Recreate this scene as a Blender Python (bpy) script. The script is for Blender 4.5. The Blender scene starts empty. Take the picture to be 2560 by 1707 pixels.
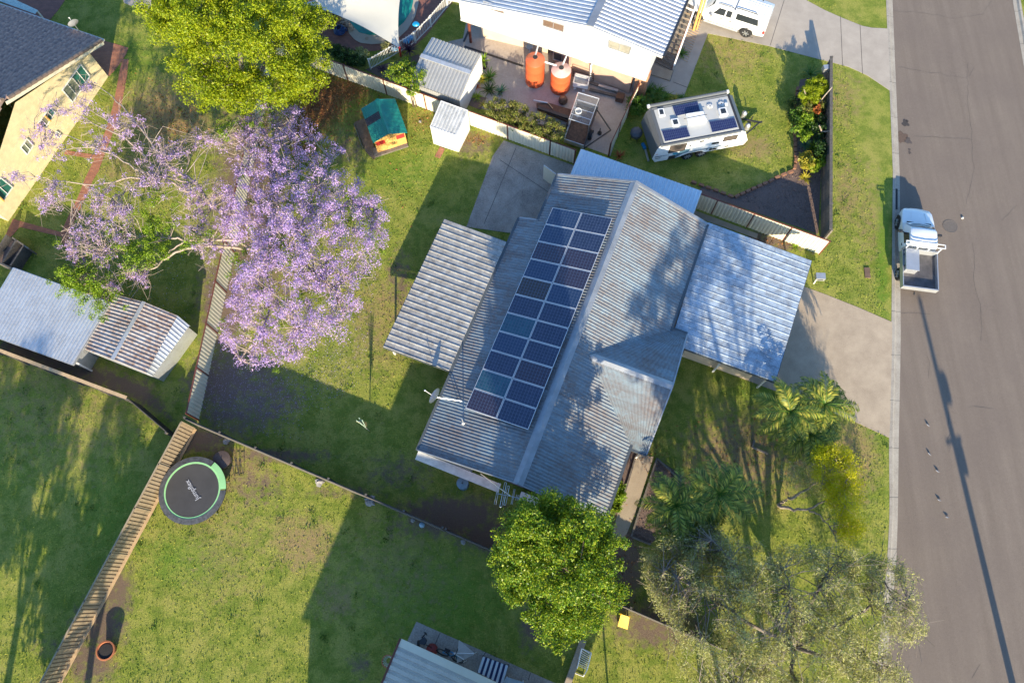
import bpy, math, random
import numpy as np
from mathutils import Vector, Matrix
random.seed(7); rng = np.random.default_rng(7)
R = math.radians
col = bpy.context.scene.collection
sc = bpy.context.scene

# ------------------------------------------------------------ camera, sky, sun, exposure
F_PX, CX, CY, H = 1850.0, 1280.0, 853.5, 38.0          # photograph measured in its 2560x1707 pixels
d = np.array([1312-CX, -(1490-CY), -F_PX]); d /= np.linalg.norm(d)
AZ = -d; AX = np.array([1., 0, 0])-AZ*AZ[0]; AX /= np.linalg.norm(AX); AY = np.cross(AZ, AX)
cam_d = bpy.data.cameras.new('camera'); cam = bpy.data.objects.new('camera', cam_d); col.objects.link(cam)
M = Matrix([list(AX), list(AY), list(AZ)]).to_4x4()      # camera axes -> world
M.translation = Vector((0, 0, H)); cam.matrix_world = M
cam_d.sensor_width = 36; cam_d.lens = F_PX/2560*36; cam_d.clip_end = 2000; cam_d.clip_start = 0.5
sc.camera = cam
SUN_EL, SUN_AZ = 20.0, 177.5
w = bpy.data.worlds.new('World'); sc.world = w; w.use_nodes = True
nt = w.node_tree; sky = nt.nodes.new('ShaderNodeTexSky'); sky.sky_type = 'NISHITA'; sky.sun_disc = False
sky.sun_elevation = R(SUN_EL); sky.sun_rotation = R(SUN_AZ); sky.air_density = 1.0; sky.dust_density = 0.6; sky.ozone_density = 2.5
tn = nt.nodes.new('ShaderNodeMix'); tn.data_type = 'RGBA'; tn.blend_type = 'MULTIPLY'; tn.inputs[0].default_value = 1; tn.inputs[7].default_value = (.80, 1.0, 1.18, 1)
nt.links.new(sky.outputs[0], tn.inputs[6]); nt.links.new(tn.outputs[2], nt.nodes['Background'].inputs[0]); nt.nodes['Background'].inputs[1].default_value = 0.135
sl = bpy.data.lights.new('sun', 'SUN'); sl.energy = 5.0; sl.angle = R(0.5); sl.color = (1.0, 0.86, 0.62)
so = bpy.data.objects.new('sun', sl); col.objects.link(so); so.rotation_euler = (R(90-SUN_EL), 0, R(180-SUN_AZ)); so.location = (0, -30, 40)
vs = sc.view_settings; vs.view_transform = 'Standard'; vs.look = 'None'; vs.exposure = 1.18; vs.gamma = 1

# ------------------------------------------------------------ pixel <-> world
def ray(px, py):
    r = np.array([px-CX, -(py-CY), -F_PX]); return np.array([r@AX, r@AY, r@AZ])
def P(px, py, h=0.0):
    r = ray(px, py); t = (h-H)/r[2]; return Vector((r[0]*t, r[1]*t, h))
def proj(X, Y, Z):
    x, y, z = X, Y, Z-H
    a = x*AX[0]+y*AY[0]+z*AZ[0]; b = x*AX[1]+y*AY[1]+z*AZ[1]; c = x*AX[2]+y*AY[2]+z*AZ[2]
    return CX-a/c*F_PX, CY+b/c*F_PX
def PL(px, py, p0, n):                                   # where the sight line meets a plane
    r = Vector(ray(px, py)); c = Vector((0, 0, H)); t = (Vector(p0)-c).dot(n)/r.dot(n); return c+r*t
OX = [0, 640, 1280, 1920]; OY = [0, 427, 854, 1280]
def q(t, x, y): return (OX[(t-1) % 4]+x*.27234, OY[(t-1)//4]+y*.27234)
def G(t, x, y, h=0.0): return P(*q(t, x, y), h)

# ------------------------------------------------------------ materials
def newmat(name):
    m = bpy.data.materials.new(name); m.use_nodes = True; n = m.node_tree
    return m, n, n.nodes['Principled BSDF']
def N(n, typ, **kw):
    o = n.nodes.new(typ)
    for k, v in kw.items():
        if k in o.inputs: o.inputs[k].default_value = v
        else: setattr(o, k, v)
    return o
def coords(n): return n.nodes.new('ShaderNodeTexCoord').outputs['Object']
def ramp(n, fac, stops):
    r = n.nodes.new('ShaderNodeValToRGB'); n.links.new(fac, r.inputs[0]); e = r.color_ramp.elements
    while len(e) < len(stops): e.new(0.5)
    for i, (p, c) in enumerate(stops): e[i].position = p; e[i].color = (*c, 1)
    return r.outputs[0]
def mix(n, f, a, b, mode='MIX'):
    m = n.nodes.new('ShaderNodeMix'); m.data_type = 'RGBA'; m.blend_type = mode
    for s, v in ((0, f), (6, a), (7, b)):
        if hasattr(v, 'links'): n.links.new(v, m.inputs[s])
        elif s == 0: m.inputs[0].default_value = v
        else: m.inputs[s].default_value = (*v, 1)
    return m.outputs[2]
def noise(n, vec, scale, detail=4, rough=.6):
    o = N(n, 'ShaderNodeTexNoise', Scale=scale, Detail=detail, Roughness=rough); n.links.new(vec, o.inputs['Vector']); return o.outputs['Fac']
def bump(n, b, h, strength=.5, dist=.02):
    o = N(n, 'ShaderNodeBump', Strength=strength, Distance=dist); n.links.new(h, o.inputs['Height']); n.links.new(o.outputs[0], b.inputs['Normal'])
def mapv(n, vec, sc3, rot=(0, 0, 0)):
    o = n.nodes.new('ShaderNodeMapping'); o.inputs['Scale'].default_value = sc3; o.inputs['Rotation'].default_value = rot; n.links.new(vec, o.inputs['Vector']); return o.outputs[0]
def simple(name, c, rough=.6, metal=0., vary=.25, scale=3., bmp=0., bscale=60., c2=None, spec=.5, thr=(.35, .65)):
    m, n, b = newmat(name); co = coords(n)
    dark = c2 if c2 else tuple(x*(1-vary) for x in c); f = noise(n, co, scale, 6)
    n.links.new(ramp(n, f, [(thr[0], dark), (thr[1], c)]), b.inputs['Base Color'])
    b.inputs['Roughness'].default_value = rough; b.inputs['Metallic'].default_value = metal; b.inputs['Specular IOR Level'].default_value = spec
    if bmp: bump(n, b, noise(n, co, bscale, 4), bmp, .01)
    return m
def grime(name, c, dirt, rough=.5, metal=0., amount=.5, scale=1.2, fine=25., spec=.5):
    m, n, b = newmat(name); co = coords(n)
    a = noise(n, co, scale, 7, .7); f = noise(n, co, fine, 5, .75)
    x = N(n, 'ShaderNodeMath', operation='MULTIPLY'); n.links.new(a, x.inputs[0]); n.links.new(f, x.inputs[1])
    k = ramp(n, x.outputs[0], [(.16, (0, 0, 0)), (.36, (amount,)*3)])
    n.links.new(mix(n, k, c, dirt), b.inputs['Base Color'])
    b.inputs['Roughness'].default_value = rough; b.inputs['Metallic'].default_value = metal; b.inputs['Specular IOR Level'].default_value = spec
    return m
def leafmat(name, cols, trans=.35, rough=.45):
    m, n, b = newmat(name); g = n.nodes.new('ShaderNodeNewGeometry')
    k = len(cols); c = ramp(n, g.outputs['Random Per Island'], [(i/max(1, k-1), x) for i, x in enumerate(cols)])
    n.links.new(c, b.inputs['Base Color']); b.inputs['Roughness'].default_value = rough; b.inputs['Specular IOR Level'].default_value = .35
    t = n.nodes.new('ShaderNodeBsdfTranslucent'); n.links.new(c, t.inputs[0]); ms = n.nodes.new('ShaderNodeMixShader'); ms.inputs[0].default_value = trans
    n.links.new(b.outputs[0], ms.inputs[1]); n.links.new(t.outputs[0], ms.inputs[2]); n.links.new(ms.outputs[0], n.nodes['Material Output'].inputs[0])
    return m
def brickmat(name, c1, c2, mortar, bw=.23, bh=.08, off=.5, rough=.8, rot=(0, 0, 0), bm=.4):
    m, n, b = newmat(name); co = mapv(n, coords(n), (1, 1, 1), rot)
    t = N(n, 'ShaderNodeTexBrick', Scale=1.0); t.offset = off; t.inputs['Brick Width'].default_value = bw; t.inputs['Row Height'].default_value = bh
    t.inputs['Mortar Size'].default_value = .008; t.inputs['Color1'].default_value = (*c1, 1); t.inputs['Color2'].default_value = (*c2, 1); t.inputs['Mortar'].default_value = (*mortar, 1)
    n.links.new(co, t.inputs['Vector']); k = noise(n, coords(n), 2.5, 5)
    n.links.new(mix(n, .35, t.outputs[0], ramp(n, k, [(.3, (.35, .33, .3)), (.7, (1, 1, 1))]), 'MULTIPLY'), b.inputs['Base Color'])
    b.inputs['Roughness'].default_value = rough
    if bm: bump(n, b, t.outputs['Fac'], -bm, .01)
    return m

m_white = simple('white_paint', (.70, .69, .66), .45, vary=.05)
m_cream = simple('cream_steel', (.72, .66, .50), .5, vary=.10, scale=.8)
m_redbrown = simple('red_brown_steel', (.16, .045, .03), .5)
m_roof = grime('weathered_zinc_roof', (.200, .262, .302), (.165, .138, .130), .62, .0, .95, .5, 5., .25)
def streaks(m, ang, sx, sy, dark, amt=.6):
    n = m.node_tree; b = n.nodes['Principled BSDF']; lk = b.inputs['Base Color'].links[0]; src = lk.from_socket
    v = mapv(n, mapv(n, coords(n), (1, 1, 1), (0, 0, ang)), (sx, sy, 1)); k = ramp(n, noise(n, v, 1.0, 6, .7), [(.42, (0, 0, 0)), (.66, (amt,)*3)])
    n.links.new(mix(n, k, src, dark), b.inputs['Base Color'])
streaks(m_roof, R(21.6), .18, 3.2, (.13, .105, .10), .6)
m_patio = grime('lichened_patio_roof', (.46, .45, .42), (.16, .145, .13), .55, .2, .95, 2.5, 26.)
m_carport = grime('lichened_carport_roof', (.40, .49, .58), (.17, .18, .20), .60, .05, 1., 2.2, 22., .3)
m_zinc = grime('zinc_sheet', (.58, .60, .62), (.28, .26, .25), .38, .5, .5, 1.2, 10.)
m_zincgrey = grime('dull_zinc_sheet', (.42, .42, .41), (.27, .26, .24), .45, .3, .5, 1.0, 12.)
m_rusty = grime('rusty_sheet', (.50, .47, .45), (.20, .09, .04), .5, .25, .85, 1.4, 6.)
m_flash = simple('roof_flashing', (.30, .32, .35), .5, .45, scale=1.5)
m_gutter = simple('slate_gutter', (.10, .115, .125), .4, .2)
m_gutter_l = simple('pale_gutter', (.62, .60, .55), .45)
m_dark = simple('dark_steel', (.03, .03, .033), .5)
m_black = simple('black_rubber', (.018, .018, .02), .75)
m_chrome = simple('galvanised_pipe', (.62, .62, .62), .3, .8, vary=.1)
m_alu = simple('aluminium', (.55, .56, .57), .35, .6, vary=.12)
m_tim = simple('grey_timber', (.20, .17, .14), .85, vary=.45, scale=9)
m_timd = simple('dark_timber', (.13, .115, .10), .9, vary=.45, scale=9)
m_timl = simple('tan_timber', (.52, .36, .20), .75, vary=.22, scale=5)
m_timo = simple('varnished_timber', (.62, .34, .10), .55, vary=.2, scale=5)
m_red = simple('red_paint', (.55, .03, .03), .5)
m_blue = simple('blue_plastic', (.01, .20, .42), .4)
m_green = simple('green_sheet', (.012, .22, .17), .45, vary=.2)
m_terra = simple('terracotta_plastic', (.58, .11, .035), .45, vary=.12, scale=2)
m_tankpale = simple('faded_tank_lid', (.60, .38, .34), .6, vary=.2, scale=5)
m_yellow = simple('yellow_plastic', (.75, .42, .01), .4)
m_soil = simple('soil', (.11, .075, .05), .95, vary=.55, scale=7, bmp=.6, bscale=30)
m_mulch = grime('bark_mulch', (.20, .135, .11), (.085, .062, .055), .95, 0, 1., 16., 45.)
m_conc = grime('aged_concrete', (.44, .355, .26), (.28, .22, .16), .9, 0, .8, .9, 28., .2)
m_conc2 = grime('pale_concrete', (.42, .365, .305), (.28, .24, .20), .9, 0, .7, .8, 45., .2)
m_concd = grime('stained_concrete', (.42, .37, .31), (.20, .175, .15), .9, 0, 1., .8, 14., .2)
m_conck = grime('kerb_concrete', (.40, .36, .30), (.22, .19, .16), .9, 0, .7, 1.5, 20., .2)
m_slab = grime('sealed_slab', (.42, .36, .31), (.29, .24, .205), .8, 0, .7, 1.1, 10., .3)
m_joint = simple('joint', (.10, .09, .08), .95)
m_brickpath = brickmat('brick_pavers', (.42, .17, .09), (.32, .12, .07), (.2, .13, .09), .23, .115)
m_brickdark = brickmat('pool_pavers', (.30, .12, .085), (.23, .09, .07), (.14, .09, .07), .23, .115)
m_brickwall = brickmat('red_brick_wall', (.28, .10, .07), (.20, .08, .06), (.3, .27, .24), rot=(R(90), 0, 0))
m_brickpier = brickmat('orange_brick', (.55, .24, .10), (.42, .17, .08), (.5, .42, .33), rot=(R(90), 0, 0))
m_rend = simple('salmon_render', (.50, .33, .24), .85, vary=.15, scale=2)
m_under = simple('painted_block', (.58, .47, .35), .85, vary=.12, scale=2)
m_glass = simple('window_glass', (.05, .07, .08), .12, 0, vary=.3, scale=.6, spec=.8)
m_gltint = simple('tinted_glass', (.03, .035, .04), .08, 0, vary=.2, spec=.8)
m_blind = simple('brown_blind', (.16, .10, .065), .7)
m_carw = simple('white_car_paint', (.78, .78, .76), .18, 0, vary=.02, spec=.6)
m_tileroof = simple('slate_tiles', (.44, .28, .215), .7, vary=.45, scale=5.5, c2=(.20, .14, .125))
m_tilecap = simple('ridge_tiles', (.24, .17, .13), .6, vary=.3, scale=6)
m_sail = simple('shade_cloth', (.56, .54, .47), .8, vary=.08, scale=.6)
m_teal = simple('teal_blind', (.02, .24, .20), .5)
m_bark = simple('pale_bark', (.40, .32, .25), .85, vary=.4, scale=8)
m_barkd = simple('brown_bark', (.14, .10, .075), .9, vary=.4, scale=8)
m_barkg = simple('grey_bark', (.20, .17, .15), .9, vary=.4, scale=8)
m_rock = simple('sandstone', (.42, .33, .26), .9, vary=.35, scale=4, bmp=.5, bscale=12)
m_cageplate = simple('diamond_mesh', (.42, .42, .43), .35, .7)
m_rust = simple('rusty_steel', (.14, .075, .045), .8, vary=.5, scale=6)

# ------------------------------------------------------------ mesh helpers
class MB:
    def __init__(s): s.v = []; s.f = []; s.mi = []; s.m = 0
    def add(s, vs, fs):
        b = len(s.v); s.v += [tuple(x) for x in vs]; s.f += [tuple(b+i for i in f) for f in fs]; s.mi += [s.m]*len(fs); return s
    def quad(s, a, b, c, d): return s.add([a, b, c, d], [(0, 1, 2, 3)])
    def box(s, c, sz, ax=0.0, tilt=None):
        hx, hy, hz = sz[0]/2, sz[1]/2, sz[2]/2; ca, sa = math.cos(ax), math.sin(ax)
        vs = []
        for x, y, z in ((-1, -1, -1), (1, -1, -1), (1, 1, -1), (-1, 1, -1), (-1, -1, 1), (1, -1, 1), (1, 1, 1), (-1, 1, 1)):
            x *= hx; y *= hy; vs.append((c[0]+x*ca-y*sa, c[1]+x*sa+y*ca, c[2]+z*hz))
        return s.add(vs, [(3, 2, 1, 0), (4, 5, 6, 7), (0, 1, 5, 4), (1, 2, 6, 5), (2, 3, 7, 6), (3, 0, 4, 7)])
    def bar(s, a, b, wd, ht, up=Vector((0, 0, 1))):          # rectangular bar between two points
        a = Vector(a); b = Vector(b); t = (b-a).normalized(); sd = t.cross(up)
        if sd.length < 1e-4: sd = t.cross(Vector((1, 0, 0)))
        sd.normalize(); u = sd.cross(t); sd *= wd/2; u = u*ht/2
        vs = [a-sd-u, a+sd-u, a+sd+u, a-sd+u, b-sd-u, b+sd-u, b+sd+u, b-sd+u]
        return s.add(vs, [(0, 1, 2, 3), (7, 6, 5, 4), (0, 4, 5, 1), (1, 5, 6, 2), (2, 6, 7, 3), (3, 7, 4, 0)])
    def tube(s, pts, rad, n=6, cap=True):
        pts = [Vector(p) for p in pts]; k = len(pts)
        if not hasattr(rad, '__len__'): rad = [rad]*k
        vs = []; ref = Vector((0.31, 0.2, 0.93))
        for i, p in enumerate(pts):
            t = (pts[min(i+1, k-1)]-pts[max(i-1, 0)])
            if t.length < 1e-6: t = Vector((0, 0, 1))
            t.normalize(); a = t.cross(ref)
            if a.length < .05: a = t.cross(Vector((1, 0, 0)))
            a.normalize(); b = t.cross(a)
            for j in range(n):
                an = 2*math.pi*j/n; vs.append(p+(a*math.cos(an)+b*math.sin(an))*rad[i])
        fs = [(i*n+j, i*n+(j+1) % n, (i+1)*n+(j+1) % n, (i+1)*n+j) for i in range(k-1) for j in range(n)]
        if cap: fs += [tuple(range(n))[::-1], tuple((k-1)*n+j for j in range(n))]
        return s.add(vs, fs)
    def lathe(s, c, prof, n=24, sx=1.0):                     # profile [(r,z),...]
        vs = []; k = len(prof)
        for r, z in prof:
            for j in range(n):
                an = 2*math.pi*j/n; vs.append((c[0]+r*math.cos(an)*sx, c[1]+r*math.sin(an), c[2]+z))
        fs = [(i*n+j, i*n+(j+1) % n, (i+1)*n+(j+1) % n, (i+1)*n+j) for i in range(k-1) for j in range(n)]
        fs += [tuple((k-1)*n+j for j in range(n))]
        return s.add(vs, fs)
    def prism(s, pts, z0, z1):                               # pts (x,y) ring, upright prism
        k = len(pts); vs = [(p[0], p[1], z0) for p in pts]+[(p[0], p[1], z1) for p in pts]
        a = sum(pts[i][0]*pts[(i+1) % k][1]-pts[(i+1) % k][0]*pts[i][1] for i in range(k))
        top = tuple(range(k, 2*k)); bot = tuple(range(k))[::-1]
        fs = [(i, (i+1) % k, k+(i+1) % k, k+i) for i in range(k)]
        if a < 0: fs = [f[::-1] for f in fs]; top = top[::-1]; bot = bot[::-1]
        return s.add(vs, fs+[top, bot])
    def slab(s, ring, th):                                   # 3-D ring thickened downward
        k = len(ring); r = [Vector(p) for p in ring]; vs = r+[p-Vector((0, 0, th)) for p in r]
        return s.add(vs, [tuple(range(k)), tuple(range(k, 2*k))[::-1]]+[(i, k+i, k+(i+1) % k, (i+1) % k) for i in range(k)])
    def sheet(s, a, b, c, d, period, amp, prof='sine', nv=1, th=0.0):
        """ribbed sheet: ribs run a->d / b->c, repeat a->b"""
        a, b, c, d = map(Vector, (a, b, c, d)); L = ((b-a).length+(c-d).length)/2; k = max(1, round(L/period))
        pr = {'sine': [(0, 0), (.25, .7), (.5, 1), (.75, .7)], 'trap': [(0, 0), (.62, 0), (.72, 1), (.9, 1)], 'rib': [(0, 0), (.8, 0), (.85, 1), (.95, 1)], 'clip': [(0, 0), (.36, 0), (.46, 1), (.9, 1)]}[prof]
        us = []; hs = []
        for i in range(k):
            for u, h in pr: us.append((i+u)/k); hs.append(h*amp)
        us.append(1.0); hs.append(0)
        nrm = (b-a).cross(d-a).normalized()
        if nrm.z < 0: nrm = -nrm
        vs = []
        for u, h in zip(us, hs):
            for j in range(nv+1):
                v = j/nv; p = (a*(1-u)+b*u)*(1-v)+(d*(1-u)+c*u)*v; vs.append(p+nrm*h)
        m = nv+1
        return s.add(vs, [(i*m+j, (i+1)*m+j, (i+1)*m+j+1, i*m+j+1) for i in range(len(us)-1) for j in range(nv)])
    def build(s, name, mats, parent=None, smooth=False, local=False, ang=35):
        me = bpy.data.meshes.new(name); base = Vector((0, 0, 0))
        if parent is None and s.v and not local:
            a = np.array(s.v); base = Vector(((a[:, 0].min()+a[:, 0].max())/2, (a[:, 1].min()+a[:, 1].max())/2, a[:, 2].min()))
        elif parent is not None and not local:
            p = parent
            while p is not None: base = base+p.location; p = p.parent
        me.from_pydata([tuple(Vector(v)-base) for v in s.v], [], s.f)
        if not isinstance(mats, (list, tuple)): mats = [mats]
        for m in mats: me.materials.append(m)
        if len(mats) > 1: me.polygons.foreach_set('material_index', s.mi)
        if smooth:
            me.polygons.foreach_set('use_smooth', [True]*len(me.polygons)); me.set_sharp_from_angle(angle=R(ang))
        me.update(); o = bpy.data.objects.new(name, me); col.objects.link(o)
        if parent is not None: o.parent = parent
        else: o.location = base
        return o
def tag(o, label=None, cat=None, group=None, kind=None):
    if label: o['label'] = label
    if cat: o['category'] = cat
    if group: o['group'] = group
    if kind: o['kind'] = kind
    return o
def struct(o): o['kind'] = 'structure'; return o
def thing(name, loc, label, cat, group=None, rz=0.0):
    o = bpy.data.objects.new(name, None); o.empty_display_size = .3; col.objects.link(o); o.location = loc; o.rotation_euler = (0, 0, rz)
    return tag(o, label, cat, group)
def copytree(o, parent=None):
    c = o.copy(); col.objects.link(c)
    if parent is not None: c.parent = parent
    for ch in list(o.children): copytree(ch, c)
    return c
def fast_mesh(name, verts, nper, mat, parent=None, base=None):
    """verts (K,nper,3): K separate polygons"""
    K = verts.shape[0]; me = bpy.data.meshes.new(name); b = np.array(base if base is not None else (0, 0, 0), float)
    if parent is not None:
        p = parent; b = np.zeros(3)
        while p is not None: b += np.array(p.location); p = p.parent
    v = (verts-b).reshape(-1, 3).astype(np.float32)
    me.vertices.add(K*nper); me.vertices.foreach_set('co', v.ravel()); me.loops.add(K*nper); me.loops.foreach_set('vertex_index', np.arange(K*nper, dtype=np.int32))
    me.polygons.add(K); me.polygons.foreach_set('loop_start', np.arange(0, K*nper, nper, dtype=np.int32))
    me.materials.append(mat); me.update(calc_edges=True)
    o = bpy.data.objects.new(name, me); col.objects.link(o)
    if parent is not None: o.parent = parent
    elif base is not None: o.location = base
    return o
def unit(a): return a/np.maximum(1e-9, np.linalg.norm(a, axis=-1, keepdims=True))
def leafquads(cen, size, aspect=.5, up=.5, out=None, sv=.4):
    K = len(cen); nrm = rng.normal(size=(K, 3)); nrm = unit(nrm)
    if out is not None: nrm = unit(nrm+out*.6)
    nrm[:, 2] = nrm[:, 2]*(1-up)+up*np.abs(rng.normal(size=K)); nrm = unit(nrm)
    t = unit(np.cross(nrm, rng.normal(size=(K, 3)))); b = np.cross(nrm, t)
    s = (size*(1+sv*rng.uniform(-1, 1, K)))[:, None]; cen = np.asarray(cen)
    bend = nrm*s*.18
    return np.stack([cen-t*s*.5, cen+b*s*aspect*.5-bend, cen+t*s*.5, cen-b*s*aspect*.5-bend], axis=1)

# ------------------------------------------------------------ the ground
KL = [(2196, -500), (2215, 0), (2232, 427), (2228, 854), (2222, 1100), (2224, 1281), (2218, 1400), (2188, 1707), (2150, 2100)]
KR = [(2218, -500), (2233, 0), (2251, 427), (2254, 854), (2249, 1100), (2247, 1281), (2243, 1411), (2214, 1707), (2176, 2100)]
KLw = [P(x, y) for x, y in KL]; KRw = [P(x, y) for x, y in KR]
rkl = [(2480, -500), (2534, 0), (2560, 152), (2610, 427), (2680, 854), (2750, 1281), (2820, 1707), (2900, 2100)]
rkr = [(2496, -500), (2551, 0), (2578, 152), (2630, 427), (2702, 854), (2775, 1281), (2848, 1707), (2930, 2100)]
RKL = [P(x, y) for x, y in rkl]; RKR = [P(x, y) for x, y in rkr]
for L_ in (KLw, KRw, RKL, RKR):                          # carry the street on beyond the frame both ways
    a_, b2 = L_[0], L_[1]; L_.insert(0, a_+(a_-b2).normalized()*110); a_, b2 = L_[-1], L_[-2]; L_.append(a_+(a_-b2).normalized()*70)
def xat(poly, Y): return np.interp(Y, [p[1] for p in poly][::-1], [p[0] for p in poly][::-1])
def axis(lo, hi, st):
    a = np.arange(lo, hi, st); o = []; s = st; x = a[-1]
    while x < 420: s *= 1.45; x += s; o.append(x)
    o2 = []; s = st; x = a[0]
    while x > -420: s *= 1.45; x -= s; o2.append(x)
    return np.concatenate([o2[::-1], a, o])
gx = axis(-36, 38, .2); gy = axis(-8, 40, .2); GX, GY = np.meshgrid(gx, gy)
PXX, PYY = proj(GX, GY, 0)
kc = (xat(KLw, GY)+xat(KRw, GY))/2; kr2 = (xat(RKL, GY)+xat(RKR, GY))/2
GX = GX.copy(); GZ = np.zeros_like(GX)
for i_ in range(GX.shape[0]):                            # snap one column of the sheet to each kerb line and drop what lies between
    yy = GY[i_, 0]; a_, b2 = xat(KLw, yy)+.03, xat(RKR, yy)-.03
    ja_, jb_ = int(np.abs(GX[i_]-a_).argmin()), int(np.abs(GX[i_]-b2).argmin())
    GX[i_, ja_] = a_; GX[i_, jb_] = b2; GZ[i_, ja_+1:jb_] = -.25
def blobs(L):
    o = np.zeros_like(GX)
    for cx, cy, rx, ry, s in L: o = np.maximum(o, s*np.clip(1.5-np.sqrt(((PXX-cx)/rx)**2+((PYY-cy)/ry)**2)*1.0, 0, 1))
    return o
def inpoly(poly, feather=14):
    # soft mask of a pixel polygon
    inside = np.zeros(GX.shape, bool); dist = np.full(GX.shape, 1e9); k = len(poly)
    for i in range(k):
        x0, y0 = poly[i]; x1, y1 = poly[(i+1) % k]
        c = ((y0 > PYY) != (y1 > PYY)) & (PXX < (x1-x0)*(PYY-y0)/((y1-y0) or 1e-9)+x0); inside ^= c
        t = np.clip(((PXX-x0)*(x1-x0)+(PYY-y0)*(y1-y0))/((x1-x0)**2+(y1-y0)**2+1e-9), 0, 1)
        dist = np.minimum(dist, np.hypot(PXX-x0-t*(x1-x0), PYY-y0-t*(y1-y0)))
    return np.clip(.5+np.where(inside, 1, -1)*dist/feather/2, 0, 1)
soil = blobs([(620, 500, 80, 230, .9), (560, 760, 60, 110, .9), (560, 960, 90, 70, .85), (640, 1010, 90, 50, .6), (720, 640, 60, 130, .45), (1130, 1290, 120, 45, 1), (1000, 1180, 70, 40, .45), (1230, 1340, 70, 40, 1),
              (500, 1100, 60, 30, .95), (545, 1130, 30, 60, .6), (700, 1140, 120, 16, .75), (860, 1230, 90, 14, .5), (650, 1215, 60, 40, .45), (250, 1560, 60, 60, .9), (225, 1650, 60, 60, .8), (290, 1480, 40, 70, .8), (1000, 700, 30, 70, .5),
              (870, 370, 40, 40, .5), (1180, 360, 50, 30, .6), (1560, 1400, 40, 120, 1), (1650, 1560, 110, 60, .8), (1900, 1620, 120, 90, .25), (1560, 1250, 40, 80, .9), (900, 1660, 25, 25, .6), (1050, 1310, 70, 25, .5),
              (150, 1620, 60, 40, .3), (110, 900, 250, 20, .0), (1930, 605, 120, 25, .8), (2010, 1180, 60, 60, .35), (1850, 1130, 110, 90, .3), (1330, 1560, 30, 60, .8)])
soil = np.maximum(soil, inpoly([(500, 1060), (520, 900), (560, 700), (600, 500), (640, 460), (650, 620), (610, 760), (600, 860), (700, 930), (760, 1000), (700, 1060), (600, 1090)], 30)*.62); soil = np.maximum(soil, inpoly([(0, 830), (190, 900), (370, 960), (430, 1050), (345, 1000), (0, 880)], 14)*.9)
dry = blobs([(420, 290, 110, 90, .9), (330, 420, 90, 50, .5), (1830, 130, 80, 60, .5), (1880, 370, 60, 30, .7), (2120, 480, 30, 80, .6), (2110, 250, 40, 60, .45), (2130, 1150, 60, 110, .8), (1850, 1150, 130, 110, .75), (700, 700, 60, 60, .4), (860, 620, 60, 150, .3),
             (600, 1180, 70, 60, .7), (760, 1360, 70, 60, .8), (720, 1330, 40, 50, .6), (560, 1330, 90, 160, .35), (960, 800, 80, 120, .55), (640, 860, 60, 30, .5), (150, 1000, 200, 160, .35), (1000, 1420, 120, 120, .35), (2170, 540, 30, 120, .4), (840, 1500, 50, 50, .6), (1100, 1300, 120, 40, .4)])
lush = blobs([(330, 150, 80, 60, .5), (900, 560, 60, 120, .5), (1000, 420, 80, 60, .6), (1900, 1000, 60, 60, .4), (480, 1400, 110, 60, .55), (560, 1200, 40, 50, .6), (1080, 1500, 160, 120, .6), (2205, 640, 16, 160, .8), (2190, 1060, 30, 50, .9), (2160, 1200, 30, 70, .6), (280, 1300, 80, 120, .4), (1500, 300, 60, 120, .5), (1700, 150, 40, 120, .4)])
litter = blobs([(800, 250, 60, 70, 1), (860, 225, 60, 30, .8), (760, 340, 40, 60, .6), (900, 300, 30, 20, .4), (1060, 300, 40, 24, .4), (1180, 345, 60, 16, .4), (430, 300, 60, 40, .35)])
petal = blobs([(600, 990, 110, 80, .7), (560, 900, 70, 100, .6), (720, 940, 140, 70, .35), (820, 850, 90, 80, .3), (560, 600, 60, 200, .4)])
nyy, nxx = GX.shape; me = bpy.data.meshes.new('lawn')
idx = np.arange(nyy*nxx).reshape(nyy, nxx); fq = np.stack([idx[:-1, :-1], idx[:-1, 1:], idx[1:, 1:], idx[1:, :-1]], -1).reshape(-1, 4)
me.vertices.add(nyy*nxx); me.vertices.foreach_set('co', np.stack([GX, GY, GZ], -1).astype(np.float32).ravel())
me.loops.add(len(fq)*4); me.loops.foreach_set('vertex_index', fq.ravel().astype(np.int32)); me.polygons.add(len(fq)); me.polygons.foreach_set('loop_start', np.arange(0, len(fq)*4, 4, dtype=np.int32)); me.update(calc_edges=True)
for nm, arr in (('soil', soil), ('dry', dry), ('lush', lush), ('litter', litter), ('petal', petal)):
    at = me.attributes.new(nm, 'FLOAT', 'POINT'); at.data.foreach_set('value', arr.astype(np.float32).ravel())
m, n, b = newmat('lawn_grass'); co = coords(n)
def att(nm): a = n.nodes.new('ShaderNodeAttribute'); a.attribute_name = nm; return a.outputs['Fac']
def gate(nm, nf, lo=.35, hi=.65):                         # attribute broken up by noise
    s = N(n, 'ShaderNodeMath', operation='MULTIPLY_ADD'); n.links.new(nf, s.inputs[0]); s.inputs[1].default_value = 2.6; n.links.new(att(nm), s.inputs[2])
    z0 = N(n, 'ShaderNodeMath', operation='GREATER_THAN'); n.links.new(att(nm), z0.inputs[0]); z0.inputs[1].default_value = .02
    r = N(n, 'ShaderNodeMapRange', clamp=True); r.inputs['From Min'].default_value = 1.3+lo; r.inputs['From Max'].default_value = 1.3+hi+.25; n.links.new(s.outputs[0], r.inputs[0])
    mm = N(n, 'ShaderNodeMath', operation='MULTIPLY'); n.links.new(r.outputs[0], mm.inputs[0]); n.links.new(z0.outputs[0], mm.inputs[1]); return mm.outputs[0]
n1 = noise(n, co, .55, 6, .65); n2 = noise(n, co, 2.6, 6, .7); n3 = noise(n, co, 14., 6, .75); n4 = noise(n, co, 42., 3, .7)
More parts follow.
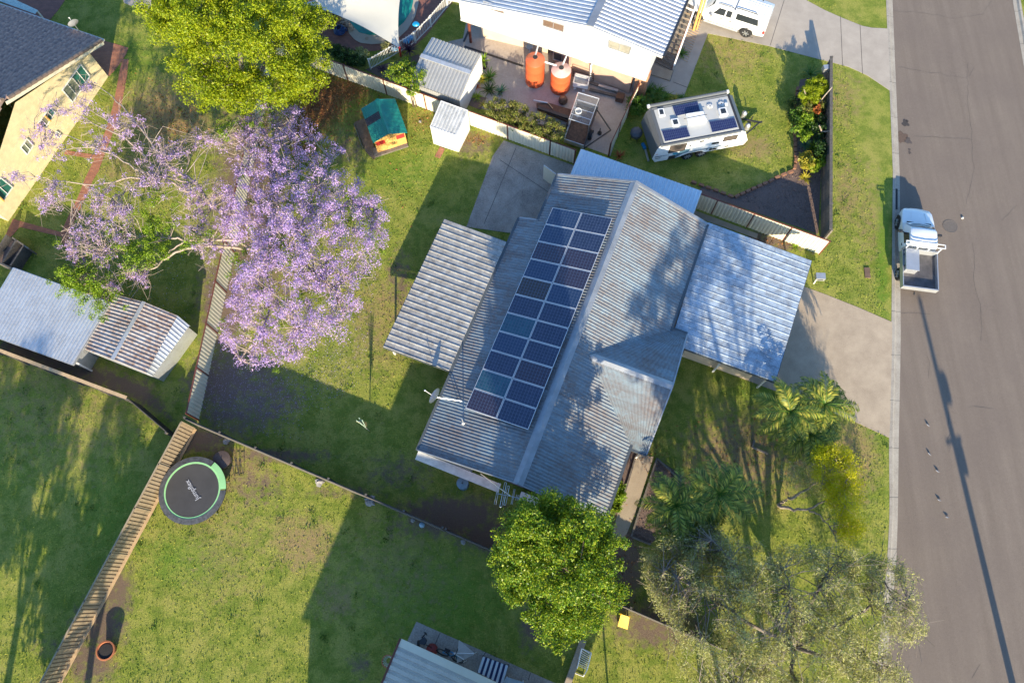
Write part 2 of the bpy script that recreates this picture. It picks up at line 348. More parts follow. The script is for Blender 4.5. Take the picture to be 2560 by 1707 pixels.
grass = ramp(n, n3, [(.34, (.08, .125, .016)), (.46, (.19, .24, .028)), (.55, (.29, .32, .045)), (.68, (.46, .43, .09))])
grass = mix(n, ramp(n, n1, [(.38, (0, 0, 0)), (.66, (.75,)*3)]), grass, mix(n, n3, (.22, .22, .04), (.48, .42, .12)))
grass = mix(n, ramp(n, noise(n, co, 1.1, 7, .75), [(.42, (.75,)*3), (.54, (0, 0, 0))]), grass, mix(n, n3, (.07, .12, .014), (.20, .26, .028)))
grass = mix(n, gate('lush', n2, .1, .6), grass, mix(n, n3, (.06, .14, .012), (.20, .32, .028)))
grass = mix(n, gate('dry', n2, .1, .65), grass, mix(n, n3, (.19, .13, .05), (.44, .32, .15)))
grass = mix(n, ramp(n, n2, [(.58, (0, 0, 0)), (.74, (.5,)*3)]), grass, (.30, .24, .10))
dirt = mix(n, n3, (.085, .058, .042), (.27, .19, .135))
grass = mix(n, gate('soil', n2, .12, .55), grass, dirt)
grass = mix(n, gate('litter', n3, .2, .6), grass, mix(n, n4, (.10, .04, .018), (.34, .16, .06)))
pt = N(n, 'ShaderNodeMath', operation='MULTIPLY'); n.links.new(gate('petal', n2, .1, .6), pt.inputs[0]); pt.inputs[1].default_value = .22
grass = mix(n, pt.outputs[0], grass, mix(n, n4, (.17, .12, .13), (.32, .25, .32)))
grass = mix(n, .55, grass, ramp(n, n4, [(.32, (.35,)*3), (.52, (1, 1, 1)), (.7, (1.0, 1.0, .9))]), 'MULTIPLY')
grass = mix(n, .05, grass, (.22, .22, .13))
n.links.new(grass, b.inputs['Base Color']); b.inputs['Roughness'].default_value = .9; b.inputs['Specular IOR Level'].default_value = .15
hh = N(n, 'ShaderNodeMath', operation='ADD'); n.links.new(n3, hh.inputs[0]); n.links.new(n4, hh.inputs[1]); bump(n, b, hh.outputs[0], .55, .05)
me.materials.append(m); lawn = bpy.data.objects.new('lawn', me); col.objects.link(lawn); struct(lawn); lawn['label'] = 'mown lawns of all the gardens, green with dry and bare patches'

# road
m, n, b = newmat('asphalt'); co = coords(n)
st = noise(n, mapv(n, co, (1.2, .06, 1)), 1.6, 5, .6); bl = noise(n, co, .35, 5, .6); sp = noise(n, co, 55, 3, .8); s2 = noise(n, co, 11, 5, .7)
c = ramp(n, st, [(.3, (.172, .134, .104)), (.7, (.222, .176, .138))]); c = mix(n, ramp(n, bl, [(.35, (.7,)*3), (.65, (0, 0, 0))]), c, (.172, .134, .108))
c = mix(n, .75, c, ramp(n, sp, [(.3, (.55,)*3), (.55, (1, 1, 1)), (.75, (1.25, 1.2, 1.1))]), 'MULTIPLY'); c = mix(n, .4, c, ramp(n, s2, [(.3, (.7,)*3), (.6, (1, 1, 1))]), 'MULTIPLY')
n.links.new(c, b.inputs['Base Color']); b.inputs['Roughness'].default_value = .85; bump(n, b, sp, .35, .01); m_asph = m
mb = MB(); k = len(KRw)
vs = []
for i in range(k):
    a = KRw[i]; bb = Vector((xat(RKL, a.y), a.y, 0)); vs += [(a.x, a.y, -.10), ((a.x+bb.x)/2, a.y, -.05), (bb.x, a.y, -.10)]
mb.add(vs, [(3*i+j+1, 3*i+j, 3*i+3+j, 3*i+4+j) for i in range(k-1) for j in range(2)])
road = struct(mb.build('road', m_asph)); road['label'] = 'grey-brown asphalt street'
def crack(pts, wd=.03, z=.0):
    m_ = MB(); pp = []
    for i in range(len(pts)-1):
        a, b_ = Vector(P(*pts[i])), Vector(P(*pts[i+1])); kk = max(2, int((b_-a).length/.35))
        for j in range(kk): pp.append(a.lerp(b_, j/kk)+Vector((rng.normal()*.05, rng.normal()*.05, 0)))
    pp.append(Vector(P(*pts[-1])))
    for a, b_ in zip(pp[:-1], pp[1:]):
        t = (b_-a).normalized(); s = t.cross(Vector((0, 0, 1)))*wd/2*random.uniform(.4, 1.2); zz = Vector((0, 0, z))
        m_.quad(a-s+zz, a+s+zz, b_+s+zz, b_-s+zz)
    return m_
def roadz(x):                                              # road camber height
    return -.05
allc = MB()
for pts in ([q(4, 1160, 90), q(4, 1400, 110), q(4, 1740, 165), q(4, 1980, 125), q(4, 2060, 0)], [q(4, 1190, 605), q(4, 1530, 665), q(4, 1820, 720), q(4, 1900, 610)], [q(4, 1840, 560), q(4, 1835, 900), q(4, 1870, 1200), q(4, 1900, 1560), q(8, 1860, 150), q(8, 1825, 300)],
            [q(8, 1880, 650), q(8, 1920, 1100), q(8, 1960, 1300), q(8, 1960, 1560)], [q(8, 1230, 1290), q(8, 1500, 1310)], [q(12, 1670, 640), q(12, 1665, 1020)], [q(12, 1840, 590), q(12, 2080, 610)], [q(16, 1960, 1400), q(16, 1880, 1520)], [q(12, 1480, 120), q(12, 1480, 330)], [q(4, 1350, 1240), q(4, 1880, 1280)], [q(8, 2300, 320), q(8, 2150, 450)]):
    c_ = crack(pts, .018); allc.add([(x, y, -.045+.045*min(1, abs(x-27)/6)*-1+.048) if False else (x, y, -.10+.05*(1-min(1, abs(x-(xat(KRw, y)+xat(RKL, y))/2)/((xat(RKL, y)-xat(KRw, y))/2)))+.006) for x, y, z in c_.v], c_.f)
struct(tag(allc.build('crack', simple('crack_fill', (.12, .10, .085), .9), road)))
def rdz(x, y): return -.10+.05*(1-min(1, abs(x-(xat(KRw, y)+xat(RKL, y))/2)/((xat(RKL, y)-xat(KRw, y))/2)))
# kerbs (real step up to the verge)
def kerb(L, Rr, name, flip=False):
    mb = MB(); k = 220; ys = np.linspace(L[-1].y, L[0].y, k); vs = []
    prof = [(0, .0, -.2), (0, 0, .012), (.32, 0, .02), (.5, 0, -.075), (1, 0, -.09), (1, 0, -.2)]
    for y in ys:
        a, c_ = xat(L, y), xat(Rr, y)
        for u, _, z in prof: vs.append((a+(c_-a)*u, y, z))
    n_ = len(prof); mb.add(vs, [(i*n_+j, i*n_+j+1, (i+1)*n_+j+1, (i+1)*n_+j) for i in range(k-1) for j in range(n_-1)])
    o = struct(mb.build(name, m_conck)); jb = MB()
    y = L[-1].y
    while y < L[0].y:
        y += 2.5; a, c_ = xat(L, y), xat(Rr, y)
        pj = [(a+(c_-a)*u, z+.004) for u, _, z in prof[1:5]]
        for (x0_, z0_), (x1_, z1_) in zip(pj[:-1], pj[1:]): jb.quad((x0_, y-.009, z0_), (x1_, y-.009, z1_), (x1_, y+.009, z1_), (x0_, y+.009, z0_))
    struct(jb.build('joint', m_joint, o)); return o
kb = kerb(KLw, KRw, 'kerb'); kb['label'] = 'pale concrete kerb and gutter along the near side of the road'
kb2 = kerb(RKR, RKL, 'kerb'); kb2['label'] = 'kerb on the far side of the road at the right edge'
PAVED = []
def pave(name, pts, mat, z=.012, label=None, joints=(), world=False):
    PAVED.append([tuple(p) for p in pts])
    r = [Vector((*p[:2], z)) for p in pts] if world else [P(x, y, z) for x, y in pts]
    mb = MB(); mb.prism([(p.x, p.y) for p in r], -.05, z); o = struct(mb.build(name, mat))
    if label: o['label'] = label
    if joints:
        jb = MB()
        for a, b_ in joints: jb.bar(P(*a, z+.001), P(*b_, z+.001), .03, .008)
        struct(jb.build('joint', m_joint, o))
    return o
pave('driveway', [(2014, -60), (2014, 0), (2060, 25), (2105, 45), (2155, 65), (2180, 70), (2220, 72), (2228, 229), (2200, 210), (2170, 190), (2145, 178), (2120, 167), (2082, 157), (2050, 149), (1920, 115), (1770, 84), (1709, 243), (1560, 205), (1600, 100), (1640, -60)], m_conc2, .014,
     'broad pale concrete driveway of the white house', [(q(4, 150, 0), q(4, 20, 420)), (q(4, 665, 150), q(4, 685, 610)), (q(4, 845, 230), q(4, 868, 680)), (q(3, 1480, 755), q(3, 1610, 805)), (q(3, 1450, 750), q(3, 1480, 650)), (q(3, 1670, 150), q(3, 2210, 350))])
pave('driveway', [(1700, 560), (1905, 640), (2012, 717), (2067, 737), (2150, 770), (2233, 806), (2229, 1000), (2223, 1094), (2122, 1047), (2060, 1022), (1960, 985), (1680, 880)], m_conc, .014, 'concrete driveway from the street into the carport')
pave('patio', [q(2, 2275, 1290), q(3, 345, 1440), q(3, 570, 1520), (1440, 440), (1400, 600), (1166, 567), (1232, 390)], m_concd, .016, 'stained concrete patio behind the house', [((1290, 370), (1210, 560)), ((1250, 400), (1370, 480))])
pave('path', [(1738, 515), (1740, 527), (1895, 585), (1892, 596), (1760, 550), (1700, 545)], m_conc, .014, 'narrow concrete strip beside the fence')
pave('path', [(1592, 1132), (1634, 1142), (1588, 1281), (1560, 1350), (1530, 1340), (1544, 1281)], m_conc, .018, 'front entry path of worn concrete')
pave('path', [q(11, 1145, 1020), q(11, 1240, 1040), q(11, 1130, 1568), q(11, 970, 1568)], m_conc, .016, 'front entry path of worn concrete') if False else None
pave('yard_slab', [q(2, 1760, 385), q(2, 1900, 355), (1165, 60), (1300, -60), (1720, -60), (1634, 200), (1580, 235), (1526, 390), (1180, 262), (1195, 160)], m_slab, .013, 'brown concrete yard under and behind the white house', [(q(2, 1915, 425), q(2, 2350, 580))])
dr = MB(); dr.bar(G(2, 1915, 428, .02), G(2, 2350, 575, .02), .13, .02); dr.bar(G(3, 0, 575, .02), G(3, 100, 610, .02), .13, .02); dr.bar(G(2, 1908, 385, .02), G(2, 1950, 290, .02), .13, .02)
tag(dr.build('drain_grate', m_dark), 'long dark drainage grate set in the slab under the white house', 'drain')
pave('patio', [(1041, 1553), (1380, 1703), (1600, 1800), (1500, 2000), (960, 1760), (1000, 1640)], m_concd, .014, 'concrete slab beside the verandah roof at the bottom', [(q(14, 1690, 1105), q(14, 1630, 1240)), (q(14, 2110, 1280), q(14, 2080, 1330)), (q(15, 170, 1470), q(15, 150, 1540))])
pave('patio', [(288, -60), (380, -60), (378, 27), (335, 18), (310, 8)], m_conc2, .014, 'small corner of pale paving at the top edge')
pave('brick_paving', [q(1, -50, -80), q(1, 560, -80), q(1, 600, 0), q(1, 530, 100), q(1, 460, 185), q(1, 300, 150), q(1, -50, 0)], m_brickdark, .014, 'reddish brick paving behind the slate roof')
pave('brick_paving', [q(1, 780, 380), q(1, 950, 375), q(1, 1060, 405), q(1, 1178, 440), q(1, 1160, 495), q(1, 1120, 560), q(1, 1060, 640), q(1, 1000, 702), q(1, 800, 620)], m_brickpath, .016, 'patch of brick paving at the corner of the yellow house')
pave('brick_path', [q(1, 1125, 545), q(1, 1182, 545), q(1, 1165, 700), q(1, 1135, 860), q(1, 1100, 1030), q(1, 1045, 1200), q(1, 975, 1380), q(1, 905, 1568), q(5, 850, 90), q(5, 790, 240), q(5, 710, 400), q(5, 640, 560), q(5, 625, 640), q(5, 665, 740), q(5, 745, 880), q(5, 850, 1030), q(5, 905, 1160), q(5, 850, 1130), q(5, 770, 1000), q(5, 680, 860), q(5, 615, 740), q(5, 566, 640), q(5, 570, 540), q(5, 640, 390), q(5, 720, 230), q(5, 785, 60), q(5, 830, -30), q(1, 880, 1430), q(1, 975, 1180), q(1, 1040, 960), q(1, 1075, 780), q(1, 1100, 640)], m_brickpath, .015, 'long curving brick garden path past the yellow house')
pave('brick_path', [q(5, 120, 440), q(5, 180, 460), q(5, 595, 572), q(5, 590, 612), q(5, 180, 515), q(5, 100, 610), q(5, 50, 590)], m_brickpath, .017, 'short brick path branching to the yellow house')
pave('brick_path', [q(1, 600, 1380), q(1, 930, 1430), q(1, 920, 1470), q(1, 590, 1415)], m_brickpath, .018, 'narrow brick strip reaching the yellow wall')
bed = MB(); bed.prism([(p.x, p.y) for p in (P(*s) for s in [(2000, 200), (1992, 250), (1988, 330), (1990, 420), (1950, 440), (1900, 462), (1832, 494), (1760, 465), (1740, 480), (2045, 585), (2054, 400), (2056, 190)])], -.05, .02)
tag(bed.build('mulch_bed', m_mulch), kind='structure')['label'] = 'bark mulch bed in front of the paling fence'
q11b = [q(11, 1330, 1070), q(11, 1650, 1290), q(11, 1620, 1500), q(15, 1270, 295), q(15, 1095, 225), q(11, 1170, 1560)]
bed = MB(); bed.prism([(p.x, p.y) for p in (P(*s) for s in [q(11, 1330, 1070), q(11, 1650, 1290), q(11, 1620, 1500), q(15, 1270, 295), q(15, 1095, 225), q(11, 1170, 1560)])], -.05, .03)
tag(bed.build('mulch_bed', m_mulch), kind='structure')['label'] = 'timber edged mulch bed under the front palm'
bed = MB(); bed.prism([(p.x, p.y) for p in (P(*s) for s in [(1573, 1125), (1592, 1133), (1546, 1282), (1526, 1262)])], -.05, .02)
tag(bed.build('mulch_bed', m_mulch), kind='structure')['label'] = 'narrow planting strip along the front of the house'
bed = MB(); bed.prism([(p.x, p.y) for p in (P(*s) for s in [q(2, 1300, 560), q(2, 1500, 500), q(2, 1560, 900), q(2, 1200, 740), q(2, 1000, 640)])], -.05, .02)
tag(bed.build('mulch_bed', m_mulch), kind='structure')['label'] = 'dark planting bed between the pool fence and the grey shed'
bed = MB(); bed.prism([(p.x, p.y) for p in (P(*s) for s in [q(2, 1960, 860), q(2, 2120, 900), q(2, 2060, 1010), q(2, 1930, 960)])], -.05, .02)
tag(bed.build('mulch_bed', m_mulch), kind='structure')['label'] = 'small soil bed below the potted plants'

# ------------------------------------------------------------ main house
hu = Vector((.3679, .9299, 0)).normalized(); hw = Vector((.9299, -.3679, 0)).normalized()
RZ, EZ = 4.3, 2.55
HR = P(1289, 1225, RZ); slope = (RZ-EZ)/4.25
def HF(u, w_, z=None):
    if z is None: z = RZ-abs(w_)*slope
    p = HR+hu*u+hw*w_; return Vector((p.x, p.y, z))
UL = (P(1589, 455, RZ)-HR).length; UD = (P(1298, 544, 2.15)-HR).dot(hu); WD = -5.28; WN = -4.2; WE = 4.25
ub = .30
house = thing('house', HF(8, 0, 0), 'main house with long corrugated grey roof covered by solar panels', 'house', 'houses')
# roof planes
mb = MB(); mb.sheet(HF(ub, 0), HF(UL, 0), HF(UL, WN), HF(ub, WN), .16, .034, nv=1)
mb.sheet(HF(ub, WN), HF(UD, WN), HF(UD, WD), HF(ub, WD), .16, .034)
mb.sheet(HF(ub, 0), HF(UL, 0), HF(UL, WE), HF(ub, WE), .16, .034, nv=1)
roof = mb.build('roof', m_roof, house)
fl = MB()
for s in (-1, 1): fl.quad(HF(ub-.05, 0, RZ+.07), HF(UL+.05, 0, RZ+.07), HF(UL+.05, s*.24, RZ+.04-.24*slope), HF(ub-.05, s*.24, RZ+.04-.24*slope))
fl.build('ridge_cap', m_flash, roof)
pass
for a_, b2_, w2, h2_ in ((HF(ub, 0, RZ), HF(ub, WD, RZ+WD*slope), .04, .2), (HF(ub, 0, RZ), HF(ub, WE, EZ), .04, .2), (HF(UL, 0, RZ), HF(UL, WN), .1, .13), (HF(UL, 0, RZ), HF(UL, WE, EZ), .16, .13), (HF(UD, WN), HF(UD, WD), .1, .1)):
    fl = MB(); fl.bar(a_, b2_, w2, h2_); fl.build('barge', m_flash, roof)
gt = MB(); gt.bar(HF(ub, WD-.06), HF(UD, WD-.06), .13, .12); gt.bar(HF(UD, WN-.06), HF(UL, WN-.06), .13, .12); gt.bar(HF(ub, WE+.06), HF(UL, WE+.06), .13, .12)
gt.build('gutter', m_gutter, house)
# eave soffit beyond the gable at the bottom
sf = MB(); sf.slab([HF(.25, -.3, RZ-.3), HF(.25, WD, 2.05), HF(-.35, WD, 2.0), HF(-.35, -.3, 2.05+4.9*slope)], .05); sf.build('gable_awning', m_gutter_l, house) if False else None
sf = MB(); zz = RZ+WD*slope-.16
sf.slab([HF(ub, WD, zz), HF(ub, -.9, zz+.0), HF(ub-.42, -.9, zz-.05), HF(ub-.42, WD, zz-.05)], .05); sf.build('eave_board', m_gutter_l, house)
dn = MB(); dn.tube([HF(ub, WD+.05, 2.0), HF(ub+.25, WD+.5, 1.7), HF(ub+.25, WD+.5, 0)], .045); dn.build('downpipe', m_gutter_l, house)
wl = MB(); pts = [HF(.75, WD+.55), HF(UD-.4, WD+.55), HF(UD-.4, WN+.5), HF(UL-.4, WN+.5), HF(UL-.4, WE-.5), HF(.75, WE-.5)]
wl.prism([(p.x, p.y) for p in pts], 0, 2.1)
a, b_, c = HF(.75, WD+.55, 2.1), HF(.75, WE-.5, 2.1), HF(.75, 0, RZ-.1); wl.add([a, b_, HF(.75, WE-.5, 2.5), c], [(0, 1, 2, 3)])
a, b_, c = HF(UL-.4, WN+.5, 2.1), HF(UL-.4, WE-.5, 2.1), HF(UL-.4, 0, RZ-.1); wl.add([a, b_, c], [(0, 2, 1)])
wl.build('wall', m_brickwall, house)
ft = MB(); pts = [HF(.7, WD+.5), HF(.7, WD+2.6), HF(.5, WD+2.6), HF(.5, WD+.3)]; ft.prism([(p.x, p.y) for p in pts], 0, .35); ft.build('render_panel', m_under, house)
# porch cross gable on the right slope
nr = Vector((hw.x*slope, hw.y*slope, 1)).normalized()
apx = PL(*q(11, 715, 115), HF(0, 0), nr); pz = apx.z
pr2 = P(*q(11, 1460, 415), pz); pe = EZ-.10
ridx = (pr2-apx).dot(hw); au = (apx-HR).dot(hu); aw = (apx-HR).dot(hw)
e1 = P(1716, 836, pe); e2 = P(1618, 1136, pe); u1 = (e1-HR).dot(hu); u2 = (e2-HR).dot(hu); wE = ((e1-HR).dot(hw)+(e2-HR).dot(hw))/2
def PF(u, w_, z): p = HR+hu*u+hw*w_; return Vector((p.x, p.y, z))
um = (pr2-HR).dot(hu)*.5+au*.5
pm = MB(); up_ = .035
pm.sheet(PF(um, aw, pz+up_), PF(um, wE, pz+up_), PF(u1, wE, pe+up_), PF(u1, WE, pe+up_), .16, .036)
pm.sheet(PF(um, aw, pz+up_), PF(um, wE, pz+up_), PF(u2, wE, pe+up_), PF(u2, WE, pe+up_), .16, .036)
pr = pm.build('porch_roof', m_roof, house)
fl = MB()
for s, uu in ((1, u1), (-1, u2)):
    dz = (pz-pe)/abs(uu-um)*.2; fl.quad(PF(um, aw, pz+.09), PF(um, wE+.03, pz+.09), PF(um+s*.2, wE+.03, pz+.07-dz), PF(um+s*.2, aw+.2, pz+.07-dz))
fl.bar(PF(um, wE, pz), PF(u1, wE, pe), .07, .16); fl.bar(PF(um, wE, pz), PF(u2, wE, pe), .07, .16); fl.build('porch_cap', m_flash, pr)
gt = MB(); gt.bar(PF(u2-.06, WE, pe), PF(u2-.06, wE, pe), .12, .12); gt.bar(PF(u1+.06, WE, pe), PF(u1+.06, wE, pe), .12, .12); gt.build('porch_gutter', m_gutter, pr)
ps = MB()
for uu in (u1-.2, u2+.2): ps.box(PF(uu, wE-.25, pe/2), (.1, .1, pe))
ps.build('porch_post', m_white, house)
pg = MB(); pg.add([PF(u1, wE-.1, pe), PF(u2, wE-.1, pe), PF(um, wE-.1, pz)], [(0, 1, 2)]); pg.build('porch_gable', m_under, house)
# windows on the walls (seen only from the side)
wn = MB(); wf = MB()
for u in (3.5, 7.5, 11.5):
    for wv, s in ((WE-.5, 1), (WD+.55, -1)):
        a = PF(u, wv+s*.02, .9); wn.quad(a, a+hu*1.5, a+hu*1.5+Vector((0, 0, .95)), a+Vector((0, 0, .95)))
wn.build('window', m_glass, house)
# solar panels
prs = Vector((-hw.x*slope, -hw.y*slope, 1)).normalized(); off = .26
p0 = HF(0, 0)+prs*off
cTL, cTR, cBR, cBL = [PL(x, y, p0, prs) for x, y in ((1381.3, 518.2), (1531.9, 545.5), (1320.8, 1074.6), (1162.8, 1020))]
def lerp4(u, v): return (cTL*(1-u)+cTR*u)*(1-v)+(cBL*(1-u)+cBR*u)*v
def pvmat(name, c1, c2):
    m, n, b = newmat(name); co = coords(n); t = N(n, 'ShaderNodeTexBrick', Scale=1.0); t.offset = 0
    t.inputs['Brick Width'].default_value = 1/10; t.inputs['Row Height'].default_value = 1/6; t.inputs['Mortar Size'].default_value = .0060; t.inputs['Bias'].default_value = 0
    uvn = n.nodes.new('ShaderNodeUVMap'); n.links.new(uvn.outputs[0], t.inputs['Vector'])
    t.inputs['Color1'].default_value = (*c1, 1); t.inputs['Color2'].default_value = (*c2, 1); t.inputs['Mortar'].default_value = (.085, .11, .17, 1)
    n.links.new(t.outputs[0], b.inputs['Base Color']); b.inputs['Roughness'].default_value = .22; b.inputs['Specular IOR Level'].default_value = .55; return m
m_pvframe = simple('pale_panel_frame', (.62, .63, .65), .35, 0, vary=.05)
pvm = [pvmat('solar_cells_navy', (.016, .026, .062), (.024, .036, .078)), pvmat('solar_cells_plum', (.030, .024, .045), (.036, .028, .05)), pvmat('solar_cells_brown', (.030, .023, .025), (.036, .028, .028)), pvmat('solar_cells_teal', (.015, .060, .095), (.022, .085, .12)), pvmat('solar_cells_blue', (.014, .036, .085), (.02, .042, .095))]
pick = {(0, 0): 4, (1, 0): 4, (2, 0): 1, (2, 1): 1, (3, 0): 4, (3, 1): 1, (4, 0): 2, (4, 1): 4, (5, 0): 0, (5, 1): 0, (6, 0): 3, (6, 1): 0, (7, 0): 4, (7, 1): 0, (8, 0): 0, (8, 1): 1, (9, 0): 3, (9, 1): 0, (10, 0): 1, (10, 1): 0}
words = ['topmost', 'second', 'third', 'fourth', 'fifth', 'sixth', 'seventh', 'eighth', 'ninth', 'tenth', 'lowest']; tint = ['navy', 'plum tinted', 'brown tinted', 'teal tinted', 'deep blue']
def quadgrid(mb, a, b_, c, d, lift): pass
for r_ in range(11):
    for c_ in range(2):
        g_ = .006; k_ = pick.get((r_, c_), 0)
        A_, B_, C_, D_ = lerp4(c_/2+g_*.7, r_/11+.0012), lerp4((c_+1)/2-g_*.7, r_/11+.0012), lerp4((c_+1)/2-g_*.7, (r_+1)/11-.0012), lerp4(c_/2+g_*.7, (r_+1)/11-.0012)
        ctr = (A_+B_+C_+D_)/4
        t_ = thing('solar_panel', ctr, f'{tint[k_]} solar panel, {words[r_]} row of the roof array, {"left" if c_ == 0 else "right"} column', 'solar panel', 'solar panels on the main roof')
        fm = MB(); fm.slab([A_, B_, C_, D_], .04); fm.build('frame', m_pvframe, t_)
        i_ = .027; e = prs*.004
        def pt(u, v): return (A_*(1-u)+B_*u)*(1-v)+(D_*(1-u)+C_*u)*v+e
        cm = MB(); cm.quad(pt(i_*.6, i_), pt(1-i_*.6, i_), pt(1-i_*.6, 1-i_), pt(i_*.6, 1-i_)); o = cm.build('cells', pvm[k_], t_)
        uv = o.data.uv_layers.new(name='UVMap')
        for li, cc in enumerate(((0, 0), (1, 0), (1, 1), (0, 1))): uv.data[li].uv = cc
# patio roof (left) and carport (right), side awning (top)
def flatroof(name, cs, hs, mat, period, amp, prof, along, label, cat, posts, gut=m_gutter, group=None):
    c = [P(*cs[i], hs[i]) for i in range(4)]           # TL TR BR BL
    t = thing(name, (c[0]+c[1]+c[2]+c[3])/4*Vector((1, 1, 0)) if False else Vector(((c[0].x+c[2].x)/2, (c[0].y+c[2].y)/2, 0)), label, cat, group)
    mb = MB()
    if along == 'x': mb.sheet(c[0], c[3], c[2], c[1], period, amp, prof)
    else: mb.sheet(c[0], c[1], c[2], c[3], period, amp, prof)
    mb.build('roof', mat, t)
    fr = MB()
    for i in range(4):
        a, b_ = c[i], c[(i+1) % 4]; fr.bar(a-Vector((0, 0, .09)), b_-Vector((0, 0, .09)), .06, .14)
    fr.build('gutter', gut, t)
    for a in posts:
        u, v = a; p = (c[0]*(1-u)+c[1]*u)*(1-v)+(c[3]*(1-u)+c[2]*u)*v; pb = MB(); pb.box((p.x, p.y, (p.z-.1)/2), (.09, .09, p.z-.1), math.atan2(hu.y, hu.x)); pb.build('post', m_white, t)
    return t, c
flatroof('patio_roof', [(1111, 548), (1266, 605), (1123, 927), (958, 867)], [1.95, 2.2, 2.2, 1.95], m_patio, .345, .036, 'rib', 'x', 'lichen streaked patio roof attached left of the main house', 'patio roof', [(.05, .04), (.05, .5), (.05, .96)])
flatroof('carport', [(1770, 556), (2029, 652), (1938, 955), (1676, 858)], [2.4, 2.15, 2.15, 2.4], m_carport, .375, .022, 'rib', 'x', 'blue-grey metal carport roof between the house and driveway', 'carport', [(.94, .03), (.94, .97), (.5, .97), (.5, .03)])
flatroof('side_awning', [(1453, 373), (1754, 478), (1733, 536), (1425, 440)], [1.9, 1.9, 2.05, 2.05], grime('pale_blue_sheet', (.50, .64, .74), (.36, .45, .52), .5, .1, .5, 1.2, 10.), .21, .03, 'trap', 'y', 'pale blue sheet awning beside the north fence', 'awning', [(.02, .05), (.98, .05)], gut=m_gutter_l)
# low wall panel under the carport edge
pw = MB(); a = G(11, 1548, 130); b_ = G(11, 2165, 350); pw.bar(a+Vector((0, 0, .0)), b_, .1, .0) if False else None
pn = MB(); aa, bb = G(11, 1552, 135), G(11, 2165, 352); pn.prism([(aa.x, aa.y), (bb.x, bb.y), (bb.x+.03, bb.y+.1), (aa.x+.03, aa.y+.1)], 0, 2.1)
tag(pn.build('side_wall', m_under), 'beige sheet wall closing the lower side of the carport', 'wall')

# ------------------------------------------------------------ fences
def ribfence(name, A_, B_, h, bays, mat, mpost, label, face=1, hs=None, period=.2, lower=0.0, group=None, battens=None):
    """A_,B_ base points; ribbed sheet panels, rails and posts"""
    A_, B_ = Vector(A_), Vector(B_); t = (B_-A_).normalized(); sd = Vector((t.y, -t.x, 0))*face
    root = thing(name, (A_+B_)/2, label, 'fence', group)
    for i in range(bays):
        a = A_.lerp(B_, i/bays); b_ = A_.lerp(B_, (i+1)/bays); hh = h if hs is None else hs[i]
        mb = MB(); L = (b_-a).length; k = max(1, round(L/period)); th = .028
        prof = [(0, 0), (.3, 0), (.42, 1), (.88, 1)]; us = [((j+u)/k, v) for j in range(k) for u, v in prof]+[(1, 0)]
        vs = []
        for u, v in us:
            p = a.lerp(b_, u)+sd*(v*th); vs += [(p.x, p.y, .03), (p.x, p.y, hh-.03)]
        mb.add(vs, [(2*j, 2*j+1, 2*j+3, 2*j+2) for j in range(len(us)-1)]); mb.build('panel', mat, root)
        rb = MB(); rb.bar(a+Vector((0, 0, hh-.01))+t*.035, b_+Vector((0, 0, hh-.01))-t*.035, .06, .04); rb.build('rail', mpost, root)
    for i in range(bays+1):
        a = A_.lerp(B_, i/bays); pb = MB(); pb.box((a.x, a.y, h/2+.01), (.065, .085, h+.02), math.atan2(t.y, t.x)); pb.build('post', mpost, root)
    return root
fN = lambda x: P(x, 205+.3683*(x-881))
ribfence('fence', fN(681), fN(1374), 1.42, 7, m_cream, m_redbrown, 'cream sheet fence with red-brown posts behind the playhouse and white shed', 1)
ribfence('fence', fN(1374), fN(1435), 1.42, 1, m_cream, m_redbrown, 'single cream fence bay between hedge and house', 1)
ribfence('fence', fN(1690), fN(2048), 1.58, 4, m_cream, m_redbrown, 'cream sheet fence with red-brown posts beside the carport', 1)
wA = P(693, 136); wB = P(497, 1050)
ribfence('fence', P(681, 190), wB, 1.55, 9, m_cream, m_redbrown, 'cream sheet fence with dark red rail under the purple flowering tree', -1)
# internal gate near the patio
ga = MB(); a, b_ = P(1358, 448), P(1388, 470); gth = thing('gate', (a+b_)/2, 'cream sheet gate standing open at the top corner of the house', 'gate')
mb = MB(); mb.bar(a+Vector((0, 0, .75)), b_+Vector((0, 0, .75)), .03, 1.4); mb.build('panel', m_cream, gth); mb = MB(); mb.bar(a+Vector((0, 0, 1.47)), b_+Vector((0, 0, 1.47)), .05, .05); mb.build('frame', m_gutter_l, gth)
def paling(name, A_, B_, h, bays, mat, mrail, label, gap=.035, wd=.12, side=1, rails=2, group=None, cap=None):
    A_, B_ = Vector(A_), Vector(B_); t = (B_-A_).normalized(); sd = Vector((t.y, -t.x, 0))*side; root = thing(name, (A_+B_)/2, label, 'fence', group)
    for i in range(bays):
        a = A_.lerp(B_, i/bays); b_ = A_.lerp(B_, (i+1)/bays); L = (b_-a).length; k = int(L/(wd+gap)); mb = MB()
        for j in range(k):
            p = a+t*((j+.5)*L/k); mb.box((p.x, p.y, h/2+random.uniform(-.01, .01)), (wd, .018, h), math.atan2(t.y, t.x)+random.uniform(-.01, .01))
        mb.build('palings', mat, root)
        for z in ([.25, h-.15] if rails == 2 else [.2, h*.5, h-.12]):
            rb = MB(); q1 = a+sd*.035+Vector((0, 0, z)); q2 = b_+sd*.035+Vector((0, 0, z)); rb.bar(q1, q2, .045, .08); rb.build('rail', mrail, root)
    for i in range(bays+1):
        a = A_.lerp(B_, i/bays)+sd*.075; pb = MB(); pb.box((a.x, a.y, h/2), (.1, .1, h), math.atan2(t.y, t.x)); pb.build('post', mrail, root)
    if cap:
        cb = MB(); cb.bar(A_+Vector((0, 0, h+.01)), B_+Vector((0, 0, h+.01)), .17, .03); cb.build('cap', cap, root)
    return root
m_palt = simple('tan_palings', (.40, .30, .19), .8, vary=.3, scale=6)
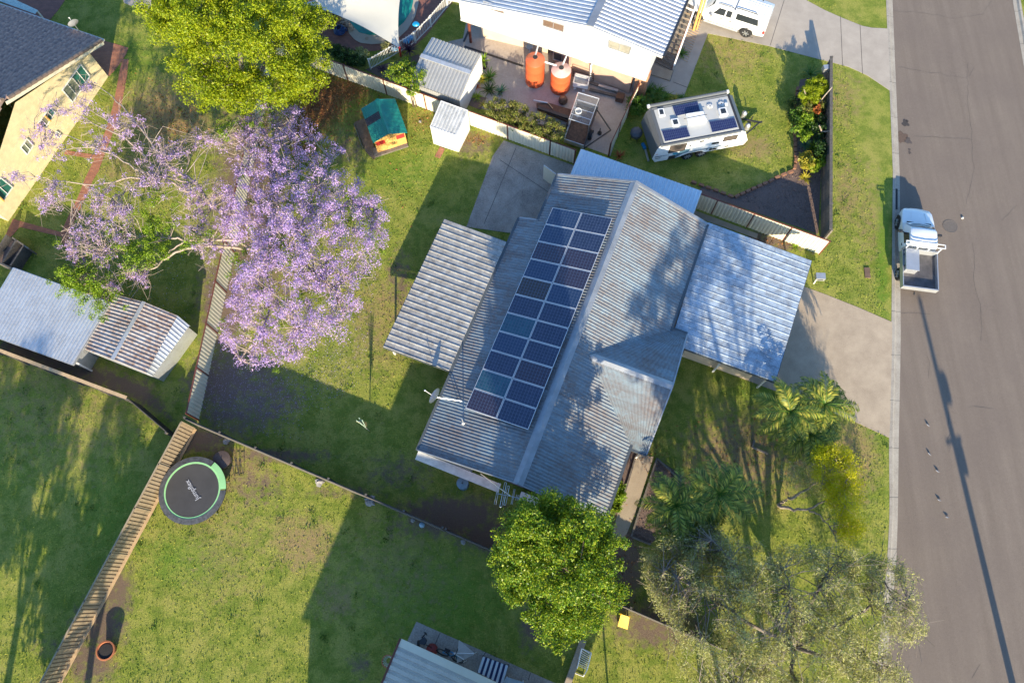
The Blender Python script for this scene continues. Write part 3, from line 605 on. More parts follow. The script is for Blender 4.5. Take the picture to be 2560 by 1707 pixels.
# tan fence with boards: solid backing + thin battens
a, b_ = P(487, 1072), P(130, 1740)
tf = thing('fence', (a+b_)/2, 'tan ribbed fence running down to the bottom left corner', 'fence'); tf_root = tf
t = (b_-a).normalized(); sdv = Vector((-t.y, t.x, 0))
if sdv.x < 0: sdv = -sdv
nb = 6
for i in range(nb):
    p, r_ = a.lerp(b_, i/nb), a.lerp(b_, (i+1)/nb); L = (r_-p).length; k = round(L/.19); mb = MB(); vs = []
    us = [((j+u)/k, v) for j in range(k) for u, v in [(0, 0), (.22, 0), (.30, 1), (.92, 1)]]+[(1, 0)]
    hh = 1.62
    for u, v in us:
        o = p.lerp(r_, u)+sdv*(v*.045); vs += [(o.x, o.y, .02), (o.x, o.y, hh)]
    mb.add(vs, [(2*j, 2*j+1, 2*j+3, 2*j+2) for j in range(len(us)-1)]); mb.build('panel', simple('tan_sheet', (.36, .27, .17), .7, vary=.2, scale=5) if i == 0 else bpy.data.materials['tan_sheet'], tf)
    for z, wd in ((hh, .07), (.1, .16)):
        rb = MB(); rb.bar(p+Vector((0, 0, z))+(sdv*.08 if z < 1 else sdv*0), r_+Vector((0, 0, z))+(sdv*.08 if z < 1 else sdv*0), wd, .06); rb.build('rail', bpy.data.materials['tan_sheet'] if z > 1 else m_timl, tf)
for i in range(nb+1):
    p = a.lerp(b_, i/nb)+sdv*.03; pb = MB(); pb.box((p.x, p.y, .82), (.09, .08, 1.66), math.atan2(t.y, t.x)); pb.build('post', bpy.data.materials['tan_sheet'], tf)
# south boundary: dark paling fence, steps down in height
sA, sB = P(497, 1066), P(1800, 1622)
paling('fence', sA, sA.lerp(sB, .5), 1.85, 7, m_timd, m_timd, 'dark thin paling fence dividing the shaded lawn from the trampoline lawn', gap=.004, side=-1)
paling('fence', sA.lerp(sB, .5)+(sB-sA).normalized()*.15, sB, 1.6, 6, m_timd, m_timd, 'dark paling fence passing under the round green tree', gap=.004, side=-1)
paling('fence', P(-60, 858), P(352, 1012), 1.5, 6, m_tim, m_timd, 'weathered grey paling fence below the two metal sheds', gap=.003, side=1, cap=m_timl)
paling('fence', P(352, 1012), P(446, 1092), 1.35, 1, m_black, m_timd, 'short black fence section meeting the tan fence', gap=.006, side=1)
paling('fence', P(2055, 182), P(2052, 604), 1.45, 7, m_timd, m_tim, 'dark paling fence with vertical boards beside the footpath lawn', gap=.02, side=-1, rails=3, cap=m_timd)
ribfence('fence', P(1590, 246), P(1521, 392), 1.4, 3, m_cream, m_redbrown, 'pale sheet fence between the brown yard and the caravan lawn', 1)
lb = MB(); lb.box(tuple(P(2066, 172, 1.2)), (.42, .3, .34), .1)
t_ = thing('letterbox', P(2066, 172, 1.0), 'small white letterbox fixed to the end of the paling fence', 'letterbox'); lb.build('box', m_alu, t_)
sb = MB(); sb.box(tuple(P(2066, 172, 1.2)+Vector((-.05, -.155, .02))), (.25, .01, .04), .1); sb.build('slot', m_dark, t_)
# letterbox on post in the front lawn
p = P(2034, 709); t_ = thing('letterbox', p, 'white letterbox on a leaning post beside the driveway', 'letterbox')
pb = MB(); tp = P(2044, 695, .55); pb.tube([p, tp], .04, 6); pb.build('post', m_white, t_); lb = MB(); lb.box(tuple(P(2050, 692, .68)), (.5, .36, .28), -.05); lb.build('box', m_alu, t_)
sb = MB(); sb.box(tuple(P(2050, 692, .70)+Vector((0, -.185, 0))), (.3, .01, .05), -.05); sb.build('slot', m_dark, t_)

# ------------------------------------------------------------ yellow house (upper left)
m_yellow_wall = brickmat('yellow_brick_wall', (.80, .66, .38), (.76, .62, .36), (.68, .57, .36), .24, .085, rot=(R(90), 0, R(-35)), bm=.15)
yb = P(271, 192); yb2 = P(-100, 729); yt = (yb2-yb).normalized(); yn = Vector((-yt.y, yt.x, 0))
if yn.x < 0: yn = -yn
cr = PL(*q(1, 820, 487), yb, yn); ap = PL(38, 257, yb, yn); lf = Vector((yb2.x, yb2.y, cr.z)); yh = thing('house', P(100, 150), 'yellow brick house with dark tiled roof at the upper left', 'house', 'houses')
apd = (ap-yb).dot(yt); lfb = yb+yt*(2*apd); inn = -yn
mb = MB(); mb.add([yb, Vector((yb.x, yb.y, cr.z)), ap, Vector((lfb.x, lfb.y, cr.z)), lfb], [(0, 1, 2, 3, 4)])
back = inn*14
mb.add([yb, Vector((yb.x, yb.y, cr.z)), Vector((yb.x, yb.y, cr.z))+back, yb+back, lfb, Vector((lfb.x, lfb.y, cr.z)), Vector((lfb.x, lfb.y, cr.z))+back, lfb+back], [(0, 3, 2, 1), (4, 5, 6, 7)]); mb.build('wall', m_yellow_wall, yh)
# tiled roof planes
def tiled(a, b_, c, d_, mat, name, parent, course=.37, tw=.34, lift=.11, wave=.07):
    """a-b eave, d-c ridge"""
    a, b_, c, d_ = map(Vector, (a, b_, c, d_)); nrm = (b_-a).cross(d_-a).normalized()
    if nrm.z < 0: nrm = -nrm
    L = (b_-a).length; W = (d_-a).length; kc_ = max(1, round(W/course)); ku = max(1, round(L/tw)); vs = []; fs = []
    U = [(i+s)/ku for i in range(ku) for s in (0, .25, .5, .75)]+[1.0]; hs = [[0, .7, 1, .7][i % 4] for i in range(len(U)-1)]+[0]
    V = [(j+s)/kc_ for j in range(kc_) for s in (.0, .97)]; lv = [[1, 0][i % 2] for i in range(len(V))]
    for v, l in zip(V, lv):
        for u, h_ in zip(U, hs):
            p = (a*(1-u)+b_*u)*(1-v)+(d_*(1-u)+c*u)*v; vs.append(p+nrm*(l*lift+h_*wave))
    k = len(U); m_ = MB(); m_.add(vs, [(j*k+i, j*k+i+1, (j+1)*k+i+1, (j+1)*k+i) for j in range(len(V)-1) for i in range(k-1)]); return m_.build(name, mat, parent)
ec = P(*q(1, 933, 380), cr.z-.05); ea = PL(*q(1, 50, 942), ec, (yn+yt*.0)); n_ = yn
ea = PL(10, 254, ec, yn); apz = max(ea.z, cr.z+.8)
L_ = 15; e_a = ec; e_b = ec+inn*L_; r_a = ea; r_b = ea+inn*L_; far = Vector((2*ea.x-ec.x, 2*ea.y-ec.y, ec.z))
rf = tiled(e_b, e_a, r_a, r_b, m_tileroof, 'roof', yh)
tiled(far, far+inn*L_, r_b, r_a, m_tilecap, 'roof', yh)
def caps(a, b_, parent, rad=.13, L=.4):
    m_ = MB(); a, b_ = Vector(a), Vector(b_); n_ = int((b_-a).length/L); t = (b_-a).normalized()
    for i in range(n_):
        p = a+t*(i*L); m_.tube([p, p+t*(L*.96)], [rad, rad*.86], 8)
    return m_.build('cap_tiles', m_tilecap, parent)
caps(e_a+Vector((0, 0, .06)), r_a+Vector((0, 0, .06)), rf); caps(r_a+Vector((0, 0, .1)), r_b+Vector((0, 0, .1)), rf)
gt = MB(); gt.bar(e_a+Vector((.1, .1, -.05)), e_b+Vector((.1, .1, -.05)), .13, .12); gt.build('gutter', m_gutter_l, yh)
bg = MB(); bg.bar(e_a-Vector((0, 0, .12))+yn*.06, r_a-Vector((0, 0, .12))+yn*.06, .04, .2); bg.build('barge', m_cream, yh)
def wallwin(cs, p0, nrm, parent, blind, fr=m_white, slats=None, sill=None):
    nv = Vector(nrm).normalized(); C_ = [PL(*c, p0, nv)+nv*.03 for c in cs]
    m_ = MB(); m_.add(C_, [(0, 1, 2, 3)]); w_ = m_.build('window', blind, parent)
    f_ = MB()
    for i in range(4): f_.bar(C_[i]+nv*.015, C_[(i+1) % 4]+nv*.015, .05, .05, nv)
    f_.bar((C_[0]+C_[3])/2+nv*.015, (C_[1]+C_[2])/2+nv*.015, .03, .04, nv) if slats != 'v' else f_.bar((C_[0]+C_[1])/2+nv*.015, (C_[3]+C_[2])/2+nv*.015, .03, .04, nv)
    f_.build('frame', fr, w_)
    if sill:
        s_ = MB(); s_.bar(C_[2]+nv*.06, C_[3]+nv*.06, .14, .06); s_.build('sill', sill, w_)
    return w_
m_blindstripe = simple('green_blind', (.02, .13, .10), .5, vary=.2)
wallwin([q(1, 735, 590), q(1, 820, 700), q(1, 745, 815), q(1, 652, 708)], yb, yn, yh, m_blindstripe)
wallwin([q(1, 652, 708), q(1, 745, 815), q(1, 662, 938), q(1, 567, 826)], yb, yn, yh, simple('lattice_screen', (.22, .24, .17), .7, vary=.4, scale=30))
wallwin([q(1, 450, 985), q(1, 503, 1035), q(1, 450, 1110), q(1, 398, 1060)], yb, yn, yh, m_blindstripe, sill=m_timo)
wallwin([q(1, 398, 1060), q(1, 450, 1110), q(1, 400, 1190), q(1, 345, 1130)], yb, yn, yh, bpy.data.materials['lattice_screen'], sill=m_timo)
wallwin([q(1, 242, 1272), q(1, 300, 1335), q(1, 245, 1418), q(1, 184, 1352)], yb, yn, yh, bpy.data.materials['lattice_screen'])
wallwin([q(1, 515, 1205), q(1, 558, 1238), q(1, 545, 1268), q(1, 497, 1235)], yb, yn, yh, m_blindstripe)
wallwin([q(5, 0, 62), q(5, 110, 150), q(5, 22, 275), q(5, -90, 170)], yb, yn, yh, m_blindstripe, sill=m_timo)
# awning sheet beside it at top left
mb = MB(); cs = [P(*q(1, 10, -60), 1.9), P(*q(1, 350, 98), 1.9), P(*q(1, 322, 132), 1.9), P(*q(1, -40, 0), 1.9)]; mb.sheet(cs[0], cs[1], cs[2], cs[3], .15, .02)
t_ = thing('garden_awning', P(*q(1, 150, 40)), 'pale green sheet awning behind the slate tiled roof', 'awning'); mb.build('roof', simple('pale_green_sheet', (.42, .55, .52), .5), t_)
pb = MB(); pb.box((cs[1].x-.1, cs[1].y, .95), (.08, .08, 1.9)); pb.build('post', m_white, t_)
# dish + antenna on the yellow house
def dish(base, top, face, rad, label, mat=m_alu, arm=.5, brace=None):
    t_ = thing('satellite_dish', base, label, 'satellite dish'); face = Vector(face).normalized(); m_ = MB()
    s1 = face.cross(Vector((0, 0, 1))).normalized(); s2 = s1.cross(face); vs = [Vector(top)]; k = 20; fs = []
    for r_i, rr in enumerate((.35, .7, 1.0)):
        for j in range(k):
            a_ = 2*math.pi*j/k; vs.append(Vector(top)+(s1*math.cos(a_)+s2*math.sin(a_))*rad*rr+face*rad*.28*rr*rr)
    fs += [(0, 1+j, 1+(j+1) % k) for j in range(k)]
    for r_i in range(2): fs += [(1+r_i*k+j, 1+(r_i+1)*k+j, 1+(r_i+1)*k+(j+1) % k, 1+r_i*k+(j+1) % k) for j in range(k)]
    m_.add(vs, fs); m_.build('reflector', mat, t_, smooth=True)
    a_ = MB(); a_.tube([Vector(top)-face*.05-s2*rad*.6, Vector(top)+face*rad*1.5-s2*rad*.25], .015, 5); a_.tube([Vector(top)+face*rad*1.45-s2*rad*.25, Vector(top)+face*rad*1.6-s2*rad*.22], .04, 6); a_.build('arm', m_white, t_)
    b2 = MB(); b2.tube([base, Vector(top)-face*.06], .022, 6)
    if brace: b2.tube([brace, Vector(top)-face*.06], .016, 5)
    b2.build('mast', m_chrome, t_); return t_
dish(P(*q(1, 735, 298), 2.05), P(*q(1, 680, 225), 2.6), (-.6, .75, .35), .33, 'grey satellite dish on the gutter of the yellow house', mat=m_alu)
def yagi(base, top, direc, label, els, L, mat=m_alu, loops=False, name='tv_antenna'):
    t_ = thing(name, base, label, 'antenna'); top = Vector(top); dv = Vector(direc).normalized(); sv = Vector((-dv.y, dv.x, 0)).normalized()
    m_ = MB(); m_.tube([base, top+Vector((0, 0, .08))], .025, 6); m_.build('mast', m_chrome, t_)
    m_ = MB(); m_.bar(top-dv*L*.5, top+dv*L*.5, .025, .025); m_.build('boom', mat, t_)
    for i, (u, ln, kind) in enumerate(els):
        e_ = MB(); c = top+dv*L*u+Vector((0, 0, .02))
        if kind == 'loop':
            for s in (-1, 1):
                A0 = c+sv*s*.04; A1 = c+sv*s*ln/2; e_.tube([A0-dv*.045, A1-dv*.045, A1-dv*.03+sv*s*.04, A1+dv*.03+sv*s*.04, A1+dv*.045, A0+dv*.045], .012, 5)
        else: e_.tube([c-sv*ln/2, c+sv*ln/2], .011, 5)
        e_.build('element', mat, t_)
    return t_
yagi(P(*q(1, 105, 985), 2.4), P(*q(1, 15, 845), 3.3), (1, .15, 0), 'small tv antenna at the lower corner of the slate roof', [(-.4, .5, 'r'), (-.2, .5, 'r'), (0, .45, 'r'), (.2, .4, 'r'), (.4, .35, 'r')], .7, m_white)

# ------------------------------------------------------------ sheds on the left
cs = [(32.7, 669), (275, 756), (181, 911), (-61, 824)]
t_, c = flatroof('garden_shelter', cs, [1.9, 1.9, 1.9, 1.9], m_zinc, .19, .03, 'sine', 'y', 'flat shiny corrugated shelter roof at the left edge', 'shelter', [(.97, .95), (.97, .05), (.5, .95)], gut=m_alu)
wl = MB(); pp = [c[0]+(c[2]-c[0])*.04, c[1]+(c[3]-c[1])*.04, c[2]+(c[0]-c[2])*.04, c[3]+(c[1]-c[3])*.04]; wl.prism([(p.x, p.y) for p in pp], 0, 1.78); wl.build('wall', m_zinc, t_)
t_ = thing('garden_shed', P(320, 840), 'rust streaked metal garden shed with a ridge, beside the flat shelter', 'shed', 'garden sheds')
zr, ze, zl = 1.95, 1.75, 1.35
L0, L1 = P(288.7, 736, ze), P(212.4, 873, ze); R0, R1_ = P(361, 755, zr), P(282, 899, zr); Q0, Q1 = P(444, 789, ze), P(366, 933, ze); X0, X1 = P(474, 814, zl), P(381, 941, zl)
mb = MB(); mb.sheet(L0, L1, R1_, R0, .2, .035, 'trap'); mb.sheet(R0, R1_, Q1, Q0, .2, .035, 'trap'); rf = mb.build('roof', m_rusty, t_)
mb = MB(); mb.bar(R0+Vector((0, 0, .05)), R1_+Vector((0, 0, .05)), .2, .03); mb.build('ridge_cap', m_zinc, rf)
mb = MB(); mb.sheet(Q0, Q1, X1, X0, .2, .035, 'trap'); mb.build('skirt_roof', m_zinc, t_)
wl = MB(); ring = [L0, X0, X1, L1]; g_ = [Vector((p.x, p.y, 0)) for p in ring]; cc = sum(g_, Vector())/4; g_ = [cc+(p-cc)*.95 for p in g_]; wl.prism([(p.x, p.y) for p in g_], 0, 1.3)
wl.add([L1-Vector((0, 0, .05)), R1_-Vector((0, 0, .05)), Q1-Vector((0, 0, .05)), X1, Vector((X1.x, X1.y, 1.2)), Vector((L1.x, L1.y, 1.2))], [(0, 1, 2, 3, 4, 5)]); wl.add([L0-Vector((0, 0, .05)), R0-Vector((0, 0, .05)), Q0-Vector((0, 0, .05)), X0, Vector((X0.x, X0.y, 1.2)), Vector((L0.x, L0.y, 1.2))], [(0, 1, 2, 3, 4, 5)]); wl.build('wall', m_zinc, t_)
# compost bays
t_ = thing('compost_bin', P(45, 645), 'dark weathered timber compost bays left of the shelter', 'compost bin', None)
for k_, cs in enumerate(([q(5, 130, 640), q(5, 155, 650), q(5, 20, 870), q(5, 0, 850)], [q(5, 215, 690), q(5, 240, 700), q(5, 120, 900), q(5, 95, 890)], [q(5, 290, 735), q(5, 310, 745), q(5, 190, 930), q(5, 170, 915)])):
    mb = MB(); a = (P(*cs[0])+P(*cs[1]))/2; b_ = (P(*cs[2])+P(*cs[3]))/2; mb.bar(a+Vector((0, 0, .4)), b_+Vector((0, 0, .4)), .09, .8); mb.build('side_board', m_timd, t_)
mb = MB(); mb.bar(G(5, 150, 640, .4), G(5, 300, 740, .4), .08, .75); mb.bar(G(5, 10, 860, .4), G(5, 180, 930, .4), .08, .75); mb.build('end_board', m_tim, t_)
mb = MB(); mb.prism([(p.x, p.y) for p in (G(5, 150, 660), G(5, 290, 750), G(5, 180, 915), G(5, 20, 860))], 0, .35); mb.build('compost', m_mulch, t_)

# ------------------------------------------------------------ white garden shed, grey shed, playhouse
def shedwalls(ring, base, mat, parent, name='wall'):
    m_ = MB(); k = len(ring)
    for i in range(k):
        a, b_ = ring[i], ring[(i+1) % k]; A2, B2 = base[i], base[(i+1) % k]; L = (b_-a).length; n_ = max(1, round(L/.13)); sd = (B2-A2).cross(Vector((0, 0, 1))).normalized()
        us = [((j+u)/n_, v) for j in range(n_) for u, v in [(0, 0), (.55, 0), (.65, 1), (.92, 1)]]+[(1, 0)]
        vs = []
        for u, v in us: vs += [A2.lerp(B2, u)+sd*v*.015, a.lerp(b_, u)+sd*v*.015]
        m_.add(vs, [(2*j, 2*j+2, 2*j+3, 2*j+1) for j in range(len(us)-1)])
    return m_.build(name, mat, parent)
t_ = thing('garden_shed', P(1110, 330), 'small white metal shed with streaked skillion roof against the cream fence', 'shed', 'garden sheds')
hb, hf = 1.85, 1.7
rg = [G(2, 1700, 930, hb), G(2, 1945, 1018, hb), G(2, 1840, 1245, hf), G(2, 1600, 1165, hf)]
mb = MB(); mb.sheet(rg[0], rg[1], rg[2], rg[3], .2, .025, 'clip'); mb.build('roof', grime('white_shed_roof', (.62, .62, .60), (.20, .20, .19), .5, .1, .8, 1.6, 22.), t_)
bs = [Vector((p.x, p.y, 0)) for p in rg]; rgi = [p-Vector((0, 0, .01)) for p in rg]; shedwalls(rgi, bs, m_white, t_)
rm = MB()
for i in range(4): rm.bar(rg[i], rg[(i+1) % 4], .04, .07)
rm.build('roof_trim', m_white, t_)
dd = MB(); a, b_ = bs[3].lerp(bs[2], .25), bs[3].lerp(bs[2], .75); o_ = (bs[3]-bs[0]).normalized()*.03; dd.prism([(p.x, p.y) for p in (a, b_, b_+o_, a+o_)], .05, 1.6); d_ = dd.build('door', m_white, t_)
hd = MB(); hp = bs[3].lerp(bs[2], .3)+o_*1.6+Vector((0, 0, .85)); hd.bar(hp, hp+Vector((0, 0, .12)), .03, .02); hd.build('handle', m_dark, d_)
t_ = thing('garden_shed', P(1120, 200), 'grey gabled metal shed with pale ridge cap behind the fence', 'shed', 'garden sheds')
zr, ze = 2.0, 1.72
C8 = lambda x, y: (1020+x*.17857, 60+y*.17857)
TL, TR = P(*C8(335, 190), ze), P(*C8(1025, 430), ze); RL, RR = P(*C8(178, 450), zr), P(*C8(882, 690), zr); BR = P(*C8(722, 1070), ze); BL = BR+(TL-TR)
mb = MB(); mb.sheet(TL, TR, RR, RL, .22, .035, 'clip'); mb.sheet(RL, RR, BR, BL, .22, .035, 'clip'); rf = mb.build('roof', m_zincgrey, t_)
mb = MB(); mb.bar(RL+Vector((0, 0, .05)), RR+Vector((0, 0, .05)), .28, .04); mb.build('ridge_cap', m_zinc, rf)
dwn = lambda p, z=0: Vector((p.x, p.y, z))
e_ = Vector((0, 0, -.02)); shedwalls([TR+e_, RR+e_, BR+e_], [dwn(TR), dwn(RR), dwn(BR)], m_white, t_) if False else None
shedwalls([TL+e_, RL+e_, BL+e_], [dwn(TL), dwn(RL), dwn(BL)], m_zinc, t_); 
g2 = MB(); shedwalls([BR+e_, RR+e_, TR+e_], [dwn(BR), dwn(RR), dwn(TR)], m_white, t_); shedwalls([BL+e_, BR+e_], [dwn(BL), dwn(BR)], m_zincgrey, t_)
# playhouse
t_ = thing('playhouse', P(970, 340), 'wooden playhouse with green corrugated roof and yellow door', 'playhouse')
zr, ze = 1.62, 1.22
r0, r1 = G(2, 1112, 910, zr), G(2, 1215, 1232, zr); l0, l1 = G(2, 965, 1000, ze), G(2, 1075, 1315, ze); k0, k1 = G(2, 1275, 906, ze), G(2, 1390, 1222, ze)
rr = MB(); rr.sheet(r0, r1, k1, k0, .1, .018)
def part_roof(u0, u1, mat, nm, par):
    m_ = MB(); m_.sheet(r0.lerp(r1, u0), r0.lerp(r1, u1), l0.lerp(l1, u1), l0.lerp(l1, u0), .1, .018); return m_.build(nm, mat, par)
rf = rr.build('roof', m_green, t_); part_roof(0, .31, m_green, 'roof', t_); part_roof(.31, .52, simple('black_sheet', (.03, .025, .035), .5), 'roof_patch', t_); part_roof(.52, 1, m_green, 'roof', t_)
mb = MB(); mb.quad(r0+Vector((0, 0, .04)), r1+Vector((0, 0, .04)), r1.lerp(k1, .12)+Vector((0, 0, .03)), r0.lerp(k0, .12)+Vector((0, 0, .03))); mb.quad(r0+Vector((0, 0, .04)), r1+Vector((0, 0, .04)), r1.lerp(l1, .12)+Vector((0, 0, .03)), r0.lerp(l0, .12)+Vector((0, 0, .03))); mb.build('ridge_cap', m_green, rf)
f1, f2 = G(2, 1118, 1400, .12), G(2, 1388, 1312, .12); b1, b2 = f1+(l0-l1)*.9, f2+(l0-l1)*.9
wl = MB(); wl.prism([(p.x, p.y) for p in (f1, f2, b2, b1)], .1, 1.15); am = (f1+f2)/2; wl.add([(f1.x, f1.y, 1.15), (f2.x, f2.y, 1.15), (am.x, am.y, 1.55)], [(0, 1, 2)]); wl.build('wall', m_timo, t_)
fd = (f2-f1).normalized(); fn = Vector((fd.y, -fd.x, 0))
dr_ = MB(); a, b_ = f1.lerp(f2, .36)+fn*.03, f1.lerp(f2, .66)+fn*.03; dr_.prism([(p.x, p.y) for p in (a, b_, b_-fn*.02, a-fn*.02)], .15, 1.12); dd = dr_.build('door', simple('yellow_ply', (.78, .42, .12), .5), t_)
hn = MB(); hn.box(tuple(f1.lerp(f2, .61)+fn*.05+Vector((0, 0, .55))), (.04, .03, .1)); hn.build('handle', m_dark, dd)
for u0_, u1_ in ((.03, .32), (.70, .97)):
    mw = MB(); a, b_ = f1.lerp(f2, u0_)+fn*.03, f1.lerp(f2, u1_)+fn*.03; mw.prism([(p.x, p.y) for p in (a, b_, b_-fn*.02, a-fn*.02)], .78, 1.12); mw.build('shutter', m_red, t_)
pl = MB(); a = G(2, 1095, 1450); b_ = G(2, 1400, 1350); pl.prism([(p.x, p.y) for p in (a, b_, b_+(l0-l1)*.25, a+(l0-l1)*.25)], 0, .1); pl.build('deck', m_tim, t_)
sd_ = MB(); sd_.prism([(p.x, p.y) for p in (G(2, 905, 1130), G(2, 1000, 1090), G(2, 1110, 1420), G(2, 1085, 1470), G(2, 1010, 1400))], -.02, .06)
so_ = sd_.build('sandpit', simple('pit_sand', (.20, .14, .09), .95, vary=.4, scale=5)); tag(so_, 'narrow brown sand pit left of the playhouse', 'sandpit')
ed = MB(); ed.bar(G(2, 900, 1140, .06), G(2, 985, 1370, .06), .05, .1); ed.build('edge_board', m_tim, so_)
st_ = MB(); st_.prism([(p.x, p.y) for p in (G(2, 1640, 1440), G(2, 1690, 1455), G(2, 1735, 1370), G(2, 1690, 1350))], -.02, .03); tag(st_.build('stepping_stone', m_brickpath), 'loose brick pavers lying below the white shed', 'paver')

# ------------------------------------------------------------ white two storey house (top)
wh = thing('house', P(1420, 60), 'white raised house with zinc roof and rainwater tanks below', 'house', 'houses')
h1 = 1.9; Wa, Wb = G(2, 1882, 186, h1), G(3, 1230, 742, h1); wt = (Wb-Wa).normalized(); wnn = Vector((wt.y, -wt.x, 0))
def WP(px, py): return PL(px, py, Wa, wnn)
apx_, rgt, lft = WP(1479, 60), WP(1632, 138), WP(1280, 20)
sl_ = (apx_.z-lft.z)/((apx_-lft).dot(wt)); lft2 = apx_-wt*((apx_-Wa).dot(wt)+.1); lft2.z = apx_.z-sl_*((apx_-Wa).dot(wt))
hzu = Vector((-wnn.x, -wnn.y, 0)); D_ = 11
mb = MB(); A0, B0 = Wa, Wb; rz_ = max(rgt.z, apx_.z-.9)
front = [A0, B0, Vector((B0.x, B0.y, rgt.z)), apx_, Vector((A0.x, A0.y, lft2.z))]; mb.add(front, [(0, 1, 2, 3, 4)])
mb.add([B0, B0+hzu*D_, Vector((B0.x, B0.y, rgt.z))+hzu*D_, Vector((B0.x, B0.y, rgt.z))], [(0, 1, 2, 3)]); mb.add([A0, A0+hzu*D_, Vector((A0.x, A0.y, lft2.z))+hzu*D_, Vector((A0.x, A0.y, lft2.z))], [(0, 3, 2, 1)])
mb.add([A0, A0+hzu*D_, B0+hzu*D_, B0], [(0, 1, 2, 3)]); mb.build('wall', m_white, wh)
tr = MB(); tr.bar(A0+Vector((0, 0, .06))+wnn*.03, B0+Vector((0, 0, .06))+wnn*.03, .05, .12); tr.tube([G(3, 250, 400, 1.75), G(3, 200, 385, 1.75)], .01) if False else None; tr.build('wall_trim', m_gutter_l, wh)
ov = wnn*.28; RA, RB = apx_+ov, apx_+hzu*D_; rE = PL(*q(3, 1383, 522), (Vector((B0.x, B0.y, 0))+ov), wnn); eS = 0.0
rE2 = rE; lE = lft2+ov-wt*.5; lE.z = lft2.z-.5*sl_
RA.z += .08; mb = MB()
mb.sheet(RA, RA+hzu*D_, rE2+hzu*D_, rE2, .27, .045, 'clip'); mb.sheet(RA, RA+hzu*D_, lE+hzu*D_, lE, .27, .045, 'clip'); rf = mb.build('roof', m_zinc, wh)
mb = MB(); mb.bar(RA+Vector((0, 0, .06)), RA+hzu*D_+Vector((0, 0, .06)), .42, .03); mb.build('ridge_cap', m_flash, rf)
mb = MB(); mb.bar(RA-Vector((0, 0, .05)), rE2-Vector((0, 0, .05)), .05, .16); mb.bar(RA-Vector((0, 0, .05)), lE-Vector((0, 0, .05)), .05, .16); mb.build('barge', m_gutter_l, wh); mb = MB(); mb.bar(rE2+wt*.06, rE2+hzu*D_+wt*.06, .12, .12); mb.build('gutter', m_dark, wh)
def wwin(cs, bl, sp='h'): return wallwin(cs, Wa, wnn, wh, bl, fr=m_alu, slats='v')
wwin([q(3, 290, 172), q(3, 480, 230), q(3, 474, 290), q(3, 286, 230)], m_blind); wwin([q(3, 893, 365), q(3, 1098, 430), q(3, 1078, 496), q(3, 887, 430)], simple('pale_blind', (.30, .28, .22), .6)); wwin([q(2, 2092, 5), q(2, 2282, 66), q(2, 2278, 122), q(2, 2088, 58)], m_blind)
# storey below, set back
lb0, lb1 = G(3, 395, 600), G(3, 1072, 862); hz3 = h1-.02; wl = MB()
bk = [lb0, lb1, lb1+hzu*8, lb0+hzu*8]; wl.prism([(p.x, p.y) for p in bk], 0, hz3); wl.build('lower_wall', m_rend, wh)
p0 = (lb0+lb1)/2; wallwin([q(3, 905, 640), q(3, 1092, 708), q(3, 1075, 778), q(3, 893, 712)], lb0, wnn, wh, m_glass, fr=m_alu, slats='v'); wallwin([q(3, 385, 470), q(3, 545, 525), q(3, 540, 590), q(3, 380, 540)], lb0, wnn, wh, m_glass, fr=m_alu, slats='v')
wl = MB(); a, b_ = G(2, 2060, 400), G(3, 90, 560); a2 = G(2, 2075, 450); p1, p2_ = G(2, 2090, 350), G(3, 330, 490)
wl.prism([(p.x, p.y) for p in (p1, p2_, p2_+hzu*6, p1+hzu*6)], 0, hz3); wl.build('lower_wall', m_under, wh)
pr_ = MB(); pc = G(3, 1168, 850); pr_.box((pc.x, pc.y, h1/2), (.75, .5, h1), math.atan2(wt.y, wt.x)); pr_.build('brick_pier', m_brickpier, wh)
for pp in ((1972, 390), (2560, 0)):
    if pp[0] > 2500: continue
    s_ = MB(); c0 = G(2, *pp); s_.tube([c0, c0+Vector((-.02, 0, h1))], .09, 8); s_.tube([c0+Vector((0, 0, h1*.6)), c0+hzu*.7+Vector((0, 0, h1))], .04, 5); s_.build('stump', m_redbrown, wh)
# downpipes to the tanks
dp = MB(); dp.tube([G(3, 0, 330, 1.85), G(3, 243, 408, 1.9), G(3, 208, 535, 1.98+.1)], .06, 8); dp.build('downpipe', m_white, wh)
dp = MB(); dp.tube([G(3, 700, 575, 1.8), G(3, 510, 495, 1.85), G(3, 460, 610, 1.7)], .06, 8); dp.build('downpipe', m_white, wh)
dp = MB(); dp.tube([G(3, 1225, 730, 1.8), G(3, 755, 578, 1.8), G(3, 725, 600, 1.6), G(3, 718, 740, .1)], .05, 8); dp.build('downpipe', m_white, wh)
dp = MB(); dp.tube([WP(*q(3, 755, 262))+wnn*.06, WP(*q(3, 728, 570))+wnn*.06], .045, 8); dp.build('downpipe', m_white, wh)
def tank(base, rad, ht, label, lid, name='water_tank', shear=None):
    t_ = thing(name, base, label, 'water tank', 'round rainwater tanks'); k = rad
    m_ = MB(); m_.lathe(base, [(k*.97, 0), (k, .04), (k, ht*.32), (k*1.01, ht*.33), (k, ht*.34), (k, ht*.66), (k*1.01, ht*.67), (k, ht*.68), (k, ht*.96), (k*.985, ht)], 36); m_.build('tank_wall', m_terra, t_, smooth=True)
    m_ = MB(); z = ht; m_.lathe((base.x, base.y, z), [(k*.99, 0), (k*.95, .03), (k*.3, .17), (k*.25, .2), (0.01, .2)], 36); m_.build('lid', lid, t_, smooth=True)
    m_ = MB(); m_.lathe((base.x, base.y, z+.2), [(k*.25, 0), (k*.25, .04), (k*.18, .05), (.01, .045)], 20); m_.build('inlet', m_black, t_)
    return t_
tank(P(1337, 203), .58, 1.92, 'left orange-red plastic rainwater tank with orange lid', m_terra)
tank(P(1400, 220), .60, 1.62, 'right orange plastic rainwater tank with faded pink lid', m_tankpale)
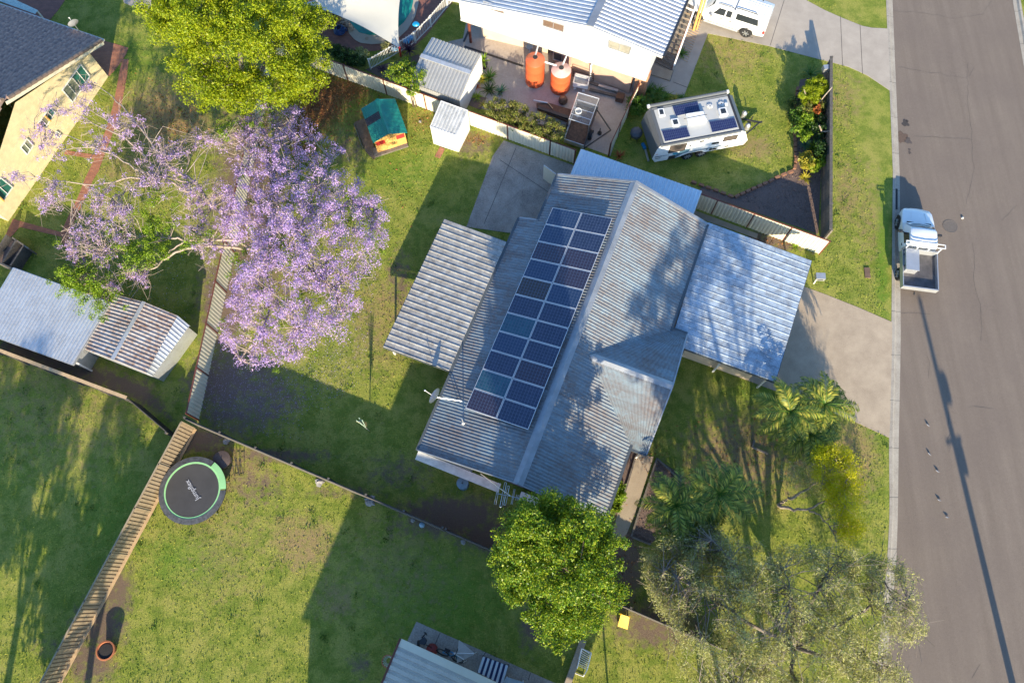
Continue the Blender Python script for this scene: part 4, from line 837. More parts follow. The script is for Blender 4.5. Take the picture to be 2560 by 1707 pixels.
pp = MB(); pp.tube([G(3, 300, 570, 1.75), G(3, 410, 605, 1.7)], .05, 8); tag(pp.build('link_pipe', m_white), 'white pipe linking the two orange tanks', 'pipe')
# stairs on the right
st0, st1 = G(3, 1590, 40, 1.8), G(3, 1385, 590, .15); sv = (st1-st0); sx = G(3, 1470, 640, .15)-G(3, 1310, 560, .15); sx.z = 0; stn = 13
t_ = thing('staircase', Vector((st1.x, st1.y, 0)), 'timber outdoor stairs with white handrail beside the white house', 'stairs')
for i in range(stn):
    c = st0.lerp(st1, i/(stn-1)); tb = MB(); tb.bar(c-sx*.5, c+sx*.5, .22, .045); tb.build('tread', m_tim, t_)
for s in (-.5, .5):
    sb_ = MB(); sb_.bar(st0+sx*s-Vector((0, 0, .08)), st1+sx*s-Vector((0, 0, .08)), .05, .18); sb_.build('stringer', m_redbrown, t_)
hb_ = MB(); hb_.bar(G(3, 1730, -60, 2.7), G(3, 1490, 600, .9), .09, .07); hb_.build('handrail', m_white, t_)
hb_ = MB(); hb_.bar(G(3, 1480, 640, 0), G(3, 1490, 600, .95), .08, .08); hb_.build('newel', m_white, t_)
l_ = MB(); l_.prism([(p.x, p.y) for p in (G(3, 1290, 600), G(3, 1475, 665), G(3, 1445, 750), G(3, 1265, 690))], 0, .12); l_.build('landing', m_conc, t_)
op = MB(); a = G(3, 1665, 280); op.box((a.x, a.y, 1.3), (.13, .13, 2.6)); op.box((a.x+.2, a.y+.05, 1.3), (.08, .08, 2.6)); tag(op.build('verandah_post', m_timo), 'orange stained timber verandah post beside the stairs', 'post')
lx = MB()
for i in range(22):
    a = G(3, 1630-i*8, 30+i*22, .02); lx.bar(a, a+sx*.85+Vector((.1, -.1, 0)), .03, .03)
tag(lx.build('timber_lattice', m_timl), 'fine timber lattice seen beneath the outdoor stairs', 'lattice')
# tall tv antenna on the white house
yagi(PL(*q(3, 640, 150), RA, Vector((0, .2, 1))), G(3, 700, 175, 4.2), (.55, -.83, 0), 'long dark tv antenna standing on the white house roof', [(-.5, .9, 'r'), (-.36, .9, 'r'), (-.2, .7, 'r'), (-.05, .4, 'r'), (.08, .25, 'r'), (.2, .22, 'r'), (.32, .2, 'r'), (.45, .18, 'r')], 2.0, m_dark)

# ------------------------------------------------------------ vehicles
class LM(MB):                                              # mesh builder in local vehicle axes
    def __init__(s, o, f): super().__init__(); s.o = Vector(o); s.fw = Vector(f).normalized(); s.lf = Vector((-s.fw.y, s.fw.x, 0))
    def L(s, x, y, z): return s.o+s.fw*x+s.lf*y+Vector((0, 0, z))
def loft(m_, secs):
    """secs: (x, hwLow, zLow, hwMid, zMid, hwBelt, zBelt, hwTop, zTop)"""
    vs = []; k = None
    for (x, a, za, b_, zb, c, zc, d_, zd) in secs:
        r = [(a, za), (b_, zb), (c, zc), (d_, zd-.05), (d_-.10, zd), (0, zd+.02)]
        r = r+[(-y, z) for y, z in r[-2::-1]]; k = len(r)
        vs += [m_.L(x, y, z) for y, z in r]
    fs = [(i*k+j, (i+1)*k+j, (i+1)*k+j+1, i*k+j+1) for i in range(len(secs)-1) for j in range(k-1)]
    fs += [tuple(range(k)), tuple((len(secs)-1)*k+j for j in range(k))[::-1]]
    m_.add(vs, fs)
def secpt(secs, x, lvl):
    xs = [s[0] for s in secs]; i0, i1 = {'low': (1, 2), 'mid': (3, 4), 'belt': (5, 6), 'top': (7, 8)}[lvl]
    o = sorted(secs, key=lambda s: s[0]); X = [s[0] for s in o]
    return np.interp(x, X, [s[i0] for s in o]), np.interp(x, X, [s[i1] for s in o])
def sideglass(O, f, secs, x0, x1, t0, t1, side, parent, mat, slant0=0, slant1=0, name='window'):
    m_ = LM(O, f); vs = []
    for x, t in ((x0, t0), (x1, t0), (x1+slant1, t1), (x0+slant0, t1)):
        y0, z0 = secpt(secs, x, 'belt'); y1, z1 = secpt(secs, x, 'top'); z1 -= .05
        y = y0+(y1-y0)*t; z = z0+(z1-z0)*t; vs.append(m_.L(x, side*(y+.012), z))
    m_.add(vs, [(0, 1, 2, 3)]); return m_.build(name, mat, parent)
def wheels(O, f, root, xs, hw_, rad=.37, wd=.24):
    for x in xs:
        for s in (-1, 1):
            m_ = LM(O, f); c = m_.L(x, s*hw_, rad); a = m_.lf
            t_ = LM(O, f); k = 28; ring = []
            for rr, off_ in ((rad*.60, .5), (rad*.93, .5), (rad, .36), (rad, -.36), (rad*.93, -.5), (rad*.6, -.5)):
                for j in range(k):
                    an = 2*math.pi*j/k; ring.append(c+a*(off_*wd)+m_.fw*math.cos(an)*rr+Vector((0, 0, math.sin(an)*rr)))
            fs = [(i*k+j, i*k+(j+1) % k, (i+1)*k+(j+1) % k, (i+1)*k+j) for i in range(5) for j in range(k)]
            t_.add(ring, fs); wl_ = t_.build('tyre', m_black, root, smooth=True)
            rm_ = LM(O, f); cc = c+a*(s*wd*.40); ring = [cc+m_.fw*math.cos(2*math.pi*j/k)*rad*.62+Vector((0, 0, math.sin(2*math.pi*j/k)*rad*.62)) for j in range(k)]; rm_.add(ring, [tuple(range(k))])
            rm_.build('rim_back', m_dark, wl_)
            sp_ = LM(O, f); cs_ = c+a*(s*wd*.47)
            for j in range(6):
                an = 2*math.pi*j/6; dd_ = m_.fw*math.cos(an)+Vector((0, 0, math.sin(an))); sp_.bar(cs_, cs_+dd_*rad*.58, .03, .085, a)
            sp_.build('rim', m_alu, wl_)
def arch(O, f, root, xs, hw_, r=.44):
    for x in xs:
        for s in (-1, 1):
            m_ = LM(O, f); k = 14; c = m_.L(x, s*hw_, .36); pts = [c+m_.fw*math.cos(math.pi*j/k)*r+Vector((0, 0, math.sin(math.pi*j/k)*r)) for j in range(k+1)]
            m_.add(pts, [tuple(range(k+1))]); m_.build('wheel_arch', m_black, root)
# white four wheel drive with canopy (top edge)
Cv = lambda x, y: (1720+x*.10204, y*.10204)
rw, fw_ = P(*Cv(1410, 815), .38), P(*Cv(205, 425), .38); fdir = (fw_-rw); fdir.z = 0; WB = fdir.length; fdir.normalize(); lfv = Vector((-fdir.y, fdir.x, 0)); HWD = .90
O4 = (rw+fw_)/2-lfv*(HWD+.02); O4.z = .014; hb2 = WB/2
car = thing('parked_car', O4, 'white four wheel drive utility with ribbed canopy on the upper driveway', 'car', 'parked vehicles')
z_ = .86
S4 = [(-hb2-1.08, .80, .45, .86, .75, .86, .98, .66, 1.02), (-hb2-1.02, .84, .40, .90, .72, .88, 1.02, .70, 1.60), (-hb2-.6, .86, .36, .93, .72, .90, 1.04, .74, 1.62), (-.55, .86, .34, .92, .72, .90, 1.04, .75, 1.63), (-.50, .86, .34, .92, .72, .90, 1.04, .72, 1.58), (.55, .86, .34, .92, .70, .89, 1.00, .70, 1.57), (.78, .86, .34, .92, .70, .89, .98, .66, 1.50), (1.28, .86, .36, .92, .70, .88, .94, .72, 1.00), (1.6, .86, .38, .92, .68, .86, .90, .70, .96), (hb2+.62, .80, .40, .86, .64, .80, .82, .64, .86), (hb2+.86, .66, .42, .70, .60, .64, .72, .5, .76)]
b4 = LM(O4, fdir); loft(b4, S4); body = b4.build('body', m_carw, car, smooth=True, ang=28)
arch(O4, fdir, car, (-hb2, hb2), .925); wheels(O4, fdir, car, (-hb2, hb2), .83)
for s in (-1, 1):
    sideglass(O4, fdir, S4, .68, -.02, .12, .86, s, car, m_gltint, slant0=-.28); sideglass(O4, fdir, S4, -.14, -.46, .12, .86, s, car, m_gltint) if False else sideglass(O4, fdir, S4, -.10, -.75+.32, .12, .86, s, car, m_gltint)
    sideglass(O4, fdir, S4, -.72, -hb2-.55, .15, .84, s, car, m_gltint, slant1=.12)
    m_ = LM(O4, fdir); m_.tube([m_.L(-.62, s*.60, 1.66), m_.L(-.7, s*.60, 1.72), m_.L(-hb2-.2, s*.60, 1.72), m_.L(-hb2-.3, s*.60, 1.64)], .025, 6); m_.build('roof_rail', m_dark, car)
    m_ = LM(O4, fdir); m_.tube([m_.L(.5, s*.62, 1.60), m_.L(.42, s*.62, 1.65), m_.L(-.35, s*.62, 1.66), m_.L(-.45, s*.62, 1.6)], .02, 6); m_.build('roof_rail', m_dark, car)
    m_ = LM(O4, fdir); m_.bar(m_.L(hb2-.5, s*.99, .36), m_.L(-hb2+.5, s*.99, .36), .12, .04); m_.build('side_step', m_alu, car)
    m_ = LM(O4, fdir); m_.box(tuple(m_.L(.75, s*1.02, 1.03)), (.13, .22, .17), math.atan2(fdir.y, fdir.x)); m_.build('mirror', m_alu, car)
    m_ = LM(O4, fdir); m_.box(tuple(m_.L(-hb2-1.0, s*.86, .80)), (.14, .10, .22), math.atan2(fdir.y, fdir.x)); m_.build('tail_light', m_red, car)
    for xx in (.15, -.40):
        m_ = LM(O4, fdir); m_.box(tuple(m_.L(xx-.05, s*.93, .86)), (.16, .03, .03), math.atan2(fdir.y, fdir.x)); m_.build('door_handle', m_dark, car)
    m_ = LM(O4, fdir)
    for xx in (-.52, .80): m_.bar(m_.L(xx, s*.918, .40), m_.L(xx-.02, s*.922, .98), .012, .012)
    m_.build('door_seam', m_dark, car)
m_ = LM(O4, fdir); m_.add([m_.L(1.22, -.74, 1.01), m_.L(1.22, .74, 1.01), m_.L(.80, .60, 1.50), m_.L(.80, -.60, 1.50)], [(0, 1, 2, 3)]); m_.build('windscreen', m_gltint, car)
m_ = LM(O4, fdir); m_.add([m_.L(-hb2-1.055, -.62, 1.1), m_.L(-hb2-1.055, .62, 1.1), m_.L(-hb2-1.045, .55, 1.5), m_.L(-hb2-1.045, -.55, 1.5)], [(0, 1, 2, 3)]); m_.build('rear_window', m_gltint, car)
m_ = LM(O4, fdir)
for yy in (-.42, -.25, -.08, .09, .26, .43): m_.bar(m_.L(-.8, yy, 1.655), m_.L(-hb2-.85, yy, 1.64), .05, .015)
m_.build('canopy_rib', m_carw, car)
m_ = LM(O4, fdir); m_.bar(m_.L(-.525, -.74, 1.60), m_.L(-.525, .74, 1.60), .03, .06); m_.build('canopy_gap', m_dark, car)

# white tray utility parked at the kerb
f1w, r1w = P(2246, 555, .36), P(2248, 684, .36); fd2 = f1w-r1w; fd2.z = 0; WB = fd2.length; fd2.normalize(); lf2 = Vector((-fd2.y, fd2.x, 0)); h2 = WB/2
O5 = (f1w+r1w)/2-lf2*.86; O5.z = -.08
ute = thing('parked_utility', O5, 'white tray utility parked at the kerb facing up the street', 'utility', 'parked vehicles')
S5 = [(-.22, .80, .36, .86, .70, .86, .98, .70, 1.50), (-.15, .82, .34, .88, .70, .87, 1.0, .72, 1.53), (.62, .84, .32, .89, .68, .87, .97, .70, 1.54), (.78, .84, .32, .89, .68, .87, .96, .66, 1.49), (1.30, .84, .34, .89, .68, .87, .93, .74, 1.00), (h2-.05, .84, .34, .91, .66, .86, .90, .72, .965), (h2+.5, .80, .36, .86, .62, .80, .82, .66, .88), (h2+.72, .70, .38, .74, .60, .68, .75, .56, .80), (h2+.82, .5, .40, .54, .58, .5, .66, .4, .70)]
b5 = LM(O5, fd2); loft(b5, S5); b5.build('cab', m_carw, ute, smooth=True, ang=28); arch(O5, fd2, ute, (h2,), .905); wheels(O5, fd2, ute, (-h2, h2), .80)
m_ = LM(O5, fd2); m_.add([m_.L(1.25, -.76, 1.01), m_.L(1.33, 0, 1.015), m_.L(1.25, .76, 1.01), m_.L(.80, .60, 1.50), m_.L(.84, 0, 1.53), m_.L(.80, -.60, 1.50)], [(0, 1, 4, 5), (1, 2, 3, 4)]); m_.build('windscreen', m_gltint, ute)
m_ = LM(O5, fd2); m_.bar(m_.L(1.34, -.66, .985), m_.L(1.34, .66, .985), .1, .03); m_.build('wiper_cowl', m_dark, ute)
for s in (-1, 1):
    sideglass(O5, fd2, S5, .68, -.05, .1, .85, s, ute, m_gltint, slant0=-.25)
    m_ = LM(O5, fd2); m_.bar(m_.L(.68, s*.86, 1.0), m_.L(.70, s*1.02, 1.03), .05, .04); m_.box(tuple(m_.L(.70, s*1.06, 1.05)), (.12, .2, .15), math.atan2(fd2.y, fd2.x)); m_.build('mirror', m_dark, ute)
    m_ = LM(O5, fd2); m_.bar(m_.L(1.5, s*.42, .985), m_.L(h2+.45, s*.36, .91), .02, .02); m_.build('bonnet_crease', m_carw, ute)
    m_ = LM(O5, fd2); m_.box(tuple(m_.L(h2+.62, s*.62, .68)), (.2, .2, .12), math.atan2(fd2.y, fd2.x)); m_.build('headlight', m_alu, ute)
    m_ = LM(O5, fd2); m_.box(tuple(m_.L(0, s*.895, .84)), (.14, .03, .03), math.atan2(fd2.y, fd2.x)); m_.build('door_handle', m_dark, ute)
T0, T1, TW, TZ = -h2-.98, -.42, .92, .78
m_ = LM(O5, fd2); m_.prism([(p.x, p.y) for p in (m_.L(T0, -TW, 0), m_.L(T1, -TW, 0), m_.L(T1, TW, 0), m_.L(T0, TW, 0))], .62, .70); tray = m_.build('tray_floor', simple('tray_floor_steel', (.13, .12, .12), .6, .2, vary=.45, scale=3), ute)
for s in (-1, 1):
    m_ = LM(O5, fd2); m_.bar(m_.L(T0, s*TW, .86), m_.L(T1, s*TW, .86), .05, .34); m_.build('side_board', m_alu, ute)
m_ = LM(O5, fd2); m_.bar(m_.L(T0, -TW-.02, .86), m_.L(T0, TW+.02, .86), .06, .34); m_.build('tailgate', m_alu, ute)
m_ = LM(O5, fd2); m_.bar(m_.L(T1, -TW, .95), m_.L(T1, TW, .95), .05, .5); m_.build('headboard', m_alu, ute)
m_ = LM(O5, fd2); zt = 1.66
for y in (-TW+.05, -.3, .3, TW-.05): m_.bar(m_.L(T1, y, 1.1), m_.L(T1+.02, y, zt), .05, .05)
m_.bar(m_.L(T1, -TW-.1, zt), m_.L(T1, TW+.1, zt), .04, .04); m_.bar(m_.L(T1+.22, -TW-.1, zt), m_.L(T1+.22, TW+.1, zt), .035, .035)
for y in (-TW-.1, TW+.1): m_.bar(m_.L(T1, y, zt), m_.L(T1+.22, y, zt), .05, .05)
m_.build('ladder_rack', m_white, ute)
m_ = LM(O5, fd2); m_.bar(m_.L(T0-.03, .1, .5), m_.L(T0-.2, .1, .48), .06, .06); m_.build('tow_bar', m_dark, ute)
tbx = thing('tool_box', LM(O5, fd2).L(-1.05, .52, .70), 'blue-grey metal tool box standing in the utility tray', 'tool box'); m_ = LM(O5, fd2)
m_.prism([(p.x, p.y) for p in (m_.L(-1.7, .22, 0), m_.L(-.5, .22, 0), m_.L(-.5, .86, 0), m_.L(-1.7, .86, 0))], .71, 1.18); m_.build('body', m_alu, tbx)
m_ = LM(O5, fd2)
m_.prism([(p.x, p.y) for p in (m_.L(-1.73, .19, 0), m_.L(-.47, .19, 0), m_.L(-.47, .89, 0), m_.L(-1.73, .89, 0))], 1.18, 1.23); m_.build('lid', m_alu, tbx)
for xx in (-1.45, -.75):
    m_ = LM(O5, fd2); m_.box(tuple(m_.L(xx, .90, 1.12)), (.1, .02, .08), math.atan2(fd2.y, fd2.x)); m_.build('latch', m_dark, tbx)

# caravan
C1 = lambda x, y: (1560+x*.15306, 200+y*.15306)
zc = 2.05; cA, cB = P(*C1(640, 1072), zc), P(*C1(1912, 832), zc); ct = (cB-cA).normalized(); cn = Vector((ct.y, -ct.x, 0)); wdv = (P(*C1(450, 472), zc)-cA); CW = -wdv.dot(cn)
prof = [PL(*C1(x, y), cA, cn) for x, y in ((600, 1078), (1912, 834), (1985, 845), (2017, 985), (1950, 1055), (1310, 1180), (1262, 1158), (1040, 1200), (820, 1283), (500, 1342), (458, 1290), (545, 1132))]
prof[0].z = prof[1].z = zc
cv = thing('caravan', Vector(((cA+cB)/2-cn*CW/2).to_2d().to_3d()), 'white and grey caravan with roof solar panels parked on the lawn', 'caravan')
m_white2 = simple('white_gelcoat', (.80, .80, .79), .25, vary=.03); m_cgrey = simple('caravan_grey', (.11, .118, .125), .35, vary=.08); m_croof = simple('caravan_roof', (.47, .47, .45), .5, vary=.08, scale=1.5)
mb = MB(); k = len(prof); mb.add(prof, [tuple(range(k))]); mb.build('side_wall', m_white2, cv)
fp = [p-cn*CW for p in prof]; mb = MB(); mb.add(fp, [tuple(range(k))[::-1]]); mb.build('side_wall', m_white2, cv)
mb = MB(); mb.add(prof+fp, [(i, k+i, k+(i+1) % k, (i+1) % k) for i in range(1, k-1)]); mb.build('end_panel', m_cgrey, cv)
mb = MB(); mb.add(prof+fp, [(0, 1, k+1, k), (k-1, 0, k, 2*k-1)]); mb.build('roof_shell', m_cgrey, cv)
up = Vector((0, 0, .012)); rq = [P(*C1(x, y), zc+.012) for x, y in ((488, 492), (1690, 268), (1880, 800), (655, 1030))]; mb = MB(); mb.slab(rq, .01); mb.build('roof_panel', m_croof, cv)
for a, b_ in ((prof[0], prof[1]), (fp[0], fp[1])):
    mb = MB(); mb.tube([a+Vector((0, 0, -.03)), b_+Vector((0, 0, -.03))], .075, 8); mb.build('roof_edge', m_cgrey, cv)
mb = MB(); mb.tube([fp[0]-cn*.16+Vector((0, 0, .05)), fp[1]-cn*.16+Vector((0, 0, .05))], .10, 10); aw_ = mb.build('awning_roll', m_cgrey, cv)
for p in (fp[0], fp[1]):
    mb = MB(); mb.tube([p-cn*.16+Vector((0, 0, .05))-ct*.06, p-cn*.16+Vector((0, 0, .05))+ct*.06], .115, 10); mb.build('end_cap', m_white2, aw_)
for a, b_ in ((prof[0]+ct*.1, fp[0]+ct*.1), (prof[1], fp[1])):
    mb = MB(); mb.bar(a+Vector((0, 0, .02)), b_+Vector((0, 0, .02)), .1, .05); mb.build('roof_edge', m_dark if a is prof[1] else m_cgrey, cv)
def cpoly(cs, mat, nm, off_=.012, par=None):
    m_ = MB(); m_.add([PL(*C1(*c), cA, cn)+cn*off_ for c in cs], [tuple(range(len(cs)))]); return m_.build(nm, mat, par or cv)
mwin = simple('bronze_window', (.10, .08, .07), .15, vary=.1, spec=.7)
for cs in ([(760, 1080), (1030, 1032), (985, 1145), (722, 1195)], [(1645, 932), (1862, 893), (1832, 962), (1610, 1002)]):
    w_ = cpoly(cs, mwin, 'window'); pts = [PL(*C1(*c), cA, cn)+cn*.02 for c in cs]; mb = MB()
    for i in range(4): mb.bar(pts[i], pts[(i+1) % 4], .03, .02, cn)
    mb.build('frame', m_dark, w_)
for cs in ([(1245, 995), (1320, 985), (1308, 1008), (1232, 1020)], [(1440, 1025), (1562, 1008), (1545, 1038), (1425, 1058)], [(1395, 1122), (1518, 1105), (1500, 1135), (1380, 1152)], [(1645, 1078), (1712, 1068), (1700, 1088), (1630, 1098)], [(1070, 1060), (1095, 1057), (1090, 1082), (1065, 1082)], [(1340, 1126), (1365, 1120), (1360, 1138), (1338, 1140)], [(1365, 957), (1412, 950), (1400, 962), (1360, 967)], [(1890, 905), (1912, 900), (1908, 912), (1888, 914)]):
    cpoly(cs, m_dark, 'vent')
cpoly([(735, 1245), (840, 1222), (822, 1280), (705, 1305)], m_dark, 'entry_hatch')
cpoly([(950, 1140), (1088, 1125), (1050, 1175), (940, 1210), (850, 1262), (822, 1282), (838, 1230)], simple('slate_blue_decal', (.10, .20, .27), .4), 'decal', .009)
cpoly([(800, 1195), (880, 1180), (870, 1205), (815, 1222), (790, 1218)], simple('teal_decal', (.01, .38, .48), .4), 'decal', .014)
cpoly([(1060, 1170), (1400, 1105), (1780, 1030), (1780, 1038), (1400, 1116), (1058, 1182)], bpy.data.materials['slate_blue_decal'], 'decal', .014)
cpoly([(640, 1232), (740, 1220), (730, 1228), (630, 1242)], bpy.data.materials['slate_blue_decal'], 'decal', .014); cpoly([(1855, 1000), (1940, 985), (1930, 1000), (1850, 1015)], bpy.data.materials['teal_decal'], 'decal', .014)
cpoly([(505, 1255), (640, 1235), (620, 1246), (500, 1268)], m_dark, 'decal', .014); cpoly([(510, 1282), (600, 1268), (585, 1278), (508, 1292)], m_dark, 'decal', .014)
cpoly([(1760, 1000), (1850, 990), (1845, 996), (1758, 1006)], m_dark, 'decal', .014); cpoly([(522, 1216), (552, 1211), (550, 1218), (520, 1222)], m_red, 'marker_light'); cpoly([(1935, 935), (1962, 930), (1960, 937), (1933, 941)], m_red, 'marker_light')
pvc = pvmat('caravan_cells', (.014, .018, .075), (.018, .024, .09))
for cs in ([(785, 435), (1205, 352), (1250, 505), (840, 595)], [(1385, 680), (1808, 612), (1862, 775), (1438, 860)], [(608, 828), (1030, 765), (1088, 925), (668, 1008)]):
    pts = [P(*C1(*c), zc+.06) for c in cs]; mb = MB(); mb.slab([p+Vector((0, 0, .0)) for p in pts], .03); w_ = mb.build('roof_solar_panel', m_alu, cv); cc = sum(pts, Vector())/4
    mb = MB(); mb.add([cc+(p-cc)*.965+Vector((0, 0, .004)) for p in pts], [(0, 1, 2, 3)]); o = mb.build('cells', pvc, w_)
    uv = o.data.uv_layers.new(name='UVMap')
    for li, c_ in enumerate(((0, 1.05), (1.35, 1.05), (1.35, .35), (0, .35))): uv.data[li].uv = c_
acp = [P(*C1(x, y), zc+.02) for x, y in ((1000, 590), (1290, 545), (1345, 690), (1050, 745))]; cc = sum(acp, Vector())/4
mb = MB(); vs = [Vector((p.x, p.y, zc+.02)) for p in acp]+[Vector((p.x, p.y, zc+.2)) for p in acp]+[cc+(Vector((p.x, p.y, cc.z))-cc)*.88+Vector((0, 0, .26)) for p in acp]
mb.add(vs, [(i, (i+1) % 4, 4+(i+1) % 4, 4+i) for i in range(4)]+[(4+i, 4+(i+1) % 4, 8+(i+1) % 4, 8+i) for i in range(4)]+[(8, 9, 10, 11)]); o = mb.build('air_conditioner', m_white2, cv)
mb = MB(); mb.bar(cc+ct*(-.75)+Vector((0, 0, .262)), cc+ct*.6+Vector((0, 0, .262)), .03, .012); mb.build('groove', m_dark, o)
for cs, hh in (([(545, 488), (640, 475), (672, 590), (575, 605)], .08), ([(758, 665), (875, 645), (910, 755), (795, 775)], .12), ([(1530, 500), (1650, 478), (1690, 590), (1560, 615)], .2)):
    pts = [P(*C1(*c), zc+.02) for c in cs]; cc = sum(pts, Vector())/4; r_ = (pts[0]-pts[2]).length/2*.72
    mb = MB(); mb.slab([p+Vector((0, 0, hh)) for p in pts], hh); o = mb.build('roof_hatch', m_white2, cv); mb = MB(); mb.slab([cc+(p-cc)*.66+Vector((0, 0, hh+.012)) for p in pts], .01); mb.build('lens', m_gltint, o)
for x, y in ((1405, 430), (1590, 390)):
    c = P(*C1(x, y), zc+.08); mb = MB()
    for j in range(10):
        an = math.pi*2*j/10; mb.bar(c, c+Vector((math.cos(an), math.sin(an), 0))*.17, .035, .02)
    mb.build('roof_vent', m_white, cv)
c = P(*C1(1665, 400), zc+.03); mb = MB(); mb.lathe(c, [(.1, 0), (.1, .08), (.01, .1)], 16); mb.build('antenna_dome', m_white, cv)
O6 = (prof[5]+fp[5])/2; mo = LM(Vector((O6.x, O6.y, 0)), ct)
wheels(Vector((O6.x, O6.y, 0))-ct*.55, ct, cv, (-.42, .42), CW/2-.12, .33, .2)
dbm = MB(); hp_ = (prof[3]+fp[3])/2; hp_.z = .4; tipc = P(*C1(2215, 695), .42)
for s in (-.7, .7): dbm.bar(hp_+cn*s, tipc, .07, .09)
dbm.bar(tipc, tipc+(tipc-hp_).normalized()*.15, .09, .09); dbm.build('drawbar', m_dark, cv)
for x, y in ((1945, 600), (2000, 800)):
    c = P(*C1(x, y), .5); mb = MB(); mb.lathe(c, [(.14, 0), (.15, .02), (.15, .36), (.09, .42), (.05, .47), (.01, .47)], 16); mb.build('gas_bottle', m_alu, cv)
c = P(*C1(2085, 635), .5); mb = MB(); mb.tube([Vector((c.x, c.y, 0.05)), c+Vector((0, 0, .2))], .035, 8); mb.lathe((c.x, c.y, 0), [(.1, 0), (.1, .06), (.01, .07)], 12); mb.build('jockey_wheel', m_dark, cv)
# barrow style things behind the caravan
c = P(*C1(180, 960)); t_ = thing('wheeled_barbecue', c, 'dark covered barbecue on wheels behind the caravan', 'barbecue'); mb = MB(); mb.lathe(c, [(.30, .35), (.36, .5), (.36, .68), (.24, .82), (.01, .86)], 14); mb.build('lid', simple('slate_cover', (.075, .085, .10), .6), t_, smooth=True)
mb = MB()
for an in (0.3, 1.9, 3.4, 5.0): mb.tube([c+Vector((math.cos(an)*.3, math.sin(an)*.3, 0)), c+Vector((math.cos(an)*.25, math.sin(an)*.25, .4))], .02, 5)
mb.build('leg', m_dark, t_); mb = MB(); mb.tube([c+Vector((.28, .1, .55)), P(*C1(225, 760), .6)], .03, 6); mb.build('handle', m_timl, t_)
t_ = thing('trailer_jack', P(*C1(340, 1150)), 'blue and silver jack with a long tube lying behind the caravan', 'jack'); mb = MB(); mb.bar(P(*C1(300, 1040), .2), P(*C1(345, 1130), .2), .16, .14); mb.build('housing', m_blue, t_); mb = MB(); mb.tube([P(*C1(350, 1140), .15), P(*C1(400, 1325), .1)], .06, 8); mb.build('tube', m_chrome, t_)

# box trailer with wire cage in the neighbour's yard
C2 = lambda x, y: (1280+x*.20408, 80+y*.20408)
zb = .45; tr4 = [P(*C2(x, y), zb) for x, y in ((700, 1080), (930, 1150), (850, 1310), (640, 1290))]
zt = 1.5; cg = [P(*C2(x, y), zt) for x, y in ((810, 745), (1065, 820), (945, 1145), (700, 1065))]; gb = [Vector((p.x, p.y, 0)) for p in cg]; cc = sum(gb, Vector())/4
trl = thing('trailer', cc, 'rusty box trailer with a silver mesh cage on the brown yard', 'trailer')
fr4 = [cc+(p-cc)*1.0 for p in gb]; ex = (fr4[3]-fr4[0]).normalized()
t4 = [fr4[0], fr4[1], fr4[2]+ex*.9, fr4[3]+ex*.9]
mb = MB(); mb.slab([p+Vector((0, 0, .48)) for p in t4], .05); mb.build('floor', m_rust, trl)
for i in range(4):
    mb = MB(); a, b_ = t4[i]+Vector((0, 0, .62)), t4[(i+1) % 4]+Vector((0, 0, .62)); mb.bar(a, b_, .04, .32); mb.build('side_panel', m_dark if i == 1 else m_alu, trl)
rb_ = MB()
rb_.tube([p for p in cg]+[cg[0]], .035, 6)
for i in range(4): rb_.tube([cg[i], Vector((cg[i].x, cg[i].y, .6))], .025, 6)
for u in (.25, .55, .8): rb_.tube([cg[0].lerp(cg[3], u), cg[1].lerp(cg[2], u)], .02, 5)
cage = rb_.build('cage_frame', m_chrome, trl)
gm = MB(); e1_, e2_ = cg[1]-cg[0], cg[3]-cg[0]; nA, nB = 16, 22
for i in range(-nB, nA+nB):
    for s in (1, -1):
        pts = []
        u0_, u1_ = (i/nA, (i+s*nB*.7)/nA)
        lo, hi = 0.0, 1.0
        if s == 1: lo = max(lo, (0-u0_)/(u1_-u0_)); hi = min(hi, (1-u0_)/(u1_-u0_))
        else: lo = max(lo, (u0_-1)/(u0_-u1_)); hi = min(hi, (u0_)/(u0_-u1_))
        if hi > lo:
            f_ = lambda v: cg[0]+e1_*(u0_+(u1_-u0_)*v)+e2_*v
            gm.bar(f_(lo), f_(hi), .012, .006)
gm.build('mesh', m_cageplate, cage)
mb = MB(); c = P(*C2(815, 965), zt+.05); mb.lathe(c, [(.20, -.35), (.20, .0), (.17, .0), (.16, -.1), (.01, -.12)], 20); tag(mb.build('cage_drum', m_white), 'round white drum set in the mesh cage of the trailer', 'drum')
for s in (0, 1):
    a = (t4[0].lerp(t4[3], .6) if s == 0 else t4[1].lerp(t4[2], .6)); c = Vector((a.x, a.y, .3))+(t4[1]-t4[0]).normalized()*(-.12 if s == 0 else .12); axv = (t4[1]-t4[0]).normalized(); mb = MB(); mb.tube([c-axv*.09, c+axv*.09], .3, 18); wl_ = mb.build('wheel', m_black, trl)
    mb = MB(); mb.tube([c-axv*.1, c+axv*.1], .15, 12); mb.build('rim', m_alu, wl_)
mb = MB(); a1 = (t4[1]+t4[2])/2+Vector((0, 0, .42)); mb.bar(t4[1]+Vector((0, 0, .42)), P(*C2(1210, 1205), .4), .06, .07); mb.bar(t4[2]+Vector((0, 0, .42)), P(*C2(1210, 1205), .4), .06, .07); mb.build('drawbar', m_dark, trl)
mb = MB(); c = P(*C2(1072, 1245)); mb.tube([c+Vector((0, 0, .02)), c+Vector((0, 0, .5))], .03, 6); mb.lathe((c.x, c.y, 0), [(.13, 0), (.13, .08), (.01, .09)], 12); mb.build('jockey_wheel', m_black, trl)
